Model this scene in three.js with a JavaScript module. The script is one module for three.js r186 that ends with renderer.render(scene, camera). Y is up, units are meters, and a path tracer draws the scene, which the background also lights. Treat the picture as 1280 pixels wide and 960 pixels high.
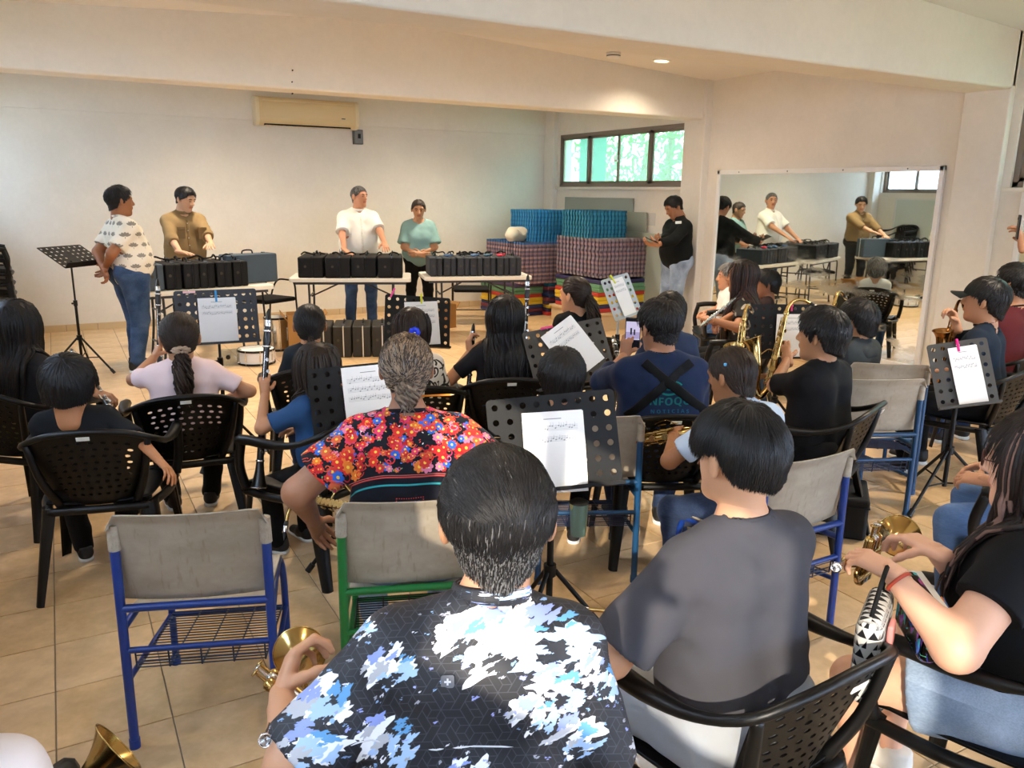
import * as THREE from 'three';
import { mergeGeometries } from 'three/addons/utils/BufferGeometryUtils.js';
import { RoundedBoxGeometry } from 'three/addons/geometries/RoundedBoxGeometry.js';
import { RectAreaLightUniformsLib } from 'three/addons/lights/RectAreaLightUniformsLib.js';

// ------------------------------------------------------------------ camera, sky, sun, exposure
const scene = new THREE.Scene();
const V = (x, y, z) => new THREE.Vector3(x, y, z);
const FOCAL = 1004, EYE = V(0, 1.70, 0);
const FWD = V(0.478, -0.232, -0.847).normalize(), UPV = V(0.102, 0.973, -0.208);
const camera = new THREE.PerspectiveCamera(2 * Math.atan(480 / FOCAL) * 180 / Math.PI, 4 / 3, 0.05, 100);
camera.position.copy(EYE); camera.up.copy(UPV); camera.lookAt(EYE.clone().add(FWD)); camera.updateMatrixWorld(true);
scene.add(camera);
const renderer = new THREE.WebGLRenderer({ antialias: true });
renderer.toneMapping = THREE.LinearToneMapping;
renderer.toneMappingExposure = 1.32;
renderer.shadowMap.enabled = true;
RectAreaLightUniformsLib.init();
scene.background = new THREE.Color(0.68, 0.88, 1.2);
scene.backgroundIntensity = 13.5;
const sun = new THREE.DirectionalLight(0xfff0dc, 5.5);
sun.position.set(-6.2 + 1, 3.75 + 1, 6.7 - 1); sun.target.position.set(1, 1, -1);
sun.castShadow = true; sun.shadow.mapSize.set(2048, 2048);
Object.assign(sun.shadow.camera, { left: -9, right: 9, top: 9, bottom: -9, near: 0.5, far: 40 });
scene.add(sun, sun.target);

// a photo pixel and a depth along the view axis give a place; a pixel and a height give the place at that height
const CR = V(1, 0, 0).applyQuaternion(camera.quaternion), CU = V(0, 1, 0).applyQuaternion(camera.quaternion), CF = V(0, 0, -1).applyQuaternion(camera.quaternion);
const dirOf = (px, py) => CF.clone().addScaledVector(CR, (px - 640) / FOCAL).addScaledVector(CU, -(py - 480) / FOCAL);
const atD = (px, py, d) => EYE.clone().addScaledVector(dirOf(px, py), d);
const atY = (px, py, y) => { const r = dirOf(px, py); return EYE.clone().addScaledVector(r, (y - EYE.y) / r.y); };
const atX = (px, py, x) => { const r = dirOf(px, py); return EYE.clone().addScaledVector(r, (x - EYE.x) / r.x); };
const atZ = (px, py, z) => { const r = dirOf(px, py); return EYE.clone().addScaledVector(r, (z - EYE.z) / r.z); };

// ------------------------------------------------------------------ helpers
function rngOf(a) { return () => { a |= 0; a = a + 0x6D2B79F5 | 0; let t = Math.imul(a ^ a >>> 15, 1 | a); t = t + Math.imul(t ^ t >>> 7, 61 | t) ^ t; return ((t ^ t >>> 14) >>> 0) / 4294967296; }; }
const rnd = rngOf(20240611);
const PI = Math.PI, rad = (d) => d * PI / 180, clamp = (x, a, b) => Math.min(b, Math.max(a, x)), lerp = (a, b, t) => a + (b - a) * t;
const sstep = (a, b, x) => { const t = clamp((x - a) / (b - a), 0, 1); return t * t * (3 - 2 * t); };
const used = {};
const numbered = (n) => { const k = used[n] = (used[n] ?? -1) + 1; return k ? n + '_' + String(k).padStart(3, '0') : n; };
function hash3(x, y, z) { let h = Math.imul(x, 374761393) + Math.imul(y, 668265263) + Math.imul(z, 1274126177) | 0; h = Math.imul(h ^ h >>> 13, 1274126177); return ((h ^ h >>> 16) >>> 0) / 4294967296; }
function noise3(x, y, z) {
  const i = Math.floor(x), j = Math.floor(y), k = Math.floor(z); let u = x - i, v = y - j, w = z - k; u = u * u * (3 - 2 * u); v = v * v * (3 - 2 * v); w = w * w * (3 - 2 * w);
  const L = (a, b, t) => a + (b - a) * t;
  return L(L(L(hash3(i, j, k), hash3(i + 1, j, k), u), L(hash3(i, j + 1, k), hash3(i + 1, j + 1, k), u), v), L(L(hash3(i, j, k + 1), hash3(i + 1, j, k + 1), u), L(hash3(i, j + 1, k + 1), hash3(i + 1, j + 1, k + 1), u), v), w) * 2 - 1;
}
function clean(g) {
  g = g.index ? g.toNonIndexed() : g;
  for (const k of Object.keys(g.attributes)) if (!['position', 'normal', 'uv'].includes(k)) g.deleteAttribute(k);
  if (!g.attributes.normal) g.computeVertexNormals();
  if (!g.attributes.uv) g.setAttribute('uv', new THREE.BufferAttribute(new Float32Array(g.attributes.position.count * 2), 2));
  g.groups = []; return g;
}
const merge = (list) => mergeGeometries([list].flat(9).map(clean), false);
function obj(name, geo, mat, parent = scene, label) {
  const m = new THREE.Mesh(Array.isArray(geo) ? merge(geo) : geo, mat);
  m.name = parent === scene ? numbered(name) : name; m.castShadow = m.receiveShadow = true; parent.add(m);
  if (label) m.userData.label = label;
  return m;
}
function tag(o, label, category, group) { o.userData.label = label; o.userData.category = category; if (group) o.userData.group = group; return o; }
function thing(name, label, category, p = V(0, 0, 0), turn = 0, group) {
  const o = new THREE.Group(); o.name = numbered(name); scene.add(o); o.position.copy(p); o.rotation.y = turn; return tag(o, label, category, group);
}
function struct(name, geo, mat, parent = scene) { const o = obj(name, geo, mat, parent); if (parent === scene) { o.name = name; o.userData.kind = 'structure'; } return o; }
function dup(root, p, turn, label, group) {
  const r = root.clone(); r.name = numbered(root.name.replace(/_\d{3}$/, '')); scene.add(r); r.position.copy(p); if (turn !== undefined) r.rotation.set(0, turn, 0);
  r.userData = { ...root.userData }; if (label) r.userData.label = label; if (group) r.userData.group = group; return r;
}
const box = (w, h, d, x = 0, y = 0, z = 0, r = 0) => (r ? new RoundedBoxGeometry(w, h, d, 2, r) : new THREE.BoxGeometry(w, h, d)).translate(x, y, z);
function cyl(a, b, r0, r1 = r0, seg = 12) {
  const d = b.clone().sub(a), g = new THREE.CylinderGeometry(r1, r0, d.length(), seg);
  return g.applyQuaternion(new THREE.Quaternion().setFromUnitVectors(V(0, 1, 0), d.normalize())).translate((a.x + b.x) / 2, (a.y + b.y) / 2, (a.z + b.z) / 2);
}
function sweep(pts, radii, sides = 8, flat = 1, capped = true) {           // tapered tube through points
  const n = pts.length, pos = [], idx = [], uv = []; let N = null, len = 0;
  for (let i = 0; i < n; i++) {
    const t = pts[Math.min(n - 1, i + 1)].clone().sub(pts[Math.max(0, i - 1)]).normalize();
    if (!N) N = Math.abs(t.y) < 0.9 ? V(0, 1, 0) : V(1, 0, 0);
    N = N.clone().addScaledVector(t, -N.dot(t)); if (N.lengthSq() < 1e-9) N = V(1, 0, 0).addScaledVector(t, -t.x); N.normalize();
    const B = t.clone().cross(N); const r = Array.isArray(radii) ? radii[i] : radii;
    if (i) len += pts[i].distanceTo(pts[i - 1]);
    for (let k = 0; k < sides; k++) { const a = k / sides * 2 * PI, p = pts[i].clone().addScaledVector(N, Math.cos(a) * r * flat).addScaledVector(B, Math.sin(a) * r); pos.push(p.x, p.y, p.z); uv.push(k / sides, len); }
  }
  for (let i = 0; i < n - 1; i++) for (let k = 0; k < sides; k++) { const a = i * sides + k, b = i * sides + (k + 1) % sides; idx.push(a, b, a + sides, b, b + sides, a + sides); }
  if (capped) for (const e of [0, n - 1]) { const c = pos.length / 3; pos.push(pts[e].x, pts[e].y, pts[e].z); uv.push(0, 0); for (let k = 0; k < sides; k++) { const a = e * sides + k, b = e * sides + (k + 1) % sides; e ? idx.push(a, b, c) : idx.push(b, a, c); } }
  const g = new THREE.BufferGeometry(); g.setAttribute('position', new THREE.Float32BufferAttribute(pos, 3)); g.setAttribute('uv', new THREE.Float32BufferAttribute(uv, 2)); g.setIndex(idx); g.computeVertexNormals(); return g;
}
const curve = (pts, n = 24, closed = false) => new THREE.CatmullRomCurve3(pts, closed, 'centripetal').getPoints(n);
const bar = (pts, r, n = 24, sides = 8) => sweep(curve(pts, n), r, sides);
const lathe = (prof, seg = 24) => new THREE.LatheGeometry(prof.map(([r, y]) => new THREE.Vector2(r, y)), seg);
function rrect(w, h, r, x = 0, y = 0, s = new THREE.Shape()) {
  const a = x - w / 2, b = y - h / 2, c = x + w / 2, d = y + h / 2;
  s.moveTo(a + r, b); s.lineTo(c - r, b); s.quadraticCurveTo(c, b, c, b + r); s.lineTo(c, d - r); s.quadraticCurveTo(c, d, c - r, d); s.lineTo(a + r, d); s.quadraticCurveTo(a, d, a, d - r); s.lineTo(a, b + r); s.quadraticCurveTo(a, b, a + r, b); return s;
}
const extr = (shape, depth, bevel = 0, seg = 8) => new THREE.ExtrudeGeometry(shape, { depth, bevelEnabled: bevel > 0, bevelSize: bevel, bevelThickness: bevel, bevelSegments: 2, curveSegments: seg }).translate(0, 0, -depth / 2);
function tex(w, h, draw, rx = 1, ry = 1, srgb = true) {
  const c = document.createElement('canvas'); c.width = w; c.height = h; draw(c.getContext('2d'), w, h);
  const t = new THREE.CanvasTexture(c); if (srgb) t.colorSpace = THREE.SRGBColorSpace; t.wrapS = t.wrapT = THREE.RepeatWrapping; t.repeat.set(rx, ry); t.anisotropy = 8; return t;
}
function noiseTex(w, h, f, rx = 1, ry = 1, srgb = true) {                   // f(x,y) -> [r,g,b] 0..255
  const d = new Uint8Array(w * h * 4); for (let y = 0; y < h; y++) for (let x = 0; x < w; x++) { const c = f(x, y), i = (y * w + x) * 4; d[i] = c[0]; d[i + 1] = c[1]; d[i + 2] = c[2]; d[i + 3] = 255; }
  const t = new THREE.DataTexture(d, w, h); if (srgb) t.colorSpace = THREE.SRGBColorSpace; t.magFilter = THREE.LinearFilter; t.minFilter = THREE.LinearMipmapLinearFilter; t.generateMipmaps = true; t.wrapS = t.wrapT = THREE.RepeatWrapping; t.repeat.set(rx, ry); t.needsUpdate = true; return t;
}
const std = (color, roughness = 0.6, o = {}) => new THREE.MeshStandardMaterial({ color, roughness, ...o });
function fbm(x, y, z) { return noise3(x, y, z) * 0.5 + noise3(x * 2.1, y * 2.1, z * 2.1) * 0.28 + noise3(x * 4.3, y * 4.3, z * 4.3) * 0.15; }
function mapUV(g, f) { const p = g.attributes.position, n = g.attributes.normal, uv = new Float32Array(p.count * 2); for (let i = 0; i < p.count; i++) { const [u, v] = f(p.getX(i), p.getY(i), p.getZ(i), n?.getX(i), n?.getY(i), n?.getZ(i)); uv[2 * i] = u; uv[2 * i + 1] = v; } g.setAttribute('uv', new THREE.BufferAttribute(uv, 2)); return g; }
const boxUV = (g) => mapUV(clean(g), (x, y, z, a, b, c) => Math.abs(a) > 0.6 ? [z, y] : Math.abs(b) > 0.6 ? [x, z] : [x, y]);

// ------------------------------------------------------------------ materials of the room
const bumpFine = noiseTex(256, 256, (x, y) => { const v = 128 + 60 * fbm(x / 7, y / 7, 1) + 40 * fbm(x / 40, y / 40, 5); return [v, v, v]; }, 1.2, 1.2, false);
const wallTex = noiseTex(512, 512, (x, y) => { const n = fbm(x / 60, y / 60, 3) * 5 + fbm(x / 6, y / 6, 9) * 3; return [229 + n, 222 + n, 208 + n]; }, 0.4, 0.4);
const M = {
  wall: std(0xffffff, 0.75, { map: wallTex, bumpMap: bumpFine, bumpScale: 0.0012 }),
  ceiling: std(0xe6e2da, 0.85, { bumpMap: bumpFine, bumpScale: 0.001 }),
  bronze: std(0x85796c, 0.5, { metalness: 0.2 }),
  white: std(0xe8e6e0, 0.4), alu: std(0xd8d8d4, 0.32, { metalness: 0.7 }),
  chrome: std(0xdadada, 0.16, { metalness: 1 }), steel: std(0x5a5c60, 0.4, { metalness: 0.7 }),
  blackPlastic: new THREE.MeshPhysicalMaterial({ color: 0x080808, roughness: 0.4, specularIntensity: 0.65 }), blackMatte: new THREE.MeshPhysicalMaterial({ color: 0x080809, roughness: 0.75, specularIntensity: 0.5 }), blackMetal: new THREE.MeshPhysicalMaterial({ color: 0x090909, roughness: 0.55, specularIntensity: 0.6 }),
  brass: std(0xb8995e, 0.2, { metalness: 1 }), oldBrass: std(0x94683a, 0.24, { metalness: 1 }),
  paper: std(0xf1efe9, 0.8, { side: THREE.DoubleSide }), grout: std(0x8d7d66, 0.9),
  base: std(0xcdb38c, 0.4), glassClear: new THREE.MeshPhysicalMaterial({ color: 0xfdfefe, roughness: 0.0, transmission: 1, thickness: 0, ior: 1.45 }), glassPane: new THREE.MeshPhysicalMaterial({ color: 0xbcd4c2, roughness: 0.35, transmission: 1, thickness: 0, ior: 1.45 }),
};
const XR = 6.77, XL = -1.0, ZB = -10.95, ZF = 3.6, HC = 3.3, RIDGE = 2.9, BEAM = 2.55, SILL = 1.79;
const ceilY = (x) => 2.975 + 0.225 * (1 - Math.abs(x - RIDGE) / (x > RIDGE ? XR - RIDGE : RIDGE - XL));   // low pitched ceiling
const onCeil = (px, py) => { let y = 3; for (let k = 0; k < 8; k++) y = ceilY(atY(px, py, y).x); return atY(px, py, y); };
// floor: base slab and ceramic tiles
const floorTone = ['#d2b083', '#cdaa7c', '#d6b58a', '#cfae84'];
const tileMats = floorTone.map((c, k) => {
  const C = new THREE.Color(c); const r0 = C.r, t = noiseTex(128, 128, (x, y) => { const n = fbm(x / 22 + k * 9, y / 22, k) * 16 + fbm(x / 5, y / 5, k + 7) * 6; const q = new THREE.Color(c).getRGB({}, THREE.SRGBColorSpace); return [q.r * 255 + n, q.g * 255 + n * 1.02, q.b * 255 + n * 1.1]; });
  return std(0xffffff, 0.3, { map: t });
});
{
  const fl = struct('floor', box(XR - XL + 0.6, 0.1, ZF - ZB + 0.6, (XR + XL) / 2, -0.055, (ZF + ZB) / 2), M.grout);
  const P = 0.337, gap = 0.005, tg = boxUV(box(P - gap, 0.012, P - gap, 0, -0.006, 0, 0.0016)); mapUV(tg, (x, y, z) => [x / P + 0.5, z / P + 0.5]);
  const list = [];
  for (let i = -2; i < 23; i++) for (let j = -24; j < 19; j++) {
    const x = -0.158 + (i + 0.5) * P, z = -3.239 + (j + 0.5) * P; if (x < XL - 0.1 || x > XR + 0.1 || z < ZB - 0.1 || z > ZF + 0.1) continue;
    const d = V(x, 0, z).sub(EYE), dep = d.dot(CF), sx = d.dot(CR) / dep * FOCAL, sy = d.dot(CU) / dep * FOCAL;
    list.push([x, z, dep > 0.5 && Math.abs(sx) < 690 && Math.abs(sy) < 530 ? dep : 99 + Math.abs(dep)]);
  }
  list.sort((a, b) => a[2] - b[2]);
  list.forEach(([x, z], k) => { if (k < 300) { const t = obj('floor_tile', tg, tileMats[Math.floor(hash3(k, 3, 5) * 4)], fl); t.position.set(x, 0, z); t.rotation.y = Math.floor(hash3(k, 9, 1) * 4) * PI / 2; } });
  const rest = list.slice(300).map(([x, z]) => tg.clone().translate(x, 0, z)); const r = obj('floor_tiles_beyond', rest, tileMats[0], fl); r.userData.kind = 'stuff';
}
// walls with openings: a wall slab is cut into boxes round its openings
function wallBoxes(a0, a1, h, holes, put) {       // holes [[a,b,y0,y1]] sorted along the wall
  const out = []; let at = a0;
  for (const [a, b, y0, y1] of holes) { out.push(put(at, a, 0, h)); if (y0 > 0) out.push(put(a, b, 0, y0)); if (y1 < h) out.push(put(a, b, y1, h)); at = b; }
  out.push(put(at, a1, 0, h)); return out;
}
const WT = 0.2;
const putX = (x) => (a, b, y0, y1) => boxUV(box(WT, y1 - y0, b - a, x, (y0 + y1) / 2, (a + b) / 2));
const putZ = (z) => (a, b, y0, y1) => boxUV(box(b - a, y1 - y0, WT, (a + b) / 2, (y0 + y1) / 2, z));
struct('wall_back', [putZ(ZB - WT / 2)(XL - WT, XR + WT, 0, HC + 0.1), boxUV(box(XR - XL, HC - 2.55, 0.035, (XR + XL) / 2, (HC + 2.55) / 2, ZB + 0.0175))], M.wall);
const rightHoles = [[-10.6, -7.75, SILL, 2.54], [-3.86, -0.9, SILL, 2.54], [0.4, 2.6, 0, 2.3]];
struct('wall_right', wallBoxes(ZB, ZF, HC + 0.1, rightHoles, putX(XR + WT / 2)), M.wall);
const leftHoles = [[-10.8, -8.1, SILL, 2.54], [-7.2, -4.6, SILL, 2.54], [-3.7, -0.5, SILL, 2.54], [-0.1, 2.2, SILL, 2.54]];
struct('wall_left', wallBoxes(ZB, ZF, HC + 0.1, leftHoles, putX(XL - WT / 2)), M.wall);
const rearHoles = [[0.6, 3.0, 1.2, 2.2], [3.9, 5.1, 0.0, 2.2]];
struct('wall_rear', wallBoxes(XL - WT, XR + WT, HC + 0.1, rearHoles, putZ(ZF + WT / 2)), M.wall);
{ const s = new THREE.Shape(); s.moveTo(XL - 0.3, ceilY(XL - 0.3)); s.lineTo(RIDGE, ceilY(RIDGE)); s.lineTo(XR + 0.3, ceilY(XR + 0.3)); s.lineTo(XR + 0.3, 3.5); s.lineTo(XL - 0.3, 3.5); struct('ceiling', boxUV(extr(s, ZF - ZB + 0.6).translate(0, 0, (ZF + ZB) / 2)), M.ceiling); }
// beams and the columns that carry them
const beamShape = (z0, z1, x0 = XL, x1 = XR) => boxUV(box(x1 - x0, HC - BEAM, z1 - z0, (x0 + x1) / 2, (HC + BEAM) / 2, (z0 + z1) / 2, 0.02));
struct('beam_1', beamShape(-7.72, -7.42), M.wall);
struct('beam_2', beamShape(-4.32, -3.93), M.wall);
struct('beam_3', beamShape(-0.55, -0.2), M.wall);
const col = (x0, x1, z0, z1) => boxUV(box(x1 - x0, HC, z1 - z0, (x0 + x1) / 2, HC / 2, (z0 + z1) / 2, 0.012));
struct('column_1', col(XR - 0.10, XR + 0.05, -7.74, -7.38), M.wall);
struct('column_2', col(XR - 0.06, XR + 0.05, -4.32, -3.93), M.wall);
struct('column_3', col(XR - 0.08, XR + 0.05, ZB, -10.68), M.wall);
struct('column_4', col(XL - 0.05, XL + 0.2, -7.74, -7.38), M.wall);
struct('column_5', col(XL - 0.05, XL + 0.2, -4.32, -3.93), M.wall);
struct('column_6', col(XL - 0.05, XL + 0.2, ZB, -10.82), M.wall);
// ceramic skirting, tile by tile
{
  const b = struct('baseboard_back', box(XR - XL, 0.08, 0.008, (XR + XL) / 2, 0.04, ZB + 0.004), M.grout); const g = box(0.332, 0.085, 0.012, 0, 0.0425, 0, 0.003);
  for (let k = 0; k < 22; k++) { const t = obj('skirting_tile', g, M.base, b); t.position.set(XL + 0.17 + k * 0.337, 0, ZB + 0.01); }
  const c = struct('baseboard_right', box(0.008, 0.08, 3.3, XR - 0.004, 0.04, -5.7), M.grout); const h = g.clone().rotateY(PI / 2);
  for (let k = 0; k < 10; k++) { const t = obj('skirting_tile', h, M.base, c); t.position.set(XR - 0.01, 0, -7.2 + k * 0.337); }
  const e = struct('baseboard_left', box(0.008, 0.08, 10, XL + 0.004, 0.04, -5.9), M.grout);
  for (let k = 0; k < 18; k++) { const t = obj('skirting_tile', h, M.base, e); t.position.set(XL + 0.01, 0, -10.7 + k * 0.337); }
}
// strip windows: frame, sashes, panes
let winNo = 0;
function stripWindow(x, z0, z1, y0, y1, panes, latch) {
  const o = new THREE.Group(); o.name = 'window_' + (++winNo); o.userData.kind = 'structure'; scene.add(o); o.position.set(x, 0, 0);
  const w = 0.045, L = z1 - z0, zm = (z0 + z1) / 2, ym = (y0 + y1) / 2;
  obj('window_frame', [box(0.07, w, L, 0, y0 + w / 2, zm), box(0.07, w, L, 0, y1 - w / 2, zm), box(0.07, y1 - y0, w, 0, ym, z0 + w / 2), box(0.07, y1 - y0, w, 0, ym, z1 - w / 2)], M.bronze, o);
  const pl = (L - 2 * w) / panes;
  for (let k = 0; k < panes; k++) {
    const a = z0 + w + k * pl, c = a + pl / 2, off = k % 2 ? 0.012 : -0.012;
    obj('sash', [box(0.024, 0.035, pl, off, y0 + w + 0.017, c), box(0.024, 0.035, pl, off, y1 - w - 0.017, c), box(0.024, y1 - y0 - 2 * w, 0.04, off, ym, a + 0.02), box(0.024, y1 - y0 - 2 * w, 0.04, off, ym, a + pl - 0.02)], M.bronze, o);
    obj('pane', box(0.004, y1 - y0 - 2 * w - 0.06, pl - 0.07, off, ym, c), latch < 0 ? M.glassPane : M.glassClear, o);
  }
  if (latch) obj('latch', [box(0.05, 0.09, 0.02, latch * 0.04, ym, zm), box(0.02, 0.02, 0.07, latch * 0.06, ym - 0.03, zm + 0.02)], M.alu, o);
  return o;
}
stripWindow(XR + 0.03, -10.6, -7.75, SILL, 2.54, 4, -1);
stripWindow(XR + 0.06, -3.86, -0.9, SILL, 2.54, 4, -1);
for (const [a, b] of leftHoles) stripWindow(XL - 0.1, a, b, SILL, 2.54, 4, 1);
struct('trim_1', boxUV(box(0.05, 0.035, 2.95, XR - 0.015, SILL - 0.017, -9.2, 0.006)), M.wall);
struct('trim_2', boxUV(box(0.05, 0.035, 3.0, XR - 0.015, SILL - 0.017, -2.4, 0.006)), M.wall);

// ------------------------------------------------------------------ fixtures on walls and ceiling
const smear = noiseTex(512, 512, (x, y) => { const a = fbm(x / 70 + 3, y / 45, 2), b = fbm(x / 18, y / 10, 8); const low = sstep(150, 420, 512 - y); const k = sstep(0.05, 0.55, a + b * 0.6) * low; return [0, 4 + 46 * k, 255 - 42 * k]; }, 1, 1, false);
const mirrorMat = std(0xe4ece8, 1, { metalness: 1, roughnessMap: smear, metalnessMap: smear });
const dustMat = new THREE.MeshPhysicalMaterial({ color: 0xcfd6d6, roughness: 0.9 });
function wallMirror(label, z0, z1, y0, y1, x = XR) {
  const o = thing('wall_mirror', label, 'mirror', V(x, 0, (z0 + z1) / 2)); const L = z1 - z0, H = y1 - y0, w = 0.045;
  const g = new THREE.PlaneGeometry(L - 0.06, H - 0.06).rotateY(-PI / 2).translate(-0.022, (y0 + y1) / 2, 0);
  obj('mirror_backing', box(0.016, H - 0.03, L - 0.03, -0.01, (y0 + y1) / 2, 0), M.blackMatte, o);
  obj('mirror_glass', g, mirrorMat, o);
  for (const [h, d, y, z] of [[w, L, y0 + w / 2, 0], [w, L, y1 - w / 2, 0], [H, w, (y0 + y1) / 2, -L / 2 + w / 2], [H, w, (y0 + y1) / 2, L / 2 - w / 2]]) obj('frame_rail', box(0.035, h, d, -0.02, y, z, 0.005), M.white, o);
  const sg = new THREE.SphereGeometry(0.007, 8, 6); for (let k = 0; k < 4; k++) obj('screw', sg.clone().translate(-0.038, y1 - w / 2, -L / 2 + L * (k + 0.5) / 4), M.steel, o);
  return o;
}
wallMirror('large wall mirror in a white frame with smeared dusty glass', -7.19, -4.42, 0.16, 1.975);
wallMirror('white framed wall mirror beyond the column, under the pink-lit window', -3.74, -1.2, 0.16, 1.93);
{ // air conditioner
  const o = thing('air_conditioner', 'cream split air conditioner high on the back wall', 'air conditioner', V(3.005, 2.49, ZB + 0.035)); const cream = std(0xdcc596, 0.45), cr2 = std(0xe2d5b4, 0.5);
  const s = new THREE.Shape(); s.moveTo(0, 0.03); s.lineTo(0, 0.33); s.lineTo(0.15, 0.33); s.quadraticCurveTo(0.19, 0.325, 0.2, 0.27); s.lineTo(0.2, 0.09); s.quadraticCurveTo(0.19, 0.02, 0.12, 0.0); s.lineTo(0.03, 0.0); s.lineTo(0, 0.03);
  obj('casing', new THREE.ExtrudeGeometry(s, { depth: 1.24, bevelEnabled: true, bevelSize: 0.006, bevelThickness: 0.006, bevelSegments: 2 }).rotateY(-PI / 2).translate(0.62, 0, 0), cream, o);
  for (const e of [-1, 1]) obj('end_cap', new THREE.ExtrudeGeometry(s, { depth: 0.035, bevelEnabled: true, bevelSize: 0.009, bevelThickness: 0.006, bevelSegments: 2 }).rotateY(-PI / 2).translate(e * 0.643 + 0.0175, 0, 0), cr2, o);
  obj('front_panel', box(1.16, 0.19, 0.012, 0, 0.18, 0.205, 0.005), cream, o);
  obj('top_grille', [0, 1, 2].map((k) => box(1.16, 0.006, 0.006, 0, 0.29 + k * 0.012, 0.2 - k * 0.012)), cr2, o);
  obj('air_slot', box(1.12, 0.02, 0.07, 0, 0.005, 0.13), M.blackMatte, o);
  obj('louvre', box(1.1, 0.006, 0.05, 0, -0.004, 0.14), cr2, o);
  obj('indicator', box(0.05, 0.012, 0.006, 0.45, 0.115, 0.212), M.steel, o);
}
{
  const o = thing('breaker_box', 'small grey circuit breaker box below the air conditioner', 'breaker box', V(3.715, 2.4, ZB)); obj('enclosure', box(0.13, 0.19, 0.07, 0, 0, 0.035, 0.008), std(0x5d605f, 0.5), o); obj('cover', box(0.11, 0.16, 0.012, 0, 0, 0.074, 0.004), std(0x757877, 0.45), o); obj('switch_lever', box(0.035, 0.06, 0.02, 0.005, 0.01, 0.085, 0.004), M.blackPlastic, o);
  for (let k = 0; k < 3; k++) { const h = obj('plug_hole', new THREE.CylinderGeometry(0.006, 0.006, 0.02, 10).rotateX(PI / 2).translate(0, 0, -0.006), M.blackMatte); h.position.set(2.86 + (k === 1 ? -0.01 : 0), 2.88 + [0.0, -0.13, -0.05][k] * 0, ZB + 0.03); h.position.copy(atZ(365.5 - (k === 1 ? 0.6 : 0), 88 + k * 14.5, -7.42)); h.position.z = -7.414;  tag(h, ['topmost', 'middle', 'lowest'][k] + ' small drilled hole in the beam above the air conditioner', 'hole', 'drilled holes in the beam'); }
}
const glow = std(0xfff1d8, 0.5, { emissive: 0xffe2b0, emissiveIntensity: 3.2 });
function downlight(x, z, label, power) {
  const o = thing('ceiling_light', label, 'light', V(x, ceilY(x) - 0.004, z), 0, 'recessed round ceiling lights');
  obj('trim_ring', lathe([[0.072, 0], [0.095, 0], [0.098, -0.008], [0.09, -0.014], [0.074, -0.012], [0.072, 0]], 32), M.white, o);
  obj('diffuser', new THREE.CylinderGeometry(0.074, 0.074, 0.008, 32).translate(0, -0.004, 0), glow, o);
  const l = new THREE.SpotLight(0xffedd4, power, 0, rad(72), 1, 2); l.position.set(0, -0.03, 0); l.target.position.set(0, -2, 0); l.castShadow = true; l.shadow.radius = 4; l.name = 'lamp_light'; o.add(l, l.target); o.rotation.z = Math.atan(x > RIDGE ? -0.225 / (XR - RIDGE) : 0.225 / (RIDGE - XL));
}
downlight(onCeil(827, 75).x, onCeil(827, 75).z, 'lit round recessed ceiling light beside the smoke detector', 6);
for (const [x, z, n, pw] of [[1.9, -6.0, 'over the music stands', 30], [1.6, -9.2, 'over the instrument tables', 20], [4.6, -9.2, 'over the foam mats', 20], [1.2, -2.2, 'over the rear seats', 5], [4.6, -2.2, 'over the saxophone players', 17], [4.4, -5.6, 'over the flute player', 24]]) downlight(x, z, 'lit round recessed ceiling light ' + n, pw);
{
  const o = thing('smoke_detector', 'white round smoke detector on the ceiling', 'smoke detector', onCeil(767, 66)); obj('base_plate', lathe([[0, 0], [0.075, 0], [0.075, -0.016], [0, -0.016]], 28), M.white, o); obj('sensor_cap', lathe([[0.066, -0.016], [0.07, -0.03], [0.062, -0.05], [0, -0.054]], 28), M.white, o); obj('vent_ring', lathe([[0.0705, -0.026], [0.0715, -0.03], [0.0705, -0.034]], 28), M.steel, o);
}
// stepped grey-green boards leaning under the window, switch plates
{
  const bm = std(0x98a094, 0.7); const b = (z0, z1, h, x, n) => { const o = obj('board', boxUV(box(0.03, h, z1 - z0, x, h / 2, (z0 + z1) / 2, 0.004)), bm); tag(o, n, 'board', 'stacked boards'); };
  b(-10.4, -8.75, 1.645, XR - 0.02, 'tallest grey green board leaning at the wall under the window'); b(-10.2, -8.42, 1.47, XR - 0.053, 'middle grey green board of three stepped boards under the window'); b(-10.0, -7.85, 1.215, XR - 0.086, 'lowest and longest grey green board of the stepped boards');
  const p = atX(813, 274, XR - 0.005), q = obj('wall_notice', box(0.004, 0.16, 0.2, 0, 0, 0), std(0xcfcdc4, 0.7)); q.position.copy(p); tag(q, 'small pale notice sheet on the wall beside the man with a phone', 'notice');
}
{ // whiteboard on the left wall, seen in the mirror
  const o = thing('whiteboard', 'wide pale whiteboard on the left wall seen in the mirror', 'whiteboard', V(XL + 0.02, 0.75, -9.2)); obj('panel', box(0.015, 0.92, 2.4, 0, 0.46, 0), std(0xc5cfc6, 0.3), o); obj('rim', [box(0.03, 0.03, 2.44, 0, 0, 0), box(0.03, 0.03, 2.44, 0, 0.92, 0), box(0.03, 0.95, 0.03, 0, 0.46, -1.21), box(0.03, 0.95, 0.03, 0, 0.46, 1.21)], M.alu, o);
}
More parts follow.
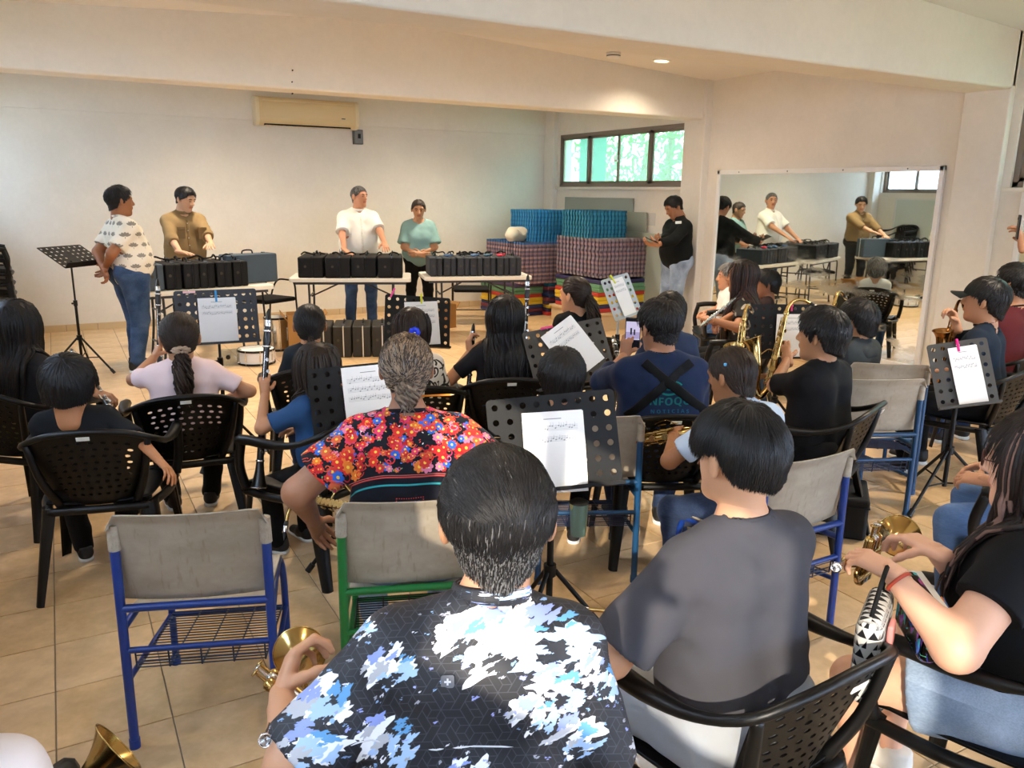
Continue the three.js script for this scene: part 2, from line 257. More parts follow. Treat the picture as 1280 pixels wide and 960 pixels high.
// outside: neighbouring white louvred house on the left, trees and a pink wall on the right, ground
{
  const g = obj('yard_ground', box(70, 0.1, 70, 3, -0.25, -3), std(0x9a8f7c, 0.9)); g.name = 'ground'; g.userData.kind = 'structure';
  const nb = thing('neighbour_house', 'white rendered house wall with horizontal boards outside the left windows', 'house', V(-4.6, 0, -5.05)); obj('wall', box(0.3, 5.2, 16.7, 0, 2.6, 0), std(0xf0efec, 0.8), nb);
  const bg = box(0.02, 0.17, 16.7, 0.16, 0, 0); for (let k = 0; k < 24; k++) obj('board', bg, std(0xf2f1ee, 0.75), nb).position.y = 0.3 + k * 0.2;
  const rw = thing('courtyard_wall', 'pink painted courtyard building outside the right windows', 'house', V(12.6, 0, -2)); obj('wall', box(0.3, 3.6, 9, 0, 1.8, 0), std(0xc77480, 0.8), rw); obj('coping', box(0.4, 0.12, 9.1, 0, 3.66, 0), M.white, rw);
  const tw = thing('teal_post', 'teal painted post standing outside the window', 'post', V(7.6, 0, -10.95)); obj('shaft', box(0.3, 3.4, 0.3, 0, 1.7, 0), std(0x1a7468, 0.7), tw); obj('cap', box(0.4, 0.1, 0.4, 0, 3.45, 0), std(0x1f9c8c, 0.7), tw);
  const lg = []; const lr = rngOf(5); const leaf = new THREE.Shape(); leaf.moveTo(0, 0); leaf.quadraticCurveTo(0.05, 0.06, 0, 0.16); leaf.quadraticCurveTo(-0.05, 0.06, 0, 0);
  const L0 = new THREE.ShapeGeometry(leaf, 3);
  const leafM = new THREE.MeshPhysicalMaterial({ color: 0x6c9a4c, roughness: 0.8, transmission: 0.4, thickness: 0, side: THREE.DoubleSide });
  for (const [x, z, n] of [[10.2, -9.5, 'leafy tree outside the window nearest the teal post'], [11.0, -13.2, 'leafy tree outside the window behind the blue mats'], [13.0, -16.5, 'leafy tree farthest from the window']]) {
    const t = thing('tree', n, 'tree', V(x, 0, z)); const ls = [], I = new THREE.Matrix4(), Q = new THREE.Quaternion();
    for (let k = 0; k < 1500; k++) { const a = lr() * 6.28, b = Math.acos(2 * lr() - 1), r = 1.9 * Math.cbrt(0.25 + 0.75 * lr()); Q.setFromEuler(new THREE.Euler(lr() * 6, lr() * 6, lr() * 6)); I.compose(V(Math.sin(b) * Math.cos(a) * r, 2.9 + Math.cos(b) * r * 0.9, Math.sin(b) * Math.sin(a) * r), Q, V(1.3, 1.3, 1.3)); ls.push(L0.clone().applyMatrix4(I)); }
    const c = obj('foliage', ls, leafM, t); c.userData.kind = 'stuff'; obj('trunk', sweep([V(0, 0, 0), V(0.05, 1, 0.03), V(0, 2, 0), V(0.05, 3, 0.05)], [0.16, 0.13, 0.1, 0.05], 9), std(0x5b4632, 0.9), t);
  }
}

// ------------------------------------------------------------------ furniture
// a curved sheet with a hole in every cell; S(u,v) -> point of the sheet, Nn(u,v) -> its unit normal
function perforated(S, Nn, nu, nv, hw, hh, thick, skip = () => false, solidEdge = 0) {
  const pos = [], idx = []; const P = (u, v, s) => { const p = S(u, v), n = Nn(u, v); pos.push(p.x + n.x * s, p.y + n.y * s, p.z + n.z * s); return pos.length / 3 - 1; };
  const quad = (a, b, c, d) => idx.push(a, b, c, a, c, d);
  const RING = [[-1, -1], [0, -1], [1, -1], [1, 0], [1, 1], [0, 1], [-1, 1], [-1, 0]];
  for (let i = 0; i < nu; i++) for (let j = 0; j < nv; j++) {
    const u = (i + 0.5) / nu, v = (j + 0.5) / nv, du = 0.5 / nu, dv = 0.5 / nv, off = (j % 2 ? 0.22 : -0.22) * du;
    const solid = skip(i, j);
    for (const s of [-thick / 2, thick / 2]) {
      const o = RING.map(([a, b]) => P(u + a * du, v + b * dv, s));
      if (solid) { const c = P(u, v, s); for (let k = 0; k < 8; k++) s > 0 ? idx.push(o[k], o[(k + 1) % 8], c) : idx.push(o[(k + 1) % 8], o[k], c); continue; }
      const h = RING.map(([a, b]) => { const q = a && b ? 0.72 : 1; return P(u + off + a * du * hw * q, v + b * dv * hh * q, s); });
      for (let k = 0; k < 8; k++) { const k1 = (k + 1) % 8; s > 0 ? quad(o[k], o[k1], h[k1], h[k]) : quad(o[k1], o[k], h[k], h[k1]); }
    }
    if (!solid) { const a = [], b = []; for (const [x, y] of RING) { const q = x && y ? 0.72 : 1; a.push(P(u + off + x * du * hw * q, v + y * dv * hh * q, thick / 2)); b.push(P(u + off + x * du * hw * q, v + y * dv * hh * q, -thick / 2)); } for (let k = 0; k < 8; k++) { const k1 = (k + 1) % 8; quad(a[k], a[k1], b[k1], b[k]); } }
  }
  const g = new THREE.BufferGeometry(); g.setAttribute('position', new THREE.Float32BufferAttribute(pos, 3)); g.setIndex(idx); return clean(g);
}
function sheet(S, nu, nv, thick) {                      // closed thin curved slab
  const pos = [], idx = [], uv = [];
  const nrm = (u, v) => { const e = 0.01, a = S(Math.min(1, u + e), v).sub(S(Math.max(0, u - e), v)), b = S(u, Math.min(1, v + e)).sub(S(u, Math.max(0, v - e))); return a.cross(b).normalize(); };
  for (const s of [-0.5, 0.5]) for (let j = 0; j <= nv; j++) for (let i = 0; i <= nu; i++) { const u = i / nu, v = j / nv, p = S(u, v).addScaledVector(nrm(u, v), s * thick); pos.push(p.x, p.y, p.z); uv.push(u, v); }
  const w = nu + 1, n = w * (nv + 1);
  for (let j = 0; j < nv; j++) for (let i = 0; i < nu; i++) { const a = j * w + i; idx.push(a, a + w, a + 1, a + 1, a + w, a + w + 1); idx.push(n + a, n + a + 1, n + a + w, n + a + 1, n + a + w + 1, n + a + w); }
  const edge = (a, b) => idx.push(a, b, a + n, b, b + n, a + n);
  for (let i = 0; i < nu; i++) { edge(i, i + 1); edge(nv * w + i + 1, nv * w + i); } for (let j = 0; j < nv; j++) { edge((j + 1) * w, j * w); edge(j * w + nu, (j + 1) * w + nu); }
  const g = new THREE.BufferGeometry(); g.setAttribute('position', new THREE.Float32BufferAttribute(pos, 3)); g.setAttribute('uv', new THREE.Float32BufferAttribute(uv, 2)); g.setIndex(idx); g.computeVertexNormals(); return g;
}
// black moulded plastic armchair: faces +z, origin on the floor under the seat
const chairTag = std(0xd9d9d2, 0.6);
function makeArmchair() {
  const o = new THREE.Group(); const m = M.blackPlastic;
  const half = (v) => lerp(0.15, 0.235, Math.pow(v, 0.8));
  const S = (u, v) => { const a = (u - 0.5) * 2, hw = half(v), top = 0.055 * (1 - a * a); return V(a * hw, lerp(0.43, 0.735, v) + top * v, -0.19 - 0.11 * v - 0.02 + 0.055 * a * a); };
  const Nn = (u, v) => { const a = (u - 0.5) * 2; return V(a * 0.42, 0.3, -1).normalize(); };
  obj('backrest', perforated(S, Nn, 10, 11, 0.52, 0.42, 0.006, (i, j) => i === 0 || i === 9 || j === 0 || j === 10), m, o);
  // rim: from front foot of each arm over the top of the back, one piece
  const rimPts = []; const half1 = [V(0.285, 0.655, 0.2), V(0.292, 0.668, 0.12), V(0.29, 0.672, -0.02), V(0.278, 0.69, -0.15), V(0.245, 0.738, -0.262), V(0.15, 0.782, -0.315), V(0, 0.796, -0.328)];
  for (const p of half1) rimPts.push(p); for (let k = half1.length - 2; k >= 0; k--) rimPts.push(V(-half1[k].x, half1[k].y, half1[k].z));
  obj('armrest_rim', sweep(curve(rimPts, 44), curve(rimPts, 44).map((p) => 0.014 + 0.012 * sstep(-0.2, 0.05, p.z)), 8, 1), m, o);
  for (const s of [-1, 1]) obj('back_post', sweep(curve([V(s * 0.15, 0.42, -0.185), V(s * 0.2, 0.56, -0.24), V(s * 0.232, 0.735, -0.275)], 10), [0.02, 0.019, 0.018, 0.018, 0.018, 0.017, 0.017, 0.016, 0.016, 0.015, 0.014], 7), m, o);
  for (const s of [-1, 1]) obj('arm_strut', sweep(curve([V(s * 0.265, 0.405, 0.2), V(s * 0.282, 0.52, 0.215), V(s * 0.288, 0.655, 0.185)], 10), 0.022, 7, 1), m, o);
  const seat = (u, v) => { const a = (u - 0.5) * 2; return V(a * lerp(0.205, 0.25, v), 0.415 + 0.018 * a * a + 0.012 * (2 * v - 1) * (2 * v - 1) - 0.02 * sstep(0.85, 1, v), lerp(-0.2, 0.24, v)); };
  obj('seat', sheet(seat, 12, 12, 0.012), m, o);
  obj('seat_apron', [bar([V(-0.2, 0.4, -0.2), V(-0.255, 0.395, 0), V(-0.255, 0.385, 0.22)], 0.02), bar([V(0.2, 0.4, -0.2), V(0.255, 0.395, 0), V(0.255, 0.385, 0.22)], 0.02), bar([V(-0.255, 0.385, 0.22), V(0, 0.395, 0.245), V(0.255, 0.385, 0.22)], 0.02), bar([V(-0.2, 0.4, -0.2), V(0, 0.405, -0.215), V(0.2, 0.4, -0.2)], 0.02)], m, o);
  const legG = (x0, z0, x1, z1) => { const s = new THREE.Shape(); s.moveTo(-0.035, 0); s.quadraticCurveTo(-0.02, 0.02, 0, 0.022); s.quadraticCurveTo(0.02, 0.02, 0.035, 0); s.lineTo(0.03, -0.004); s.quadraticCurveTo(0, 0.014, -0.03, -0.004); s.lineTo(-0.035, 0);
    const g = new THREE.ExtrudeGeometry(s, { depth: 1, steps: 4, bevelEnabled: false, curveSegments: 4 }); const p = g.attributes.position, a = Math.atan2(x1, z1);
    for (let i = 0; i < p.count; i++) { const t = p.getZ(i), k = lerp(1.25, 0.72, t), lx = p.getX(i) * k, lz = p.getY(i) * k; const cx = lerp(x0, x1, t), cz = lerp(z0, z1, t); p.setXYZ(i, cx + lx * Math.cos(a) + lz * Math.sin(a), lerp(0.415, 0, t), cz - lx * Math.sin(a) + lz * Math.cos(a)); }
    g.computeVertexNormals(); return g; };
  for (const [a, b, c, d] of [[0.225, 0.2, 0.27, 0.235], [-0.225, 0.2, -0.27, 0.235], [0.2, -0.18, 0.25, -0.29], [-0.2, -0.18, -0.25, -0.29]]) obj('leg', legG(a, b, c, d), m, o);
  obj('maker_label', box(0.05, 0.018, 0.003, 0, 0, 0).rotateX(-0.35).translate(0, 0.772, -0.345), chairTag, o, 'small white sticker');
  return o;
}
const armchair0 = makeArmchair();
function placeArmchair(x, z, a, label, tilt) { const r = armchair0.clone(); r.name = numbered('plastic_armchair'); scene.add(r); r.position.set(x, 0, z); r.rotation.y = PI - rad(a); r.scale.set(0.97, 0.94, 0.97); tag(r, label, 'chair', 'black plastic armchairs'); return r; }
// school chair: painted tube frame, beige moulded back and seat, wire book basket
const shellMap = noiseTex(256, 256, (x, y) => { const n = fbm(x / 50, y / 50, 4) * 14 + fbm(x / 9, y / 9, 2) * 6; const s = sstep(0.45, 0.75, fbm(x / 5 + 40, y / 40, 6) + 0.2) * 14; return [160 + n - s, 149 + n - s, 132 + n - s * 1.1]; });
const shellM = std(0xffffff, 0.42, { map: shellMap });
const paintBlue = std(0x08307a, 0.38), paintGreen = std(0x0a6a2c, 0.38), paintTeal = std(0x0e4068, 0.4);
function schoolChair(x, z, a, label, paint) {
  const o = thing('school_chair', label, 'chair', V(x, 0, z), PI - rad(a), 'tube framed school chairs'); const R = 0.0125, W = 0.205;
  const back = (u, v) => { const q = (u - 0.5) * 2, c = 0.05, e = Math.max(0, Math.abs(q) - 0.86) / 0.14, top = v > 0.84 ? (1 - Math.sqrt(Math.max(0, 1 - e * e))) * 0.05 * (v - 0.84) / 0.16 : 0; return V(q * (W + 0.02), lerp(0.49, 0.785, v) - top, -0.2 - 0.05 * v - 0.028 * (1 - q * q) - 0.02 * sstep(0.9, 1, v)); };
  obj('backrest', sheet(back, 20, 14, 0.009), shellM, o);
  const seat = (u, v) => { const q = (u - 0.5) * 2; return V(q * 0.2, 0.425 + 0.012 * q * q - 0.03 * sstep(0.8, 1, v) * 1 + 0.015 * sstep(0.2, 0, v), lerp(-0.19, 0.22, v)); };
  obj('seat', sheet(seat, 14, 12, 0.009), shellM, o);
  for (const s of [-1, 1]) {
    obj('rear_post', cyl(V(s * (W + 0.012), 0, -0.245), V(s * (W + 0.01), 0.69, -0.243), R * 1.15), paint, o);
    obj('post_sleeve', cyl(V(s * (W + 0.01), 0.665, -0.243), V(s * (W + 0.008), 0.745, -0.246), R * 1.45), shellM, o);
    obj('front_leg', bar([V(s * 0.2, 0, 0.215), V(s * 0.196, 0.36, 0.205), V(s * 0.19, 0.408, 0.18), V(s * 0.195, 0.412, 0.05), V(s * (W + 0.01), 0.41, -0.243)], R, 26), paint, o);
    obj('side_rail', cyl(V(s * (W + 0.01), 0.235, -0.245), V(s * 0.2, 0.2, 0.21), R * 0.75), paint, o);
    for (const [px, pz] of [[s * (W + 0.012), -0.245], [s * 0.2, 0.215]]) obj('rubber_foot', new THREE.CylinderGeometry(R * 1.35, R * 1.35, 0.03, 12).translate(px, 0.015, pz), paint, o);
  }
  obj('back_rail', cyl(V(-W - 0.01, 0.475, -0.245), V(W + 0.01, 0.475, -0.245), R), paint, o);
  obj('lower_rail', cyl(V(-W - 0.01, 0.335, -0.245), V(W + 0.01, 0.335, -0.245), R * 0.8), paint, o);
  obj('front_rail', cyl(V(-0.2, 0.2, 0.21), V(0.2, 0.2, 0.21), R * 0.8), paint, o);
  const wires = []; for (let k = 0; k <= 20; k++) { const t = k / 20, y = lerp(0.215, 0.27, t), zz = lerp(0.2, -0.235, t); wires.push(cyl(V(-0.19, y, zz), V(0.19, y, zz), 0.0022, 0.0022, 5)); }
  for (let k = 0; k < 5; k++) { const xx = -0.19 + k * 0.095; wires.push(cyl(V(xx, 0.212, 0.2), V(xx, 0.267, -0.235), 0.003, 0.003, 5), cyl(V(xx, 0.267, -0.235), V(xx, 0.335, -0.24), 0.003, 0.003, 5)); }
  for (const h of [0.29, 0.312]) wires.push(cyl(V(-0.19, h, -0.237), V(0.19, h, -0.237), 0.0022, 0.0022, 5));
  obj('wire_basket', wires, paint === paintGreen ? M.blackMetal : std(0x16294a, 0.4), o);
  return o;
}
// folding table: blow-moulded white top, grey tube legs; origin on the floor at the middle, long side along x
const plasticWhite = std(0xdcd8cc, 0.55), tubeGrey = std(0x3c4046, 0.4, { metalness: 0.4 });
function foldingTable(c, turn, L, W, label) {
  const o = thing('folding_table', label, 'table', c, turn, 'white folding tables'); const H = 0.74;
  const s = rrect(L, W, 0.05); obj('table_top', extr(s, 0.03, 0.007, 6).rotateX(PI / 2).translate(0, H - 0.022, 0), plasticWhite, o);
  obj('apron', [box(L - 0.1, 0.03, 0.02, 0, H - 0.06, W / 2 - 0.06), box(L - 0.1, 0.03, 0.02, 0, H - 0.06, -W / 2 + 0.06)], tubeGrey, o);
  for (const e of [-1, 1]) {
    const x = e * (L / 2 - 0.2); for (const q of [-1, 1]) { obj('leg', bar([V(x + e * 0.04, 0, q * (W / 2 - 0.08)), V(x, 0.4, q * (W / 2 - 0.1)), V(x, H - 0.05, q * (W / 2 - 0.11))], 0.0125, 14), tubeGrey, o); obj('leg_cap', new THREE.CylinderGeometry(0.016, 0.016, 0.025, 10).translate(x + e * 0.04, 0.0125, q * (W / 2 - 0.08)), M.blackPlastic, o); }
    obj('leg_crossbar', [cyl(V(x + e * 0.02, 0.2, -W / 2 + 0.09), V(x + e * 0.02, 0.2, W / 2 - 0.09), 0.01), cyl(V(x, 0.52, -W / 2 + 0.1), V(x, 0.52, W / 2 - 0.1), 0.009)], tubeGrey, o);
    obj('folding_brace', [cyl(V(x, 0.5, 0), V(e * 0.06, H - 0.05, 0), 0.009), cyl(V(e * 0.06, H - 0.05, -0.1), V(e * 0.06, H - 0.05, 0.1), 0.009)], tubeGrey, o);
  }
  return o;
}
// padded black visitor chair with tube frame
function visitorChair(x, z, a, label) {
  const o = thing('visitor_chair', label, 'chair', V(x, 0, z), PI - rad(a), 'padded black visitor chairs'); const t = std(0x1c1d1f, 0.4, { metalness: 0.5 });
  obj('seat', box(0.46, 0.05, 0.44, 0, 0.45, 0, 0.02), M.blackMatte, o); obj('backrest', sheet((u, v) => V((u - 0.5) * lerp(0.44, 0.38, v), lerp(0.6, 0.9, v), -0.25 - 0.06 * v - 0.03 * (1 - (2 * u - 1) ** 2)), 10, 8, 0.03), M.blackMatte, o);
  for (const s of [-1, 1]) { obj('side_frame', bar([V(s * 0.25, 0, 0.22), V(s * 0.25, 0.42, 0.2), V(s * 0.25, 0.64, 0.17), V(s * 0.25, 0.66, 0.05), V(s * 0.25, 0.64, -0.1), V(s * 0.24, 0.46, -0.2), V(s * 0.25, 0, -0.27)], 0.011, 34), t, o); obj('back_stay', bar([V(s * 0.2, 0.43, -0.15), V(s * 0.19, 0.5, -0.24), V(s * 0.17, 0.72, -0.285)], 0.009, 12), t, o); }
  obj('stretcher', [cyl(V(-0.25, 0.2, 0.21), V(0.25, 0.2, 0.21), 0.008), cyl(V(-0.25, 0.42, 0), V(0.25, 0.42, 0), 0.009)], t, o);
}
// sheet music
const scoreTex = [1, 2, 3].map((k) => tex(256, 340, (c, w, h) => {
  const r = rngOf(k * 77); c.fillStyle = '#f0efec'; c.fillRect(0, 0, w, h); c.strokeStyle = '#5a5c66'; c.fillStyle = '#33353c';
  c.lineWidth = 1; for (let s = 0; s < (k === 2 ? 3 : 2); s++) { const y0 = 60 + s * 46; c.globalAlpha = 0.45; for (let l = 0; l < 5; l++) { c.beginPath(); c.moveTo(22, y0 + l * 5); c.lineTo(w - 22, y0 + l * 5); c.stroke(); } c.globalAlpha = 0.5; for (let n = 0; n < 17; n++) { const x = 34 + n * 11.5 + r() * 4, y = y0 + r() * 22; c.beginPath(); c.ellipse(x, y, 3.4, 2.4, -0.3, 0, 7); c.fill(); c.beginPath(); c.moveTo(x + 3, y); c.lineTo(x + 3, y - 15); c.stroke(); } }
  c.globalAlpha = 0.6; c.fillRect(90, 30, 76, 3); c.globalAlpha = 1;
}));
const scoreM = scoreTex.map((t) => std(0xffffff, 0.8, { map: t, side: THREE.DoubleSide }));
function paperSheet(label, w, h, k, bend = 0.006) {                      // lies in its own xy plane, facing +z
  const g = new THREE.BoxGeometry(w, h, 0.0012, 8, 8, 1), p = g.attributes.position; for (let i = 0; i < p.count; i++) { const x = p.getX(i) / w, y = p.getY(i) / h; p.setZ(i, p.getZ(i) + bend * (x * x * 2 + 0.5 * Math.sin(y * 5 + x * 2))); } g.computeVertexNormals();
  const o = new THREE.Group(); o.name = numbered('sheet_music'); scene.add(o); tag(o, label, 'paper', 'sheet music'); obj('page', g, scoreM[k], o); const g2 = g.clone().translate(0.004, -0.003, -0.002); obj('under_page', g2, M.paper, o); return o;
}
// music stand: desk centre c, desk normal faces `face` (degrees, same as people: the side the player sees looks towards -face), tilt back
function musicStand(c, face, tilt, o2) {
  const { label, W = 0.47, Hh = 0.33, mat = M.blackMetal, cols = 8, rows = 6, roll = 0, group = 'perforated music stands', holeR = 0.0115, foot = 0.28, skipMid = 0 } = o2;
  const o = thing('music_stand', label, 'music stand', V(c.x, 0, c.z), PI - rad(face), group);   // local +z is where the player faces; desk front looks to -z
  const s = rrect(W, Hh, 0.018); const pitchX = (W - 0.06) / (cols - 1), pitchY = (Hh - 0.07) / (rows - 1);
  for (let i = 0; i < cols; i++) for (let j = 0; j < rows; j++) { if (skipMid && i >= (cols - skipMid) / 2 && i < (cols + skipMid) / 2) continue; const h = new THREE.Path(); h.absarc(-W / 2 + 0.03 + i * pitchX, -Hh / 2 + 0.04 + j * pitchY, holeR, 0, 2 * PI, true); s.holes.push(h); }
  const desk = new THREE.Group(); desk.name = 'desk'; o.add(desk); desk.position.set(0, c.y, 0); desk.rotation.set(rad(tilt), 0, rad(roll), 'ZXY'); 
  obj('desk_plate', new THREE.ExtrudeGeometry(s, { depth: 0.0022, bevelEnabled: false, curveSegments: 6 }), mat, desk);
  obj('desk_lip', [box(W, 0.004, 0.055, 0, -Hh / 2, -0.026, 0.0015), box(W, 0.012, 0.003, 0, -Hh / 2 + 0.006, -0.053)], mat, desk);
  obj('desk_bracket', [box(0.07, 0.14, 0.012, 0, -0.02, 0.01, 0.004), cyl(V(-0.045, -0.04, 0.03), V(0.045, -0.04, 0.03), 0.014)], M.blackPlastic, desk);
  const back = 0.03; const top = c.y - 0.04, hub = 0.34;
  obj('upper_pole', cyl(V(0, Math.min(0.62, top - 0.1), back), V(0, top, back), 0.0085), mat, o);
  obj('lower_pole', cyl(V(0, hub - 0.22, back), V(0, Math.min(0.66, top - 0.06), back), 0.0125), M.blackMetal, o);
  obj('pole_collar', [cyl(V(0, Math.min(0.63, top - 0.09), back), V(0, Math.min(0.68, top - 0.04), back), 0.018), cyl(V(0.015, Math.min(0.655, top - 0.065), back), V(0.04, Math.min(0.655, top - 0.065), back), 0.009)], M.blackPlastic, o);
  obj('tripod_hub', cyl(V(0, hub - 0.03, back), V(0, hub + 0.015, back), 0.024), M.blackPlastic, o);
  for (let k = 0; k < 3; k++) { const a = k * 2 * PI / 3 + (o2.legTurn ?? 0.4), e = V(Math.sin(a) * foot, 0.016, back + Math.cos(a) * foot), st = V(Math.sin(a) * 0.02, hub - 0.01, back + Math.cos(a) * 0.02); obj('tripod_leg', cyl(st, e, 0.009), M.blackMetal, o); obj('rubber_foot', cyl(e.clone().lerp(st, 0.1), e, 0.014), M.blackPlastic, o); obj('leg_brace', cyl(V(0, hub - 0.2, back), e.clone().lerp(st, 0.45), 0.005), M.blackMetal, o); }
  o.updateMatrixWorld(true);
  const place = (t, x, y, off, rz = 0) => { t.matrixAutoUpdate = true; const m = desk.matrixWorld.clone().multiply(new THREE.Matrix4().compose(V(x, y, -off), new THREE.Quaternion().setFromEuler(new THREE.Euler(0, PI, rz)), V(1, 1, 1))); m.decompose(t.position, t.quaternion, t.scale); };
  return { o, desk, place };
}
function clip(color, label) { const o = new THREE.Group(); o.name = numbered('clothes_peg'); scene.add(o); tag(o, label, 'peg'); const m = std(color, 0.45); obj('jaw', [box(0.012, 0.07, 0.006, 0, 0, 0.005, 0.002), box(0.012, 0.07, 0.006, 0, 0, -0.005, 0.002)], m, o); obj('spring', cyl(V(-0.009, 0.0, 0), V(0.009, 0, 0), 0.006), M.chrome, o); return o; }

// ------------------------------------------------------------------ instruments, cases, mats
const ebony = std(0x0c0b0c, 0.3), silver = std(0xcfd0d2, 0.22, { metalness: 1 });
function alongY(o, from, to, twist = 0) {                 // put o's origin at `from`, its +y towards `to`
  o.position.copy(from); const y = to.clone().sub(from).normalize(); o.quaternion.setFromUnitVectors(V(0, 1, 0), y); o.rotateY(twist); return o;
}
function alongZ(o, at, dir, up = V(0, 1, 0)) { const z = dir.clone().normalize(), x = up.clone().cross(z).normalize(), y = z.clone().cross(x); o.quaternion.setFromRotationMatrix(new THREE.Matrix4().makeBasis(x, y, z)); o.position.copy(at); return o; }
function makeClarinet() {
  const o = new THREE.Group();
  obj('bell', lathe([[0.0, 0], [0.03, 0], [0.031, 0.004], [0.024, 0.03], [0.017, 0.07], [0.0145, 0.105]], 20), ebony, o);
  obj('lower_joint', lathe([[0.0145, 0.105], [0.0135, 0.12], [0.0125, 0.33]], 16), ebony, o);
  obj('upper_joint', lathe([[0.0135, 0.33], [0.0125, 0.35], [0.0118, 0.55]], 16), ebony, o);
  obj('barrel', lathe([[0.0135, 0.552], [0.016, 0.575], [0.0135, 0.61]], 16), ebony, o);
  obj('mouthpiece', [lathe([[0.013, 0.612], [0.0125, 0.65], [0.009, 0.685], [0.002, 0.7], [0, 0.7]], 14)], ebony, o);
  obj('ligature', lathe([[0.0138, 0.63], [0.0142, 0.632], [0.0138, 0.655]], 16), silver, o);
  for (const y of [0.002, 0.105, 0.33, 0.55, 0.611]) obj('ring', lathe([[0.0145, y - 0.003], [0.0165 + (y < 0.01 ? 0.015 : 0), y - 0.002], [0.0165 + (y < 0.01 ? 0.015 : 0), y + 0.003], [0.0145, y + 0.004]], 18), silver, o);
  const keys = []; for (let k = 0; k < 9; k++) { const y = 0.14 + k * 0.045; keys.push(new THREE.CylinderGeometry(0.007, 0.007, 0.004, 10).rotateX(PI / 2).translate(k % 2 ? 0.003 : -0.003, y, 0.016)); }
  keys.push(cyl(V(0.011, 0.13, 0.012), V(0.011, 0.32, 0.012), 0.0022, 0.0022, 6), cyl(V(-0.011, 0.36, 0.011), V(-0.011, 0.53, 0.011), 0.0022, 0.0022, 6), box(0.008, 0.04, 0.004, 0.017, 0.16, 0.008), box(0.008, 0.04, 0.004, -0.017, 0.18, 0.008));
  obj('keywork', keys, silver, o); return o;
}
const clarinet0 = makeClarinet();
function clarinet(from, to, twist, label, sc = 1) { const r = clarinet0.clone(); r.name = numbered('clarinet'); scene.add(r); const d = to.clone().sub(from).normalize(); alongY(r, to.clone().addScaledVector(d, -0.7 * sc), to, twist); r.scale.setScalar(sc); return tag(r, label, 'clarinet', 'clarinets'); }
function makeSax(metal) {
  const o = new THREE.Group(); const c = (a, n) => curve(a, n);
  const bodyP = c([V(0, 0.56, 0), V(0, 0.35, 0), V(0, 0.12, 0), V(0.008, 0.05, 0), V(0.045, 0.0, 0), V(0.085, 0.05, 0), V(0.095, 0.12, 0), V(0.11, 0.2, 0), V(0.135, 0.27, 0)], 46);
  obj('body_tube', sweep(bodyP, bodyP.map((p, i) => lerp(0.012, 0.036, Math.pow(i / 46, 1.1))), 18), metal, o);
  const bl = c([V(0.128, 0.25, 0), V(0.15, 0.31, 0), V(0.175, 0.35, 0)], 10); obj('bell', [sweep(bl, bl.map((p, i) => 0.037 + 0.028 * Math.pow(i / 10, 2.2)), 26, 1, false), sweep(bl, bl.map((p, i) => 0.0355 + 0.028 * Math.pow(i / 10, 2.2)), 26, 1, false)], metal, o);
  { const e = bl[10], d = bl[10].clone().sub(bl[9]).normalize(); const t = new THREE.TorusGeometry(0.0655, 0.003, 8, 36).applyQuaternion(new THREE.Quaternion().setFromUnitVectors(V(0, 0, 1), d)).translate(e.x, e.y, e.z); obj('bell_rim', t, metal, o); }
  const nk = c([V(0, 0.555, 0), V(-0.003, 0.6, 0), V(-0.03, 0.65, 0), V(-0.08, 0.665, 0), V(-0.145, 0.65, 0)], 20); obj('neck', [sweep(nk, nk.map((p, i) => lerp(0.0125, 0.0085, i / 20)), 12), lathe([[0.0125, 0.545], [0.017, 0.548], [0.017, 0.57], [0.0125, 0.575]], 16)], metal, o);
  const mp = c([V(-0.13, 0.655, 0), V(-0.17, 0.642, 0), V(-0.225, 0.622, 0)], 6); obj('mouthpiece', sweep(mp, [0.011, 0.0125, 0.013, 0.012, 0.0095, 0.006, 0.002], 12), ebony, o); obj('ligature', sweep([mp[2], mp[4]], 0.0135, 12), silver, o);
  const ks = []; const cup = (x, y, z, r, n) => { const q = new THREE.Quaternion().setFromUnitVectors(V(0, 1, 0), n.normalize()); ks.push(new THREE.CylinderGeometry(r, r * 0.92, 0.006, 16).applyQuaternion(q).translate(x, y, z), new THREE.TorusGeometry(r, 0.0018, 5, 16).rotateX(PI / 2).applyQuaternion(q).translate(x, y, z)); };
  for (let k = 0; k < 11; k++) { const y = 0.5 - k * 0.038, r = 0.014 + k * 0.0009, w = 0.013 + k * 0.0017; cup(0.004, y, w + 0.008, r, V(0.15, 0, 1)); if (k % 2) cup(-w - 0.006, y - 0.015, 0.004, r * 0.8, V(-1, 0, 0.2)); else cup(0.01, y - 0.01, -w - 0.007, r * 0.8, V(0, 0, -1)); }
  cup(0.12, 0.13, 0.045, 0.026, V(0.2, 0, 1)); cup(0.13, 0.2, 0.047, 0.028, V(0.2, 0.1, 1)); cup(0.06, -0.012, 0.04, 0.024, V(0.1, -0.4, 1));
  obj('key_cups', ks, metal, o);
  const rods = []; for (const [x, z] of [[0.02, 0.018], [-0.014, 0.024], [0.018, -0.02]]) { rods.push(cyl(V(x, 0.1, z * 1.5), V(x, 0.53, z), 0.0028, 0.0028, 7)); for (let k = 0; k < 6; k++) rods.push(cyl(V(x * 0.6, 0.13 + k * 0.075, z * 0.6), V(x, 0.13 + k * 0.075, z * (1.45 - k * 0.08)), 0.003, 0.003, 6)); }
  rods.push(bar([V(0.06, 0.1, 0.05), V(0.1, 0.16, 0.075), V(0.13, 0.24, 0.06)], 0.003, 8, 6), bar([V(0.0, 0.3, 0.02), V(0.05, 0.31, 0.01), V(0.1, 0.26, 0)], 0.004, 8, 6));
  obj('key_rods', rods, metal, o); return o;
}
const sax0 = makeSax(M.brass), sax1 = makeSax(M.oldBrass);
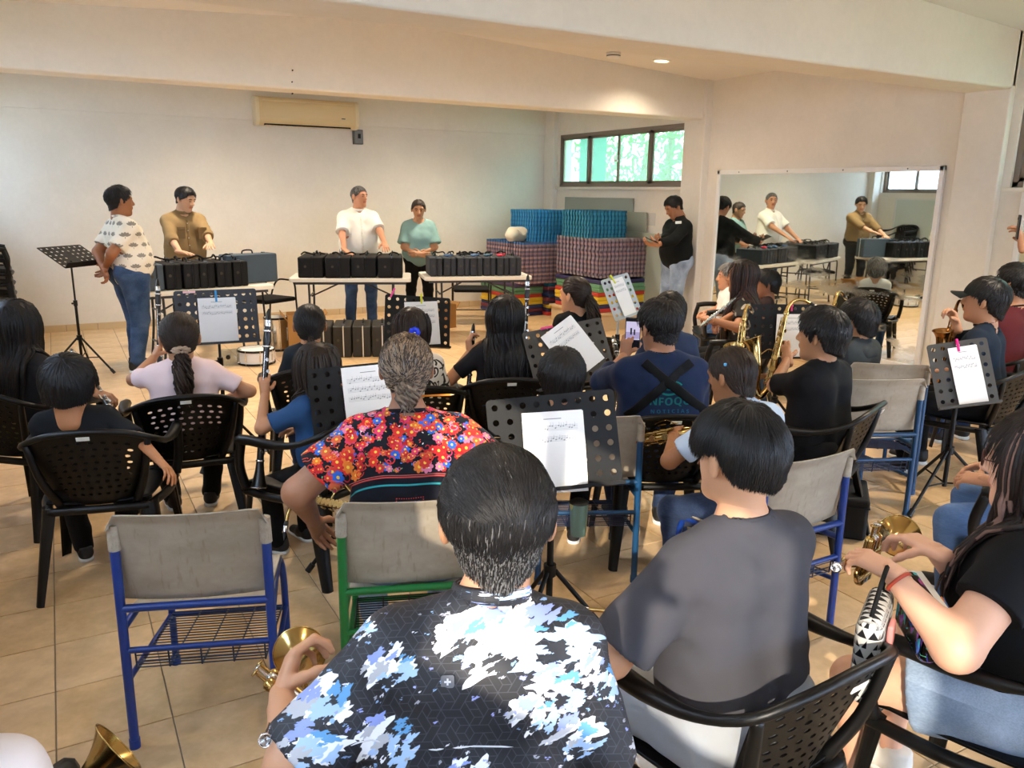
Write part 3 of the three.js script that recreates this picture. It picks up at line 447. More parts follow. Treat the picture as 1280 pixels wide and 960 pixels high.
function sax(label, from, up, bellDir, src = sax0, sc = 0.8) {      // origin at the bow; up: along the body tube; bellDir: side the bell is on
  const r = src.clone(); r.name = numbered('saxophone'); scene.add(r); const y = up.clone().normalize(), x = bellDir.clone().addScaledVector(y, -bellDir.dot(y)).normalize(), z = x.clone().cross(y); r.quaternion.setFromRotationMatrix(new THREE.Matrix4().makeBasis(x, y, z)); r.position.copy(from); r.scale.setScalar(sc); return tag(r, label, 'saxophone', 'saxophones');
}
function makeTrumpet() {
  const o = new THREE.Group(), m = M.brass; const bp = []; const br = []; for (let k = 0; k <= 26; k++) { const t = k / 26; bp.push(V(0, 0, lerp(-0.1, 0.24, t))); br.push(0.0062 + 0.0035 * t + 0.051 * Math.pow(t, 7)); }
  obj('bell', [sweep(bp, br, 30, 1, false), sweep(bp.slice(16), br.slice(16).map((r) => r - 0.0012), 30, 1, false)], m, o); obj('bell_rim', new THREE.TorusGeometry(0.0605, 0.0018, 8, 40).translate(0, 0, 0.24), m, o);
  obj('bell_bow', bar([V(0, 0, -0.098), V(0, -0.004, -0.13), V(0, -0.025, -0.155), V(0, -0.05, -0.13), V(0, -0.054, -0.09), V(0, -0.054, 0)], 0.006, 26), m, o);
  obj('leadpipe', bar([V(0.028, -0.002, -0.2), V(0.028, -0.002, 0.0), V(0.028, -0.002, 0.12), V(0.028, -0.012, 0.155), V(0.028, -0.032, 0.165), V(0.028, -0.05, 0.15), V(0.028, -0.056, 0.12), V(0.028, -0.056, 0.02)], 0.0056, 40), m, o);
  obj('mouthpiece', lathe([[0, 0.05], [0.006, 0.05], [0.0065, 0.02], [0.012, 0.006], [0.0135, 0], [0.013, -0.003], [0.009, -0.002], [0.006, 0.008], [0, 0.01]], 20).rotateX(PI / 2).translate(0.028, -0.002, -0.245), silver, o);
  for (let k = 0; k < 3; k++) { const z = -0.035 + k * 0.032; obj('valve', [lathe([[0, -0.09], [0.0085, -0.09], [0.0125, -0.084], [0.0125, 0.028], [0.0135, 0.03], [0.0135, 0.04], [0.006, 0.046], [0, 0.046]], 18).translate(0.014, 0, z), lathe([[0, 0.075], [0.009, 0.075], [0.009, 0.071], [0.003, 0.07], [0.003, 0.044]], 14).translate(0.014, 0, z)], k === 1 ? silver : m, o); }
  for (const gs of [bar([V(0.014, -0.02, -0.05), V(0.05, -0.02, -0.09), V(0.05, -0.035, -0.09), V(0.014, -0.035, -0.05)], 0.005, 14), bar([V(0.014, -0.02, 0.04), V(0.02, -0.03, 0.14), V(0.02, -0.045, 0.14), V(0.014, -0.045, 0.04)], 0.005, 14)]) obj('valve_slide', gs, m, o);
  obj('finger_hook', new THREE.TorusGeometry(0.012, 0.002, 6, 18).rotateY(PI / 2).translate(0.028, 0.014, 0.06), m, o); for (const z of [-0.06, 0.08]) obj('brace', cyl(V(0.028, -0.003, z), V(0, -0.001, z), 0.003), m, o); return o;
}
const trumpet0 = makeTrumpet();
function trumpet(at, dir, up, label) { const r = trumpet0.clone(); r.name = numbered('trumpet'); scene.add(r); alongZ(r, at, dir, up); return tag(r, label, 'trumpet', 'trumpets'); }
// instrument cases
const caseBlack = new THREE.MeshPhysicalMaterial({ color: 0x0a0b0c, roughness: 0.6, specularIntensity: 0.5 }), caseNavy = std(0x1a2029, 0.6), caseSlate = std(0x3c4b57, 0.55);
function makeCase(w, h, d, mat, trim) {
  const o = new THREE.Group(); obj('shell', box(w * 0.56, h, d, -w * 0.21, h / 2, 0, 0.016), mat, o); obj('lid', box(w * 0.42, h, d, w * 0.285, h / 2, 0, 0.016), mat, o);
  obj('seam_trim', [box(0.012, h * 0.97, d * 1.005, w * 0.075, h / 2, 0, 0.004)], trim ?? M.blackPlastic, o);
  obj('handle', bar([V(w * 0.08, h, -0.06), V(w * 0.08, h + 0.028, -0.05), V(w * 0.08, h + 0.03, 0.05), V(w * 0.08, h, 0.06)], 0.008, 16), M.blackPlastic, o);
  for (const s of [-1, 1]) obj('latch', box(0.035, 0.014, 0.03, w * 0.07, h + 0.004, s * d * 0.32, 0.003), M.steel, o);
  obj('emblem', new THREE.CylinderGeometry(0.014, 0.014, 0.004, 18).rotateX(PI / 2).translate(-w * 0.2, h * 0.55, d / 2 + 0.001), std(0x3a3320, 0.5), o); return o;
}
function placeCase(proto, p, turn, label, group) { const r = proto.clone(); r.name = numbered('instrument_case'); scene.add(r); r.position.copy(p); r.rotation.y = turn; return tag(r, label, 'case', group); }
// interlocking foam mats
function matGeo(w, d, t, teeth) {
  const s = new THREE.Shape(), q = 0.028; const side = []; for (let k = 0; k < teeth; k++) { const a = k / teeth, b = (k + 1) / teeth, m = (b - a) * 0.5; side.push([a + m * 0.35, 0], [a + m * 0.15, -1], [a + m * 1.45, -1], [a + m * 1.25, 0]); }
  const cr = [[-w / 2, -d / 2], [w / 2, -d / 2], [w / 2, d / 2], [-w / 2, d / 2]]; let first = true;
  for (let e = 0; e < 4; e++) { const A = cr[e], B = cr[(e + 1) % 4], dx = B[0] - A[0], dy = B[1] - A[1], l = Math.hypot(dx, dy), nx = -dy / l, ny = dx / l; for (const [u, v] of [[0, 0], ...side]) { const x = A[0] + dx * u - nx * v * q, y = A[1] + dy * u - ny * v * q; first ? s.moveTo(x, y) : s.lineTo(x, y); first = false; } }
  return new THREE.ExtrudeGeometry(s, { depth: t, bevelEnabled: false }).rotateX(PI / 2).translate(0, t, 0);
}

// ------------------------------------------------------------------ people: smooth bodies meshed from distance fields
function surfaceNet(f, b, c) {
  const n = [0, 1, 2].map((k) => Math.ceil((b[k + 3] - b[k]) / c) + 2), [nx, ny, nz] = n, F = new Float32Array(nx * ny * nz).fill(1), B = 4, hd = c * B * 0.95;
  for (let k0 = 0; k0 < nz; k0 += B) for (let j0 = 0; j0 < ny; j0 += B) for (let i0 = 0; i0 < nx; i0 += B) {
    const v = f(b[0] + (i0 + 1.5) * c, b[1] + (j0 + 1.5) * c, b[2] + (k0 + 1.5) * c), far = Math.abs(v) > hd * 1.35 + 0.012;
    for (let k = k0; k < Math.min(nz, k0 + B); k++) for (let j = j0; j < Math.min(ny, j0 + B); j++) for (let i = i0; i < Math.min(nx, i0 + B); i++) F[(k * ny + j) * nx + i] = far ? v : f(b[0] + i * c, b[1] + j * c, b[2] + k * c);
  }
  const vid = new Int32Array(nx * ny * nz).fill(-1), pos = [], idx = [], E = [[0, 1], [0, 2], [0, 4], [1, 3], [1, 5], [2, 3], [2, 6], [3, 7], [4, 5], [4, 6], [5, 7], [6, 7]], g = new Float32Array(8);
  for (let k = 0; k < nz - 1; k++) for (let j = 0; j < ny - 1; j++) for (let i = 0; i < nx - 1; i++) {
    let m = 0; for (let q = 0; q < 8; q++) { g[q] = F[((k + (q >> 2)) * ny + j + ((q >> 1) & 1)) * nx + i + (q & 1)]; if (g[q] < 0) m |= 1 << q; }
    if (m === 0 || m === 255) continue; let x = 0, y = 0, z = 0, w = 0;
    for (const [a, d] of E) if ((m >> a & 1) !== (m >> d & 1)) { const t = g[a] / (g[a] - g[d]); x += (a & 1) + t * ((d & 1) - (a & 1)); y += (a >> 1 & 1) + t * ((d >> 1 & 1) - (a >> 1 & 1)); z += (a >> 2) + t * ((d >> 2) - (a >> 2)); w++; }
    vid[(k * ny + j) * nx + i] = pos.length / 3; pos.push(b[0] + (i + x / w) * c, b[1] + (j + y / w) * c, b[2] + (k + z / w) * c);
  }
  const at = (i, j, k) => vid[(k * ny + j) * nx + i];
  for (let k = 1; k < nz - 1; k++) for (let j = 1; j < ny - 1; j++) for (let i = 1; i < nx - 1; i++) {
    const o = F[(k * ny + j) * nx + i] < 0; const q = (A, Bq, C, D, flip) => { if (A < 0 || Bq < 0 || C < 0 || D < 0) return; flip ? idx.push(A, Bq, C, A, C, D) : idx.push(A, C, Bq, A, D, C); };
    if (o !== (F[(k * ny + j) * nx + i + 1] < 0)) q(at(i, j - 1, k - 1), at(i, j, k - 1), at(i, j, k), at(i, j - 1, k), o);
    if (o !== (F[(k * ny + j + 1) * nx + i] < 0)) q(at(i - 1, j, k - 1), at(i - 1, j, k), at(i, j, k), at(i, j, k - 1), o);
    if (o !== (F[((k + 1) * ny + j) * nx + i] < 0)) q(at(i - 1, j - 1, k), at(i, j - 1, k), at(i, j, k), at(i - 1, j, k), o);
  }
  const geo = new THREE.BufferGeometry(); geo.setAttribute('position', new THREE.Float32BufferAttribute(pos, 3)); geo.setIndex(idx); geo.computeVertexNormals(); return geo;
}
// a field is a list of tapered capsules joined with a smooth minimum
function cap(a, b, ra, rb = ra, k = 0.03) { return { a, b, ra, rb, k, d: b.clone().sub(a), l2: Math.max(1e-9, b.distanceToSquared(a)) }; }
function capD(c, x, y, z) { const px = x - c.a.x, py = y - c.a.y, pz = z - c.a.z; let t = (px * c.d.x + py * c.d.y + pz * c.d.z) / c.l2; t = t < 0 ? 0 : t > 1 ? 1 : t; const qx = px - c.d.x * t, qy = py - c.d.y * t, qz = pz - c.d.z * t; return Math.sqrt(qx * qx + qy * qy + qz * qz) - (c.ra + (c.rb - c.ra) * t); }
const smin = (a, b, k) => { const h = Math.max(k - Math.abs(a - b), 0) / k; return Math.min(a, b) - h * h * k * 0.25; };
const smax = (a, b, k) => -smin(-a, -b, k);
const field = (caps) => (x, y, z) => { let d = 1e3; for (const c of caps) { const e = capD(c, x, y, z); d = d > 900 ? e : e - d > c.k ? d : smin(d, e, c.k); } return d; };
function boundsOf(caps, pad = 0.03) { const b = [1e9, 1e9, 1e9, -1e9, -1e9, -1e9]; for (const c of caps) for (const [p, r] of [[c.a, c.ra], [c.b, c.rb]]) { const q = [p.x, p.y, p.z]; for (let i = 0; i < 3; i++) { b[i] = Math.min(b[i], q[i] - r - pad); b[i + 3] = Math.max(b[i + 3], q[i] + r + pad); } } return b; }
const ell = (x, y, z, cx, cy, cz, rx, ry, rz) => { const a = (x - cx) / rx, b = (y - cy) / ry, c = (z - cz) / rz, k0 = Math.sqrt(a * a + b * b + c * c), k1 = Math.sqrt(a * a / rx / rx + b * b / ry / ry + c * c / rz / rz); return k0 < 1e-6 ? -Math.min(rx, ry, rz) : k0 * (k0 - 1) / k1; };
// head: 0.23 m tall, centre at the origin, face to +z
const neckStub = cap(V(0, -0.05, -0.028), V(0, -0.135, -0.036), 0.053, 0.054);
const noseB = cap(V(0, 0.02, 0.083), V(0, -0.018, 0.1), 0.008, 0.013), noseW = cap(V(-0.013, -0.022, 0.088), V(0.013, -0.022, 0.088), 0.008), lipU = cap(V(-0.018, -0.047, 0.082), V(0.018, -0.047, 0.082), 0.0065), lipL = cap(V(-0.014, -0.056, 0.08), V(0.014, -0.056, 0.08), 0.007), brow = cap(V(-0.042, 0.03, 0.068), V(0.042, 0.03, 0.068), 0.014), chin = cap(V(-0.012, -0.095, 0.058), V(0.012, -0.095, 0.058), 0.02);
function skullD(x, y, z) { let d = ell(x, y, z, 0, 0.03, -0.012, 0.074, 0.086, 0.094); d = smin(d, ell(x, y, z, 0, -0.035, 0.02, 0.06, 0.082, 0.066), 0.04); return smin(d, capD(neckStub, x, y, z), 0.03); }
function headD(x, y, z) {
  let d = skullD(x, y, z); d = smin(d, capD(chin, x, y, z), 0.03); d = smin(d, capD(brow, x, y, z), 0.02);
  const ax = Math.abs(x); d = smax(d, -(Math.hypot(ax - 0.031, y - 0.01, z - 0.098) - 0.019), 0.015); d = smin(d, Math.hypot(ax - 0.031, y - 0.01, z - 0.068) - 0.0155, 0.006);
  d = smin(d, capD(noseB, x, y, z), 0.012); d = smin(d, capD(noseW, x, y, z), 0.01); d = smin(d, capD(lipU, x, y, z), 0.008); d = smin(d, capD(lipL, x, y, z), 0.006);
  d = smin(d, ell(ax + (z + 0.01) * 0.35, y, z, 0.084, 0.002, -0.012, 0.01, 0.034, 0.021), 0.01); return d;
}
const headGeo = (() => {
  const g = surfaceNet(headD, [-0.105, -0.18, -0.125, 0.105, 0.135, 0.135], 0.0046), p = g.attributes.position, col = new Float32Array(p.count * 3);
  for (let i = 0; i < p.count; i++) { const x = Math.abs(p.getX(i)), y = p.getY(i), z = p.getZ(i); let c = [1, 1, 1]; if (z > 0.07 && x < 0.024 && y < -0.04 && y > -0.063) c = [0.82, 0.55, 0.55]; if (z > 0.055 && x > 0.012 && x < 0.05 && Math.abs(y - 0.034 + Math.abs(x - 0.03) * 0.2) < 0.0055) c = [0.16, 0.12, 0.1]; if (Math.hypot(x - 0.031, (y - 0.01) * 2) < 0.013 && z > 0.06) c = Math.abs(x - 0.031) < 0.006 ? [0.08, 0.06, 0.05] : [0.75, 0.72, 0.7]; col.set(c, i * 3); }
  g.setAttribute('color', new THREE.BufferAttribute(col, 3)); return g;
})();
// right hand: wrist at the origin, fingers along +y, palm to +z, thumb to +x
function handGeo(curl, spread = 0.06, thumb = 0.5, cell = 0.0042) {
  const c = [cap(V(0.012, -0.03, 0), V(0.02, 0.075, 0), 0.018, 0.0135, 0.02), cap(V(-0.01, -0.03, 0), V(-0.022, 0.072, 0), 0.018, 0.0125, 0.02), cap(V(0, 0, 0.002), V(0, 0.075, 0.002), 0.016, 0.013, 0.02)];
  const F = [[0.029, 0.082, 0.042, 0.026, 0.02], [0.0095, 0.087, 0.046, 0.029, 0.021], [-0.0095, 0.084, 0.043, 0.027, 0.02], [-0.027, 0.075, 0.033, 0.021, 0.018]];
  F.forEach(([x, y, ...ls], k) => { let p = V(x, y, 0), a = 0; const sx = (1.5 - k) * spread; const q = curl[k] ?? curl[0]; ls.forEach((l, j) => { a += q * [0.85, 1.15, 0.7][j]; const e = p.clone().add(V(sx * Math.cos(a), Math.cos(a), Math.sin(a)).normalize().multiplyScalar(l)); c.push(cap(p, e, 0.0092 - j * 0.0006 - (k === 3 ? 0.001 : 0), 0.0086 - j * 0.0008 - (k === 3 ? 0.001 : 0), 0.006)); p = e; }); });
  let p = V(0.022, 0.018, 0.006); [[0.035, 0.9, 0.012], [0.03, 0.55, 0.0105], [0.024, 0.3, 0.0095]].forEach(([l, a, r], j) => { const e = p.clone().add(V(Math.sin(a), Math.cos(a), thumb * (0.6 + j * 0.5)).normalize().multiplyScalar(l)); c.push(cap(p, e, r, r * 0.92, 0.012)); p = e; });
  return surfaceNet(field(c), boundsOf(c, 0.012), cell);
}
const HANDS = { relax: handGeo([0.35, 0.4, 0.45, 0.5]), grip: handGeo([0.8, 0.85, 0.9, 0.95], 0.02, 1.0), hold: handGeo([0.55, 0.6, 0.62, 0.66], 0.03, 0.8), flat: handGeo([0.12, 0.1, 0.12, 0.15], 0.1, 0.2) };
const flipX = (g) => { const h = g.clone(); h.scale(-1, 1, 1); const ix = h.index.array; for (let i = 0; i < ix.length; i += 3) { const t = ix[i]; ix[i] = ix[i + 1]; ix[i + 1] = t; } h.computeVertexNormals(); return h; };
const HANDS_L = Object.fromEntries(Object.entries(HANDS).map(([k, g]) => [k, flipX(g)]));
// shoe: heel at -z, toe at +z, sole on y = 0
const shoeG = (() => { const c = [cap(V(0, 0.05, -0.05), V(0, 0.045, 0.03), 0.04, 0.042, 0.03), cap(V(0, 0.04, 0.03), V(0.004, 0.03, 0.14), 0.042, 0.032, 0.03), cap(V(0, 0.06, -0.045), V(0, 0.1, -0.05), 0.042, 0.042, 0.03)], f = field(c); return surfaceNet((x, y, z) => Math.max(f(x, y, z), 0.016 - y, y - 0.105), [-0.07, 0, -0.12, 0.07, 0.12, 0.2], 0.0075); })();
const soleG = (() => { const c = [cap(V(0, 0.02, -0.05), V(0.002, 0.02, 0.14), 0.047, 0.04)], f = field(c); return surfaceNet((x, y, z) => Math.max(f(x, y, z), -y + 0.001, y - 0.024), [-0.07, -0.02, -0.12, 0.07, 0.05, 0.2], 0.0075); })();
const SKIN = { tan: [0xb98560], dark: [0x8f5d3f], light: [0xd3a07c], pink: [0xcf9578] };
const skinMats = {}; const skinMat = (c) => skinMats[c] ??= new THREE.MeshPhysicalMaterial({ color: c, roughness: 0.55, vertexColors: true, sheen: 0.1 });
function fleck(w = 1) { return 1; }
function withColor(g, rgb = [1, 1, 1]) { if (!g.attributes.color) { const n = g.attributes.position.count, a = new Float32Array(n * 3); for (let i = 0; i < n; i++) a.set(rgb, i * 3); g.setAttribute('color', new THREE.BufferAttribute(a, 3)); } g.deleteAttribute('uv'); return g; }

// ---- hair
function hairRadius(dx, dy, dz, t) { let r = 0.24; const c = [0, 0.005, -0.012]; for (let k = 0; k < 40; k++) { const d = skullD(c[0] + dx * r, c[1] + dy * r, c[2] + dz * r) - t; if (d < 0.0006) break; r -= d * 0.8; if (r < 0.02) break; } return r; }
const hairLine = (az, h) => { // az 0 = face, PI = back; the height where hair starts
  const a = Math.abs(az); const P = h.line ?? [[0, 0.076], [0.55, 0.066], [0.9, 0.03], [1.25, 0.012], [1.5, -0.02], [1.62, 0.028], [1.8, 0.0], [2.1, -0.05], [PI, h.nape ?? -0.075]];
  for (let k = 0; k < P.length - 1; k++) if (a <= P[k + 1][0]) return lerp(P[k][1], P[k + 1][1], (a - P[k][0]) / (P[k + 1][0] - P[k][0])); return P[P.length - 1][1];
};
function hairGeometry(h) {
  const { thick = 0.018, strands = 500, len = 0.05, width = 0.003, seed = 1, tone = [0.012, 0.01, 0.01], grey = 0, top = 1 } = h; const r = rngOf(seed * 991 + 17), pos = [], idx = [], col = [];
  const thickAt = (dx, dy, dz) => { const az = Math.atan2(dx, dz), y0 = 0.005 + hairRadius(dx, dy, dz, 0.001) * dy; const ye = hairLine(az, h); const e = sstep(-0.004, 0.016, y0 - ye); const side = h.fade ? sstep(-0.35, 0.45, dy) : 1; return e <= 0.01 ? -0.006 : e * (0.003 + thick * lerp(h.fade ?? 1, 1, side)) * (1 + 0.12 * noise3(dx * 6 + seed, dy * 6, dz * 6)); };
  const NU = 56, NV = 36;
  for (let j = 0; j <= NV; j++) for (let i = 0; i < NU; i++) { const ph = j / NV * PI, th = i / NU * 2 * PI, dx = Math.sin(ph) * Math.sin(th), dy = Math.cos(ph), dz = Math.sin(ph) * Math.cos(th); const t = thickAt(dx, dy, dz), R = hairRadius(dx, dy, dz, t); pos.push(dx * R, 0.005 + dy * R, -0.012 + dz * R); const v = 0.8 + 0.4 * r(); col.push(tone[0] * v, tone[1] * v, tone[2] * v); }
  for (let j = 0; j < NV; j++) for (let i = 0; i < NU; i++) { const a = j * NU + i, b = j * NU + (i + 1) % NU; idx.push(a, a + NU, b, b, a + NU, b + NU); }
  const lock = (pts, rad0, c) => { const n = pts.length, b0 = pos.length / 3; for (let i = 0; i < n; i++) { const t = (i < n - 1 ? pts[i + 1].clone().sub(pts[i]) : pts[i].clone().sub(pts[i - 1])).normalize(); const out = V(pts[i].x, pts[i].y * 0.3, pts[i].z + 0.01).normalize(), s = t.clone().cross(out).normalize(), up = s.clone().cross(t); const w = rad0 * Math.sin(PI * (0.12 + 0.85 * (i / (n - 1)))) ; for (const [a, q] of [[1, 0], [0, 0.6], [-1, 0]]) { const p = pts[i].clone().addScaledVector(s, a * w).addScaledVector(up, q * w); pos.push(p.x, p.y, p.z); col.push(c[0], c[1], c[2]); } }
    for (let i = 0; i < n - 1; i++) for (let k = 0; k < 2; k++) { const a = b0 + i * 3 + k; idx.push(a, a + 3, a + 1, a + 1, a + 3, a + 4); } };
  const whorl = h.whorl ?? V(0.0, 0.1, -0.06);
  let made = 0, guard = 0;
  while (made < strands && guard++ < strands * 6) {
    const z = 2 * r() - 1, a = r() * 2 * PI, s = Math.sqrt(1 - z * z), dx = s * Math.cos(a), dy = z, dz = s * Math.sin(a); const t = thickAt(dx, dy, dz); if (t < 0.003) continue; made++;
    const R = hairRadius(dx, dy, dz, t); let p = V(dx * R, 0.005 + dy * R, -0.012 + dz * R); const pts = [p.clone()]; const n = 5, L = len * (0.55 + 0.7 * r()) * (h.fade ? lerp(0.35, 1, sstep(-0.2, 0.5, dy)) : 1); const jit = V(r() - 0.5, r() - 0.5, r() - 0.5).multiplyScalar(h.messy ?? 0.35);
    for (let k = 1; k < n; k++) {
      const q = V(p.x, p.y - 0.005, p.z + 0.012).normalize(); let f = h.flow ? h.flow(p, q, whorl) : p.clone().sub(whorl).normalize().add(V(0, -0.5, 0)); f.add(jit); f.addScaledVector(q, -f.dot(q)).normalize(); p = p.clone().addScaledVector(f, L / (n - 1));
      const d = p.clone().sub(V(0, 0.005, -0.012)), rr = d.length(); d.normalize(); const tt = Math.max(t * 0.9, thickAt(d.x, d.y, d.z)) + 0.003 * (1 + (h.lift ?? 0) * k / n) * (0.4 + r()); const R2 = hairRadius(d.x, d.y, d.z, Math.max(0.004, tt)); if (R2 > 0.03 && R2 < 0.2) p = V(d.x * R2, 0.005 + d.y * R2, -0.012 + d.z * R2); if (!h.long && p.y < hairLine(Math.atan2(d.x, d.z), h) - 0.008) break; pts.push(p.clone());
    }
    const gy = typeof grey === 'function' ? grey(dx, dy, dz) : grey; const v = 0.6 + 0.9 * r(); let c = tone.map((q) => q * v); if (r() < gy) { const w = (h.greyV ?? 0.2) * (0.7 + 0.6 * r()); c = [w, w * 0.97, w * 0.93]; } else if (h.tone2 && r() < 0.45) c = h.tone2.map((q) => q * v);
    if (pts.length > 1) lock(pts, width * (0.7 + 0.6 * r()), c);
  }
  return { pos, idx, col, lock, r, done() { const g = new THREE.BufferGeometry(); g.setAttribute('position', new THREE.Float32BufferAttribute(pos, 3)); g.setAttribute('color', new THREE.Float32BufferAttribute(col, 3)); g.setIndex(idx); g.computeVertexNormals(); return g; } };
}
const hairMat = new THREE.MeshPhysicalMaterial({ color: 0xffffff, vertexColors: true, roughness: 0.45, specularIntensity: 0.45, side: THREE.DoubleSide });

// ---- cloth materials
const weave = noiseTex(256, 256, (x, y) => { const v = 128 + 34 * Math.sin(x * 1.57) * Math.sin(y * 1.57) + 26 * fbm(x / 14, y / 14, 2); return [v, v, v]; }, 6, 6, false);
const cloth = (c, o = {}) => new THREE.MeshPhysicalMaterial({ color: c, roughness: 0.92, specularIntensity: 0.5, bumpMap: weave, bumpScale: 0.0006, sheen: 0.15, sheenRoughness: 0.8, sheenColor: new THREE.Color(c), side: THREE.DoubleSide, ...o });
const denimT = noiseTex(256, 256, (x, y) => { const n = fbm(x / 50, y / 50, 1) * 26 + (hash3(x, y, 2) - 0.5) * 26; return [52 + n, 74 + n, 106 + n]; }, 2, 2);
const denim = cloth(0xffffff, { map: denimT }), denimLight = cloth(0xffffff, { map: noiseTex(256, 256, (x, y) => { const n = fbm(x / 40, y / 60, 4) * 46 + (hash3(x, y, 2) - 0.5) * 20; return [146 + n, 164 + n, 186 + n]; }, 2, 2) }), denimDark = cloth(0xffffff, { map: noiseTex(256, 256, (x, y) => { const n = fbm(x / 50, y / 50, 1) * 16 + (hash3(x, y, 2) - 0.5) * 16; return [36 + n, 50 + n, 78 + n]; }, 2, 2) });
const black = cloth(0x121214), navy = cloth(0x141c33), blackPants = cloth(0x0e0e10);

// solve a two-bone limb: returns the middle joint
function ik(S, T, l1, l2, pole) { let d = T.clone().sub(S), L = d.length(); const max = (l1 + l2) * 0.995; if (L > max) { T = S.clone().addScaledVector(d, max / L); d = T.clone().sub(S); L = max; } L = Math.max(L, Math.abs(l1 - l2) + 0.02); const n = d.clone().normalize(), a = (l1 * l1 - l2 * l2 + L * L) / (2 * L), h = Math.sqrt(Math.max(0, l1 * l1 - a * a)); const p = pole.clone().addScaledVector(n, -pole.dot(n)).normalize(); return [S.clone().addScaledVector(n, a).addScaledVector(p, h), T]; }

let personSeed = 0;
function person(q) {
  const o = thing('person', q.label, 'person', V(0, 0, 0), 0, q.group); const sd = ++personSeed;
  const hs = q.hs ?? 1, seated = q.seat !== undefined, a = rad(q.face ?? 0), lean = rad(q.lean ?? 0), tiltS = rad(q.side ?? 0), cell = q.cell ?? 0.012;
  const topW = atD(...q.head), h = topW.y; const base = seated ? q.seat : 0, k0 = seated ? 0.105 : 0.915;
  const cl = Math.cos(lean) * Math.cos(tiltS), nk = 0.165, s = q.s ?? (h - base - (0.115 * hs + 0.012)) / (k0 + 0.455 * cl + nk * 0.97); const w = (q.w ?? 1) * s, g = (q.g ?? 1) * s;
  const dirT = V(Math.sin(tiltS), Math.cos(lean) * Math.cos(tiltS), Math.sin(lean)).normalize();
  const P = V(0, base + k0 * s, 0), N = P.clone().addScaledVector(dirT, 0.455 * s), C = P.clone().addScaledVector(dirT, 0.3 * s);
  const hy = rad(q.headYaw ?? 0), hp = rad(q.headPitch ?? 0), hr = rad(q.headRoll ?? 0), HQ = new THREE.Quaternion().setFromEuler(new THREE.Euler(hp, hy, hr, 'YXZ')), piv = V(0, -0.1, -0.03).multiplyScalar(hs), Hc = piv.clone().sub(piv.clone().applyQuaternion(HQ)).add(N).addScaledVector(dirT, nk * s * 0.75).add(V(0, nk * s * 0.25, 0.025 * s + (q.headFwd ?? 0)));
  // anchor: move the figure so that the head top stands where the photo shows it
  const th = PI - a, cs = Math.cos(th), sn = Math.sin(th); const rot = (v) => V(v.x * cs + v.z * sn, v.y, -v.x * sn + v.z * cs), inv = (v) => V(v.x * cs - v.z * sn, v.y, v.x * sn + v.z * cs);
  const org = topW.clone().sub(rot(Hc)); org.y = 0; o.position.copy(org); o.rotation.y = th;
  const toL = (pw) => inv(pw.clone().sub(org)), toW = (pl) => rot(pl).add(org);
  const sh = (q.sh ?? 0.158) * w, Sh = [1, -1].map((e) => N.clone().addScaledVector(dirT, -0.062 * s).add(V(e * sh, 0, 0.0)));
  const l1 = 0.275 * s, l2 = 0.235 * s; const arms = ['L', 'R'].map((k, i) => { const e = i ? -1 : 1, A = q['arm' + k] ?? {}; let T = A.at ? toL(atD(...A.at)) : A.w ? toL(A.w) : A.to ? V(A.to[0] * e, A.to[1], A.to[2]).multiplyScalar(s).add(P) : seated ? V(e * 0.13 * s, P.y + 0.1 * s, 0.3 * s) : V(e * (sh + 0.07 * s), P.y - 0.08 * s, 0.05 * s); const pole = A.pole ? V(A.pole[0] * e, A.pole[1], A.pole[2]) : V(e * 0.6, -0.5, -0.6); const [E, W] = ik(Sh[i], T, l1, l2, pole); return { e, S: Sh[i], E, W, A }; });
  const legs = [1, -1].map((e, i) => {
    const H = P.clone().add(V(e * 0.088 * w, -0.02 * s, 0)); const L = q['leg' + (i ? 'R' : 'L')] ?? {}; const foot = V(e * (L.x ?? 0.13) * s, 0.085 * s, (L.z ?? (seated ? 0.36 : 0.0)) * s); const [K, F] = ik(H, foot, 0.41 * s, 0.4 * s, seated ? V(e * (L.spread ?? 0.25), 1, 0.5) : V(e * 0.1, 0, 1)); return { e, H, K, F, L };
  });
  const torso = (x) => { const r = []; const bw = 0.07 * w; const at = (u, sx, z) => P.clone().addScaledVector(dirT, u * s).add(V(sx, 0, z)); const bel = (q.belly ?? 0) * s;
    for (const e of [1, -1]) { r.push(cap(at(-0.02, e * 0.075 * w, -0.01), at(0.1, e * 0.072 * w, bel * 0.3), 0.1 * g + x, 0.1 * g + bel * 0.25 + x, 0.05), cap(at(0.1, e * 0.07 * w, bel * 0.3), at(0.33, e * (bw + 0.008), 0.005), 0.1 * g + bel * 0.25 + x, 0.098 * g + x, 0.06)); r.push(cap(at(0.36, e * 0.06 * w, -0.005), Sh[e > 0 ? 0 : 1], 0.066 * g + x, 0.044 * s + x, 0.06)); }
    if (bel) r.push(cap(at(0.06, 0, bel), at(0.2, 0, bel), 0.1 * g + x, 0.095 * g + x, 0.08));
    if (q.bust) for (const e of [1, -1]) r.push(cap(at(0.27, e * 0.065 * w, 0.075 * g + q.bust * 0.3 * s), at(0.25, e * 0.06 * w, 0.08 * g + q.bust * 0.5 * s), 0.05 * s + q.bust * 0.4 + x, 0.05 * s + q.bust * 0.4 + x, 0.05));
    return r; };
  const trap = (x) => [1, -1].map((e, i) => cap(N.clone().add(V(e * 0.02 * s, 0.015 * s, -0.012 * s)), Sh[i].clone().lerp(N, 0.25), 0.04 * s + x, 0.036 * s + x, 0.05));
  const neck = cap(N.clone().addScaledVector(dirT, -0.06 * s), Hc.clone().add(V(0, -0.07, -0.03).multiplyScalar(hs).applyQuaternion(HQ)), 0.058 * (q.neckR ?? 1) * s, 0.05 * (q.neckR ?? 1) * hs, 0.04);
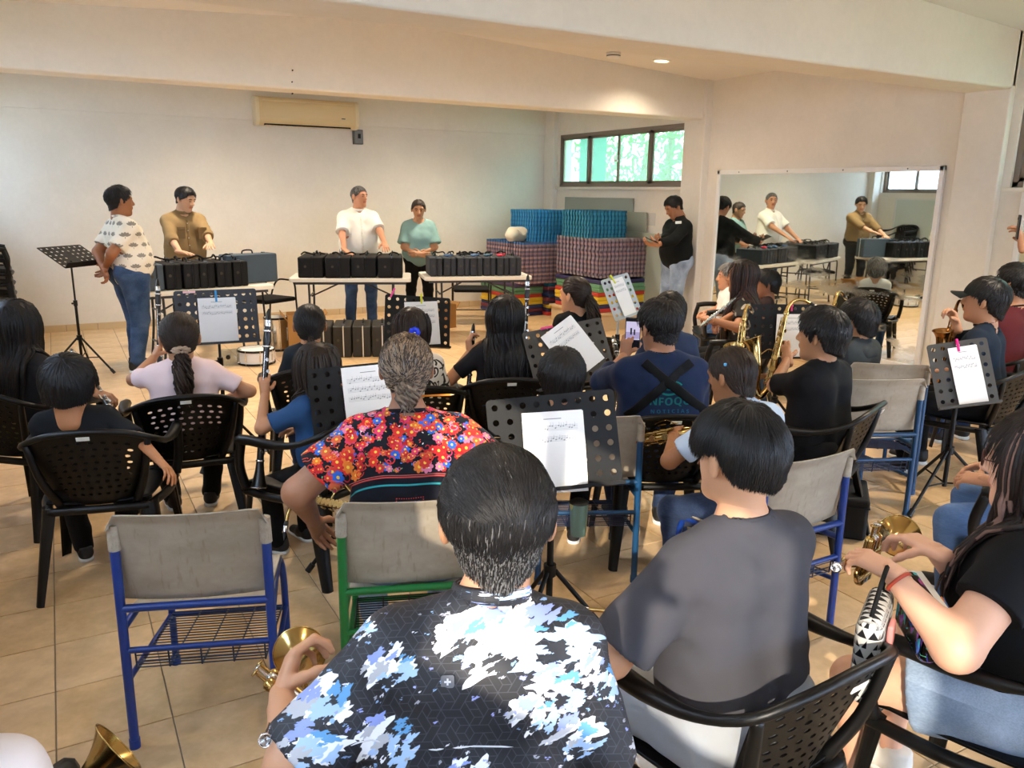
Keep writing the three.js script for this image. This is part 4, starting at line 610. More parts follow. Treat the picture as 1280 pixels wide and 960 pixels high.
  const armR = q.armG ?? 1, armC = (A, x) => [cap(A.S, A.E, 0.041 * s * armR + x, 0.039 * s * armR + x, 0.05), cap(A.E, A.W, 0.039 * s * armR + x, 0.026 * s + x, 0.02)];
  const legG = q.legG ?? 1, legC = (L, x, y = x) => [cap(L.H, L.K, 0.085 * g * legG + x, 0.058 * s * legG + x, 0.04), cap(L.K, L.F, 0.056 * s * legG + y, 0.04 * s + y, 0.02), cap(L.H.clone().add(V(0, 0.02 * s, -0.045 * s)), L.H, 0.09 * g + x, 0.085 * g + x, 0.04)];
  // the body: torso and limbs, head and hands in finer grids, one mesh
  const bodyCaps = [...torso(-0.004), ...trap(0), neck, ...arms.flatMap((A) => armC(A, 0)), ...legs.flatMap((L) => legC(L, -0.004))];
  const parts = [withColor(surfaceNet(field(bodyCaps), boundsOf(bodyCaps), cell))];
  const HM = new THREE.Matrix4().compose(Hc, HQ, V(hs * (q.headW ?? 1), hs, hs));
  parts.push(withColor(headGeo.clone().applyMatrix4(HM)));
  arms.forEach((A, i) => { const f = A.A.finger ? V(A.A.finger[0] * A.e, A.A.finger[1], A.A.finger[2]).normalize() : A.W.clone().sub(A.E).normalize(); const n0 = A.A.palm ? V(A.A.palm[0] * A.e, A.A.palm[1], A.A.palm[2]) : V(-A.e * 0.6, -0.8, 0.1); const z = n0.addScaledVector(f, -n0.dot(f)).normalize(), x = f.clone().cross(z); const hsz = s * (q.handS ?? 1); const m = new THREE.Matrix4().makeBasis(x, f, z).scale(V(hsz, hsz, hsz)).setPosition(A.W); const hg = ((A.e < 0 ? HANDS : HANDS_L)[A.A.hand ?? 'relax']).clone(); parts.push(withColor(hg.applyMatrix4(m))); A.tip = A.W.clone().addScaledVector(f, 0.08 * hsz); });
  const body = mergeGeometries(parts.map((p) => { p.deleteAttribute('uv'); return p; }), false); body.computeVertexNormals(); obj('body', body, skinMat(q.skin ?? 0xb07c58), o);
  // garments
  const wr = q.wrinkle ?? 0.006; const fold = (x, y, z) => wr * (noise3(x * 9 + sd * 7, y * 14, z * 9) * 0.7 + 0.5 * noise3(x * 22, y * 26 + sd, z * 22));
  const uvc = (gm, u0 = P) => mapUV(gm, (x, y, z) => [Math.atan2(x, -(z - u0.z) + 0.02) * 0.19 * s, y - u0.y]);
  const T = q.top ?? {}; const tx = T.t ?? 0.011, sl = T.sleeve ?? 0.55;
  const topCaps = [...torso(tx), ...trap(tx * 0.8)]; const cuts = [];
  for (const A of arms) { if (sl <= 0) continue; const up = Math.min(sl, 1), end = A.S.clone().lerp(A.E, up); topCaps.push(cap(A.S, end, 0.044 * s * armR + tx, (0.047 * s * armR) * (T.flare ?? 1) + tx, 0.028)); if (sl > 1) { const e2 = A.E.clone().lerp(A.W, sl - 1); topCaps.push(cap(A.E, e2, 0.042 * s * armR + tx, 0.036 * s + tx, 0.02)); cuts.push([e2, e2.clone().sub(A.E).normalize(), 0.09 * s]); } else cuts.push([end, A.E.clone().sub(A.S).normalize(), 0.1 * s]); }
  const hem = P.clone().addScaledVector(dirT, (T.hem ?? -0.07) * s); const ff = field(topCaps), nkA = N.clone().addScaledVector(dirT, 0.0), nd = Hc.clone().sub(nkA).normalize().multiplyScalar(0.35).add(dirT).normalize(), nR = (T.neckR ?? 0.066) * s;
  const topF = (x, y, z) => { let d = ff(x, y, z); if (d > 0.08) return d; d += fold(x, y, z); for (const [p, n, r] of cuts) { const qx = x - p.x, qy = y - p.y, qz = z - p.z, l = qx * n.x + qy * n.y + qz * n.z; if (l > -0.02 && qx * qx + qy * qy + qz * qz < r * r) d = Math.max(d, l); } d = Math.max(d, (hem.x - x) * dirT.x + (hem.y - y) * dirT.y + (hem.z - z) * dirT.z); const ax = x - nkA.x, ay = y - nkA.y, az = z - nkA.z, t = ax * nd.x + ay * nd.y + az * nd.z, rr = Math.sqrt(Math.max(0, ax * ax + ay * ay + az * az - t * t)); return smax(d, Math.min(0.09 - 0, (nR + 0.0 - rr) > 0 ? Math.min(nR - rr, t + (T.scoop ?? 0.03) * s * (1 + (az > 0 ? T.front ?? 0.3 : -0.45))) : -1), 0.008); };
  const tg = uvc(surfaceNet(topF, boundsOf(topCaps), q.tcell ?? cell * 0.9)); const shirt = obj(T.name ?? 't_shirt', tg, T.mat ?? black, o, T.label);
  const ring = (r, rt, up, mat, nm, tilt = 0.25) => { const pts = []; for (let k = 0; k <= 28; k++) { const an = k / 28 * 2 * PI; pts.push(nkA.clone().addScaledVector(nd, up * s - Math.cos(an) * tilt * r).add(V(Math.sin(an) * r, 0, Math.cos(an) * r * 0.95 - 0.004))); } return obj(nm, sweep(pts, rt, 7, T.collar ? 2.2 : 1, false), mat, shirt); };
  if (T.ribbing !== false && !T.scoopWide) ring(nR * (T.collar ? 1.0 : 0.99), 0.0075 * s, (T.collar ? 0.034 : 0.03) + (T.ringUp ?? 0), T.collarMat ?? T.mat ?? black, T.collar ? 'collar' : 'neck_ribbing');
  // trousers
  const B = q.bottom ?? {}; const bx = B.t ?? 0.012, len = B.len ?? 1; const bc = [...torso(0.005).filter((c, i) => i % 3 === 0).map((c) => ({ ...c }))]; bc.length = 0;
  for (const e of [1, -1]) bc.push(cap(P.clone().add(V(e * 0.075 * w, -0.005, -0.01)), P.clone().addScaledVector(dirT, 0.07 * s).add(V(e * 0.072 * w, 0, 0)), 0.1 * g + bx * 0.7, 0.098 * g + bx * 0.5, 0.05)); const bcuts = [];
  for (const L of legs) { const c = legC(L, bx, bx * (B.wide ?? 1.2)); if (len < 1) { const e = len <= 0.5 ? L.H.clone().lerp(L.K, len * 2) : L.K.clone().lerp(L.F, (len - 0.5) * 2); if (len <= 0.5) { bc.push(cap(L.H, e, 0.085 * g * legG + bx, lerp(0.085 * g, 0.058 * s, len * 2) * legG + bx * 1.6, 0.04), c[2]); bcuts.push([e, L.K.clone().sub(L.H).normalize()]); } else { bc.push(c[0], c[2], cap(L.K, e, 0.056 * s + bx, 0.05 * s + bx, 0.02)); bcuts.push([e, L.F.clone().sub(L.K).normalize()]); } } else { bc.push(c[0], c[2], cap(L.K, L.F.clone().lerp(L.K, 0.04), 0.056 * s * legG + bx, 0.043 * s + bx * (B.wide ?? 1.2), 0.02)); } }
  const bf = field(bc), bF = (x, y, z) => { let d = bf(x, y, z); if (d > 0.08) return d; d += fold(x + 3, y, z) * 1.2; for (const [p, n] of bcuts) { const qx = x - p.x, qy = y - p.y, qz = z - p.z, l = qx * n.x + qy * n.y + qz * n.z; if (qx * qx + qy * qy + qz * qz < 0.026 * s) d = Math.max(d, l); } return d; };
  if (B.show !== false) obj(B.name ?? 'trousers', uvc(surfaceNet(bF, boundsOf(bc), q.tcell ?? cell)), B.mat ?? denim, o, B.label);
  // shoes
  if (q.shoes !== false) for (const L of legs) { const sh2 = new THREE.Group(); sh2.name = 'shoe'; o.add(sh2); sh2.position.set(L.F.x, 0, L.F.z + 0.02 * s); sh2.rotation.y = rad((L.L.toe ?? 12) * L.e); sh2.scale.setScalar(s * 1.02); obj('upper', shoeG, std(q.shoes?.c ?? 0x17171a, 0.6), sh2); obj('sole', soleG, std(q.shoes?.sole ?? 0xd8d8d4, 0.6), sh2); }
  // hair
  const hq = q.hair ?? {}; const ctx = { P, N, Hc, s, w, g, dirT, HM, Sh, topF, bodyF: field(bodyCaps), toL, toW, arms, legs, hs };
  if (hq.style !== 'none') {
    const hg = hairGeometry({ seed: sd, ...hq }); const gHead = hg.done().applyMatrix4(HM); const list = [gHead];
    if (hq.long) list.push(longHair(hq, ctx, sd)); if (hq.tail) list.push(tailHair(hq, ctx, sd));
    obj('hair', mergeGeometries(list, false), hairMat, o, hq.label);
  }
  return { o, shirt, ...ctx, top: topW };
}
// free locks that fall over the shoulders and back, kept outside the clothes
function lockTube(pos, idx, col, pts, r0, c, sides = 5) {
  const n = pts.length, b0 = pos.length / 3; let Nn = V(1, 0, 0.3);
  for (let i = 0; i < n; i++) { const t = (i < n - 1 ? pts[i + 1].clone().sub(pts[i]) : pts[i].clone().sub(pts[i - 1])).normalize(); Nn = Nn.clone().addScaledVector(t, -Nn.dot(t)).normalize(); const Bn = t.clone().cross(Nn), u = i / (n - 1), w = r0 * (u < 0.75 ? lerp(0.75, 1, Math.min(1, u * 3)) : lerp(1, 0.12, (u - 0.75) / 0.25)); for (let k = 0; k < sides; k++) { const a = k / sides * 2 * PI, p = pts[i].clone().addScaledVector(Nn, Math.cos(a) * w).addScaledVector(Bn, Math.sin(a) * w); pos.push(p.x, p.y, p.z); const v = 0.85 + 0.3 * Math.abs(Math.sin(a * 2 + n)); col.push(c[0] * v, c[1] * v, c[2] * v); } }
  for (let i = 0; i < n - 1; i++) for (let k = 0; k < sides; k++) { const a = b0 + i * sides + k, b = b0 + i * sides + (k + 1) % sides; idx.push(a, b, a + sides, b, b + sides, a + sides); }
}
function pushOut(p, F, off) { for (let k = 0; k < 4; k++) { const d = F(p.x, p.y, p.z); if (d > off) return p; const e = 0.006, gx = F(p.x + e, p.y, p.z) - F(p.x - e, p.y, p.z), gy = F(p.x, p.y + e, p.z) - F(p.x, p.y - e, p.z), gz = F(p.x, p.y, p.z + e) - F(p.x, p.y, p.z - e), l = Math.hypot(gx, gy, gz) || 1; p.x += gx / l * (off - d); p.z += gz / l * (off - d); p.y += gy / l * (off - d) * 0.2; } return p; }
const asGeo = (pos, idx, col) => { const g = new THREE.BufferGeometry(); g.setAttribute('position', new THREE.Float32BufferAttribute(pos, 3)); g.setAttribute('color', new THREE.Float32BufferAttribute(col, 3)); g.setIndex(idx); g.computeVertexNormals(); return g; };
function longHair(h, c, sd) {
  const { n = 170, length = 0.42, wave = 0.006, r0 = 0.0075, tone = [0.012, 0.01, 0.01], arc = 2.3, front = 0 } = h.long, r = rngOf(sd * 31 + 5), pos = [], idx = [], col = []; const iHM = c.HM;
  const F = (x, y, z) => Math.min(c.topF(x, y, z), c.bodyF(x, y, z));
  for (let k = 0; k < n; k++) {
    const layer = r(), az = PI + (r() * 2 - 1) * arc, el = lerp(-0.15, 0.95, layer), ph = PI / 2 - el; const dx = Math.sin(ph) * Math.sin(az), dy = Math.cos(ph), dz = Math.sin(ph) * Math.cos(az);
    const R = hairRadius(dx, dy, dz, 0.014 + 0.012 * r()); let p = V(dx * R, 0.005 + dy * R, -0.012 + dz * R); const pts = []; const st = 5;
    for (let j = 0; j <= st; j++) { const q = lerp(el, -0.45, j / st), p2 = PI / 2 - q, ex = Math.sin(p2) * Math.sin(az), ey = Math.cos(p2), ez = Math.sin(p2) * Math.cos(az), Rr = Math.max(hairRadius(ex, ey, ez, 0.016 + 0.01 * layer), 0.086); pts.push(V(ex * Rr, 0.005 + ey * Rr, -0.012 + ez * Rr).applyMatrix4(iHM)); }
    let w = pts[pts.length - 1].clone(); const L = length * c.s * (0.72 + 0.4 * r()), m = 9, f1 = 10 + r() * 8, p1 = r() * 6; const pull = V(-(w.x - c.Hc.x) * 0.35, 0, -(w.z - c.Hc.z) * 0.1);
    for (let j = 1; j <= m; j++) { w = w.clone().add(V(pull.x / m + wave * Math.sin(j * f1 / m + p1), -L / m, pull.z / m + wave * Math.cos(j * f1 / m + p1))); w = pushOut(w, F, 0.007 + 0.014 * layer); w.x = clamp(w.x, c.Hc.x - 0.15 * c.s, c.Hc.x + 0.15 * c.s); pts.push(w.clone()); }
    const v = 0.65 + 0.8 * r(); lockTube(pos, idx, col, pts, r0 * (0.7 + 0.7 * r()), (h.long.tone2 && r() < (h.long.mix ?? 0.3) ? h.long.tone2 : tone).map((t) => t * v));
  }
  return asGeo(pos, idx, col);
}
function tailHair(h, c, sd) {
  const { n = 70, length = 0.26, at = [0, -0.01, -0.115], wave = 0.008, r0 = 0.006, fat = 0.035, tone = [0.014, 0.011, 0.01], dir = [0, -1, -0.25] } = h.tail, r = rngOf(sd * 57 + 3), pos = [], idx = [], col = [];
  const F = (x, y, z) => Math.min(c.topF(x, y, z), c.bodyF(x, y, z)); const A = V(...at).applyMatrix4(c.HM);
  for (let k = 0; k < n; k++) { const an = r() * 6.28, rr = Math.sqrt(r()), pts = []; let w = A.clone().add(V(Math.cos(an) * 0.012 * rr, Math.sin(an) * 0.012 * rr, 0)); pts.push(w.clone()); const L = length * (0.7 + 0.4 * r()), m = 10, f1 = 12 + r() * 6, p1 = r() * 6; for (let j = 1; j <= m; j++) { const u = j / m, b = Math.sin(Math.min(1, u * 1.6) * PI / 2) * (1 - 0.5 * u * u); w = A.clone().add(V(dir[0] * L * u, dir[1] * L * u * (0.6 + 0.4 * u), dir[2] * L * Math.sin(u * 1.8) * 0.6)).add(V(Math.cos(an) * fat * rr * b + wave * Math.sin(j * f1 / m + p1), 0, Math.sin(an) * fat * rr * b * 0.8 + wave * Math.cos(j * f1 / m + p1))); w = pushOut(w, F, 0.008 + 0.01 * rr); pts.push(w.clone()); } const v = 0.6 + 0.9 * r(); lockTube(pos, idx, col, pts, r0 * (0.7 + 0.6 * r()), tone.map((t) => t * v)); }
  return asGeo(pos, idx, col);
}

// ------------------------------------------------------------------ front of the room: tables, cases, mats, stands, drums
function tableFromEdge(pa, pb, W, label) {
  const a = atY(...pa, 0.74), b = atY(...pb, 0.74), d = b.clone().sub(a), L = d.length(), turn = Math.atan2(-d.z, d.x), zd = V(Math.sin(turn), 0, Math.cos(turn)); const c = a.clone().add(b).multiplyScalar(0.5).addScaledVector(zd, -W / 2); c.y = 0;
  foldingTable(c, turn, L, W, label); return (x, z, y = 0.742) => V(c.x + Math.cos(turn) * x + Math.sin(turn) * z, y, c.z - Math.sin(turn) * x + Math.cos(turn) * z);
}
const ORD = ['first', 'second', 'third', 'fourth', 'fifth', 'sixth', 'seventh', 'eighth', 'ninth', 'tenth', 'eleventh', 'twelfth', 'thirteenth', 'fourteenth', 'fifteenth', 'sixteenth', 'seventeenth', 'eighteenth', 'nineteenth'];
const turnOf = (pa, pb) => { const a = atY(...pa, 0.74), b = atY(...pb, 0.74); return Math.atan2(-(b.z - a.z), b.x - a.x); };
const e1 = [[179, 366], [343, 356]], e2 = [[361, 348], [513, 348]], e3 = [[532, 346.5], [665, 345]];
const t1 = tableFromEdge(...e1, 0.62, 'white folding table with the row of black cases beside the man in the tan shirt');
const t2 = tableFromEdge(...e2, 0.66, 'white folding table in front of the man in the white shirt');
const t3 = tableFromEdge(...e3, 0.66, 'white folding table in front of the foam mats, cases with coloured tags on it');
const caseA = makeCase(0.155, 0.25, 0.44, caseBlack), caseA2 = makeCase(0.155, 0.25, 0.44, caseSlate), caseB = makeCase(0.28, 0.23, 0.36, caseBlack), caseC = makeCase(0.15, 0.215, 0.42, caseNavy), caseD = makeCase(0.19, 0.33, 0.46, std(0x17150f, 0.5), M.alu), suit = makeCase(0.2, 0.3, 0.56, caseSlate, M.alu);
const capMetal = M.alu;
for (let k = 0; k < 6; k++) placeCase(k ? caseA : caseA2, t1(-0.5 + k * 0.162, 0.05 - (k % 2) * 0.008), turnOf(...e1) + (k % 3 - 1) * 0.02, k ? 'upright black instrument case, ' + ORD[k - 1] + ' after the slate grey one on its table' : 'slate grey instrument case ending the row beside the printed shirt', 'cases on the table of the man in tan');
placeCase(suit, t1(0.5, -0.02), turnOf(...e1) + PI / 2 + 0.12, 'grey hard instrument case with silver trim lying across the end of the table', 'cases on the table of the man in tan');
for (const [i, j] of [[0, 0], [1, 0], [2, 0], [0, 1], [1, 1], [2, 1], [3, 0], [3, 1]]) placeCase(caseB, t2(-0.43 + i * 0.29, 0.13 - j * 0.29 + (i % 2) * 0.02 - 0.0), turnOf(...e2) + (i % 2 ? 0.03 : -0.02), ORD[i] + ' black instrument case of the ' + (j ? 'rear' : 'front') + ' row on the white-shirted man\'s table', 'cases on the table of the man in white');
for (let k = 0; k < 7; k++) placeCase(caseC, t3(-0.5 + k * 0.157, 0.08 + (k % 2) * 0.006), turnOf(...e3) + (k % 3 - 1) * 0.015, ORD[k] + ' upright navy instrument case, counted towards the foam mats, on their table', 'cases on the table before the mats');
{ // luggage tags, straps and keys lying on the cases
  const tags = [[0xd8324c, 5, 'crimson'], [0x37607a, 4, 'teal'], [0x42648c, 1, 'blue'], [0x4a6d94, 3, 'steel blue']];
  for (const [c, k, n] of tags) { const o = obj('ribbon_tag', [new THREE.IcosahedronGeometry(0.03, 1).scale(1.2, 0.6, 1), new THREE.TorusGeometry(0.022, 0.008, 6, 14).rotateX(1.2).translate(0.03, 0.005, 0.01), new THREE.TorusGeometry(0.02, 0.008, 6, 14).rotateX(1.9).translate(-0.03, 0.004, 0)], std(c, 0.6)); o.position.copy(t3(-0.5 + k * 0.157, 0.18, 0.975)); tag(o, n + ' ribbon tag on top of a navy instrument case', 'tag'); }
  for (let k = 0; k < 6; k++) { const o = obj('case_strap', bar([V(-0.07, 0, 0.02), V(-0.03, 0.025, 0), V(0.02, 0.012, -0.02), V(0.07, 0.022, 0.02), V(0.09, 0, 0.03)], 0.008, 18, 6), M.blackMatte); o.position.copy(t3(-0.46 + k * 0.157, 0.06, 0.985)); o.rotation.y = k; tag(o, 'black carrying strap lying on the ' + ORD[k] + ' navy instrument case', 'strap', 'straps on the cases before the mats'); }
  for (let k = 0; k < 5; k++) { const o = obj('case_strap', bar([V(-0.09, 0, 0.02), V(-0.03, 0.03, 0), V(0.03, 0.01, -0.02), V(0.1, 0.0, 0.02)], 0.009, 18, 6), M.blackMatte); o.position.copy(t1(-0.42 + k * 0.17, 0.08, 1.02)); o.rotation.y = k * 1.3; tag(o, ORD[k] + ' black strap after the slate grey case, lying on the tan-shirted man\'s cases', 'strap', 'straps on the cases of the man in tan'); }
  for (let k = 0; k < 7; k++) { const o = obj('case_strap', bar([V(-0.06, 0, 0.02), V(-0.02, 0.022, 0), V(0.03, 0.012, -0.02), V(0.07, 0, 0.02)], 0.009, 16, 6), M.blackMatte); o.position.copy(t2(-0.5 + k * 0.165, 0.1, 0.99)); o.rotation.y = k * 0.9; tag(o, ORD[k] + ' black strap along the cases on the white-shirted man\'s table', 'strap', 'straps on the cases of the man in white'); }
}
{ const a = atY(414, 447, 0), tn = Math.atan2(-0.19, 0.49); for (let k = 0; k < 5; k++) placeCase(caseD, V(a.x + Math.cos(tn) * (0.0 + k * 0.2), 0, a.z - 0.23 - Math.sin(tn) * k * 0.2), tn, ORD[k] + ' silver edged black case on the floor, counted from the open cardboard box', 'silver edged cases on the floor'); }
visitorChair(2.1, -9.55, 150, 'padded black visitor chair standing between the tan-shirted and white-shirted men');
visitorChair(4.75, -9.55, 205, 'padded black visitor chair standing behind the table before the mats');
function carton(px, py, w, h, d, turn, label) { const p = atY(px, py, 0), o = thing('cardboard_box', label, 'box', V(p.x, 0, p.z - d / 2), turn), m = std(0xa8793f, 0.85); obj('carton', [box(w, h, 0.006, 0, h / 2, d / 2), box(w, h, 0.006, 0, h / 2, -d / 2), box(0.006, h, d, w / 2, h / 2, 0), box(0.006, h, d, -w / 2, h / 2, 0), box(w, 0.006, d, 0, 0.003, 0)], m, o); for (const s of [-1, 1]) obj('flap', box(0.12, 0.005, d, 0, 0, 0).rotateZ(s * 0.9).translate(s * (w / 2 + 0.035), h - 0.045 + 0.02, 0), m, o); }
carton(386, 440, 0.34, 0.4, 0.3, -0.2, 'open brown cardboard box beside the silver edged cases'); carton(556, 411, 0.3, 0.3, 0.26, 0.25, 'brown cardboard box on the floor under the table end');
// snare drum and tall chrome drum
function drum(p, r, h, label, shellM2, tilt, name) {
  const o = thing(name, label, 'drum', p); const body = new THREE.Group(); body.name = 'drum_body'; o.add(body); body.rotation.z = tilt ?? 0;
  obj('shell', lathe([[r * 0.97, 0.012], [r * 0.97, h - 0.012]], 40), shellM2, body); obj('drum_head', lathe([[0, h], [r * 0.96, h], [r * 0.99, h - 0.006]], 40), std(0xe9e7e2, 0.5), body);
  for (const y of [0.012, h - 0.008]) obj('hoop', new THREE.TorusGeometry(r, 0.007, 8, 48).rotateX(PI / 2).scale(1, 1.6, 1).translate(0, y, 0), M.blackMetal, body);
  for (let k = 0; k < 8; k++) { const a = k * PI / 4; obj('tension_lug', [box(0.016, h * 0.4, 0.014, 0, h / 2, r), cyl(V(0, 0.01, r + 0.006), V(0, h, r + 0.006), 0.003)].map((g) => g.rotateY(a)), M.chrome, body); } return o;
}
drum(V(atY(326, 458, 0).x, 0.0, atY(326, 458, 0).z - 0.18), 0.178, 0.15, 'white snare drum with black hoops on the floor', std(0xd8d8d8, 0.3), 0, 'snare_drum');
drum(V(2.0, 0, -8.75), 0.13, 0.36, 'tall chrome drum standing behind the snare drum', M.chrome, 0, 'chrome_drum');
{ const o = thing('acrylic_panel', 'small clear panel with a black knob beside the snare drum', 'panel', atY(290, 457, 0), -0.2); obj('plate', extr(rrect(0.2, 0.17, 0.03), 0.004, 0.001).translate(0, 0.086, 0), new THREE.MeshPhysicalMaterial({ color: 0xdde2e0, roughness: 0.1, transmission: 0.9, thickness: 0 }), o); obj('knob', cyl(V(-0.03, 0.09, -0.01), V(-0.03, 0.09, 0.03), 0.022), M.blackPlastic, o); obj('rod', cyl(V(0.05, 0.03, 0.01), V(0.2, 0.035, 0.02), 0.008), M.chrome, o); }
// foam mats
{
  const r = rngOf(12); const pile = (n, geo, mats, x, z, y0, t, turn, name, label, group, jit = 0.012) => { for (let k = 0; k < n; k++) { const o = obj(name, geo, mats[k % mats.length]); o.position.set(x + (r() - 0.5) * jit, y0 + k * t, z + (r() - 0.5) * jit); o.rotation.y = turn + (r() - 0.5) * 0.025 + (k % 2 ? PI : 0); tag(o, label + ', ' + ORD[k] + ' from the bottom', 'foam mat', group); } };
  const blueM = std(0x2f86b8, 0.8), blue2 = std(0x2a78aa, 0.8), pinkM = std(0xb4908f, 0.85), greyM = std(0x6f6577, 0.85), mauve = std(0x9d8088, 0.85), greyP = std(0x8e8288, 0.85);
  const big = matGeo(0.97, 0.97, 0.0275, 14), small = matGeo(0.58, 0.62, 0.0275, 10);
  pile(19, big, [pinkM, greyM, mauve, greyM], 6.02, -10.12, 0.465, 0.0285, 0.05, 'foam_mat', 'pink and grey foam mat in the pile under the cream bag', 'pink and grey mats under the bag');
  const cap2 = obj('foam_mat', big, std(0x3c6fa8, 0.8)); cap2.position.set(6.02, 0.465 + 19 * 0.0285, -10.12); cap2.rotation.y = 0.05; tag(cap2, 'flat blue foam mat topping the pink pile under the cream bag', 'foam mat');
  pile(15, small, [blueM, blue2], 6.05, -9.98, 1.04, 0.0285, 0.06, 'foam_mat', 'blue foam mat in the pile beside the cream bag', 'blue mats beside the bag');
  pile(17, matGeo(0.74, 0.97, 0.0275, 12), [greyP, greyM, mauve, greyM], 6.29, -8.8, 0.66, 0.0285, 0.03, 'foam_mat', 'grey mauve foam mat in the pile by the stepped boards', 'grey mats beside the boards');
  pile(12, small, [std(0x2b7f9c, 0.8), std(0x256f90, 0.8)], 6.2, -8.85, 1.147, 0.0285, 0.04, 'foam_mat', 'teal blue foam mat in the pile by the stepped boards', 'teal blue mats beside the boards');
  const fold = (w, d, t) => new RoundedBoxGeometry(w, t, d, 2, 0.012).translate(0, t / 2, 0); const gA = fold(0.5, 0.92, 0.05), gB = fold(0.48, 0.92, 0.05), gC = fold(0.76, 0.98, 0.05);
  const names = { 0x2c2a55: 'navy', 0x6d2d38: 'maroon', 0x243a6c: 'blue', 0xd9b62c: 'yellow', 0xb5382b: 'red', 0x5f8f6c: 'green', 0x4c3a5a: 'purple', 0xb8332d: 'scarlet', 0x1f6a8a: 'teal' }; const mm = {};
  const stack = (x, z, geo, cols, y0, where, turn) => cols.forEach((c, k) => { const o = obj('gym_mat', geo, mm[c] ??= std(c, 0.6)); o.position.set(x + (r() - 0.5) * 0.03, y0 + k * 0.051, z + (r() - 0.5) * 0.04); o.rotation.y = turn + (r() - 0.5) * 0.05; tag(o, names[c] + ' folded gym mat, ' + ORD[k] + ' from the bottom, ' + where, 'gym mat', 'folded gym mats ' + where); });
  stack(5.72, -10.2, gA, [0x2c2a55, 0x6d2d38, 0x243a6c, 0xd9b62c, 0xd9b62c, 0xb5382b, 0x5f8f6c, 0x5f8f6c, 0x4c3a5a], 0, 'under the cream bag', 0.05);
  stack(6.24, -10.1, gB, [0xb8332d, 0x2c2a55, 0xd9b62c, 0x4c3a5a, 0x6d2d38, 0x243a6c, 0x2c2a55, 0x6d2d38, 0x1f6a8a], 0, 'in the middle stack', 0.02);
  const pl = thing('low_platform', 'low beige wooden platform under the grey foam mats', 'platform', V(6.26, 0, -8.78)); obj('deck', box(0.84, 0.03, 1.12, 0, 0.205, 0, 0.004), M.base, pl); obj('front_panel', box(0.8, 0.19, 0.02, 0, 0.095, 0.53), M.base, pl); for (const e of [-1, 1]) obj('side_panel', box(0.02, 0.19, 1.06, e * 0.39, 0.095, 0), M.base, pl);
  stack(6.28, -8.8, gC, [0xb8332d, 0x2c2a55, 0xd9b62c, 0xd9b62c, 0xb5382b, 0x5f8f6c, 0x5f8f6c, 0x2c2a55], 0.222, 'under the grey foam mats', 0.03);
}
{ // cream bag
  const o = thing('cloth_bag', 'cream quilted cloth bag lying on the foam mats', 'bag', V(5.66, 1.036, -9.92), 0.3), m = cloth(0xd8cfb8); const c = [cap(V(-0.13, 0.08, 0), V(0.13, 0.08, 0), 0.085, 0.085), cap(V(-0.1, 0.14, -0.01), V(0.1, 0.13, 0), 0.06, 0.055, 0.08)], f = field(c);
  obj('bag_body', mapUV(surfaceNet((x, y, z) => Math.max(f(x, y, z) + 0.008 * noise3(x * 14, y * 14, z * 14), -y), [-0.26, -0.02, -0.12, 0.26, 0.25, 0.12], 0.01), (x, y) => [x, y]), m, o); obj('bag_strap', bar([V(-0.08, 0.17, 0.02), V(-0.09, 0.16, 0.09), V(0.0, 0.09, 0.1), V(0.08, 0.16, 0.09), V(0.07, 0.18, 0.02)], 0.008, 22, 6), m, o);
}
{ // stacked chairs by the left wall
  for (let k = 0; k < 5; k++) { const c = placeArmchair(-0.665, -10.15 + k * 0.02, 88, ORD[k] + ' black plastic armchair from the floor in the stack by the whiteboard'); c.position.y = k * 0.11; c.userData.group = 'stacked armchairs by the left wall'; }
}
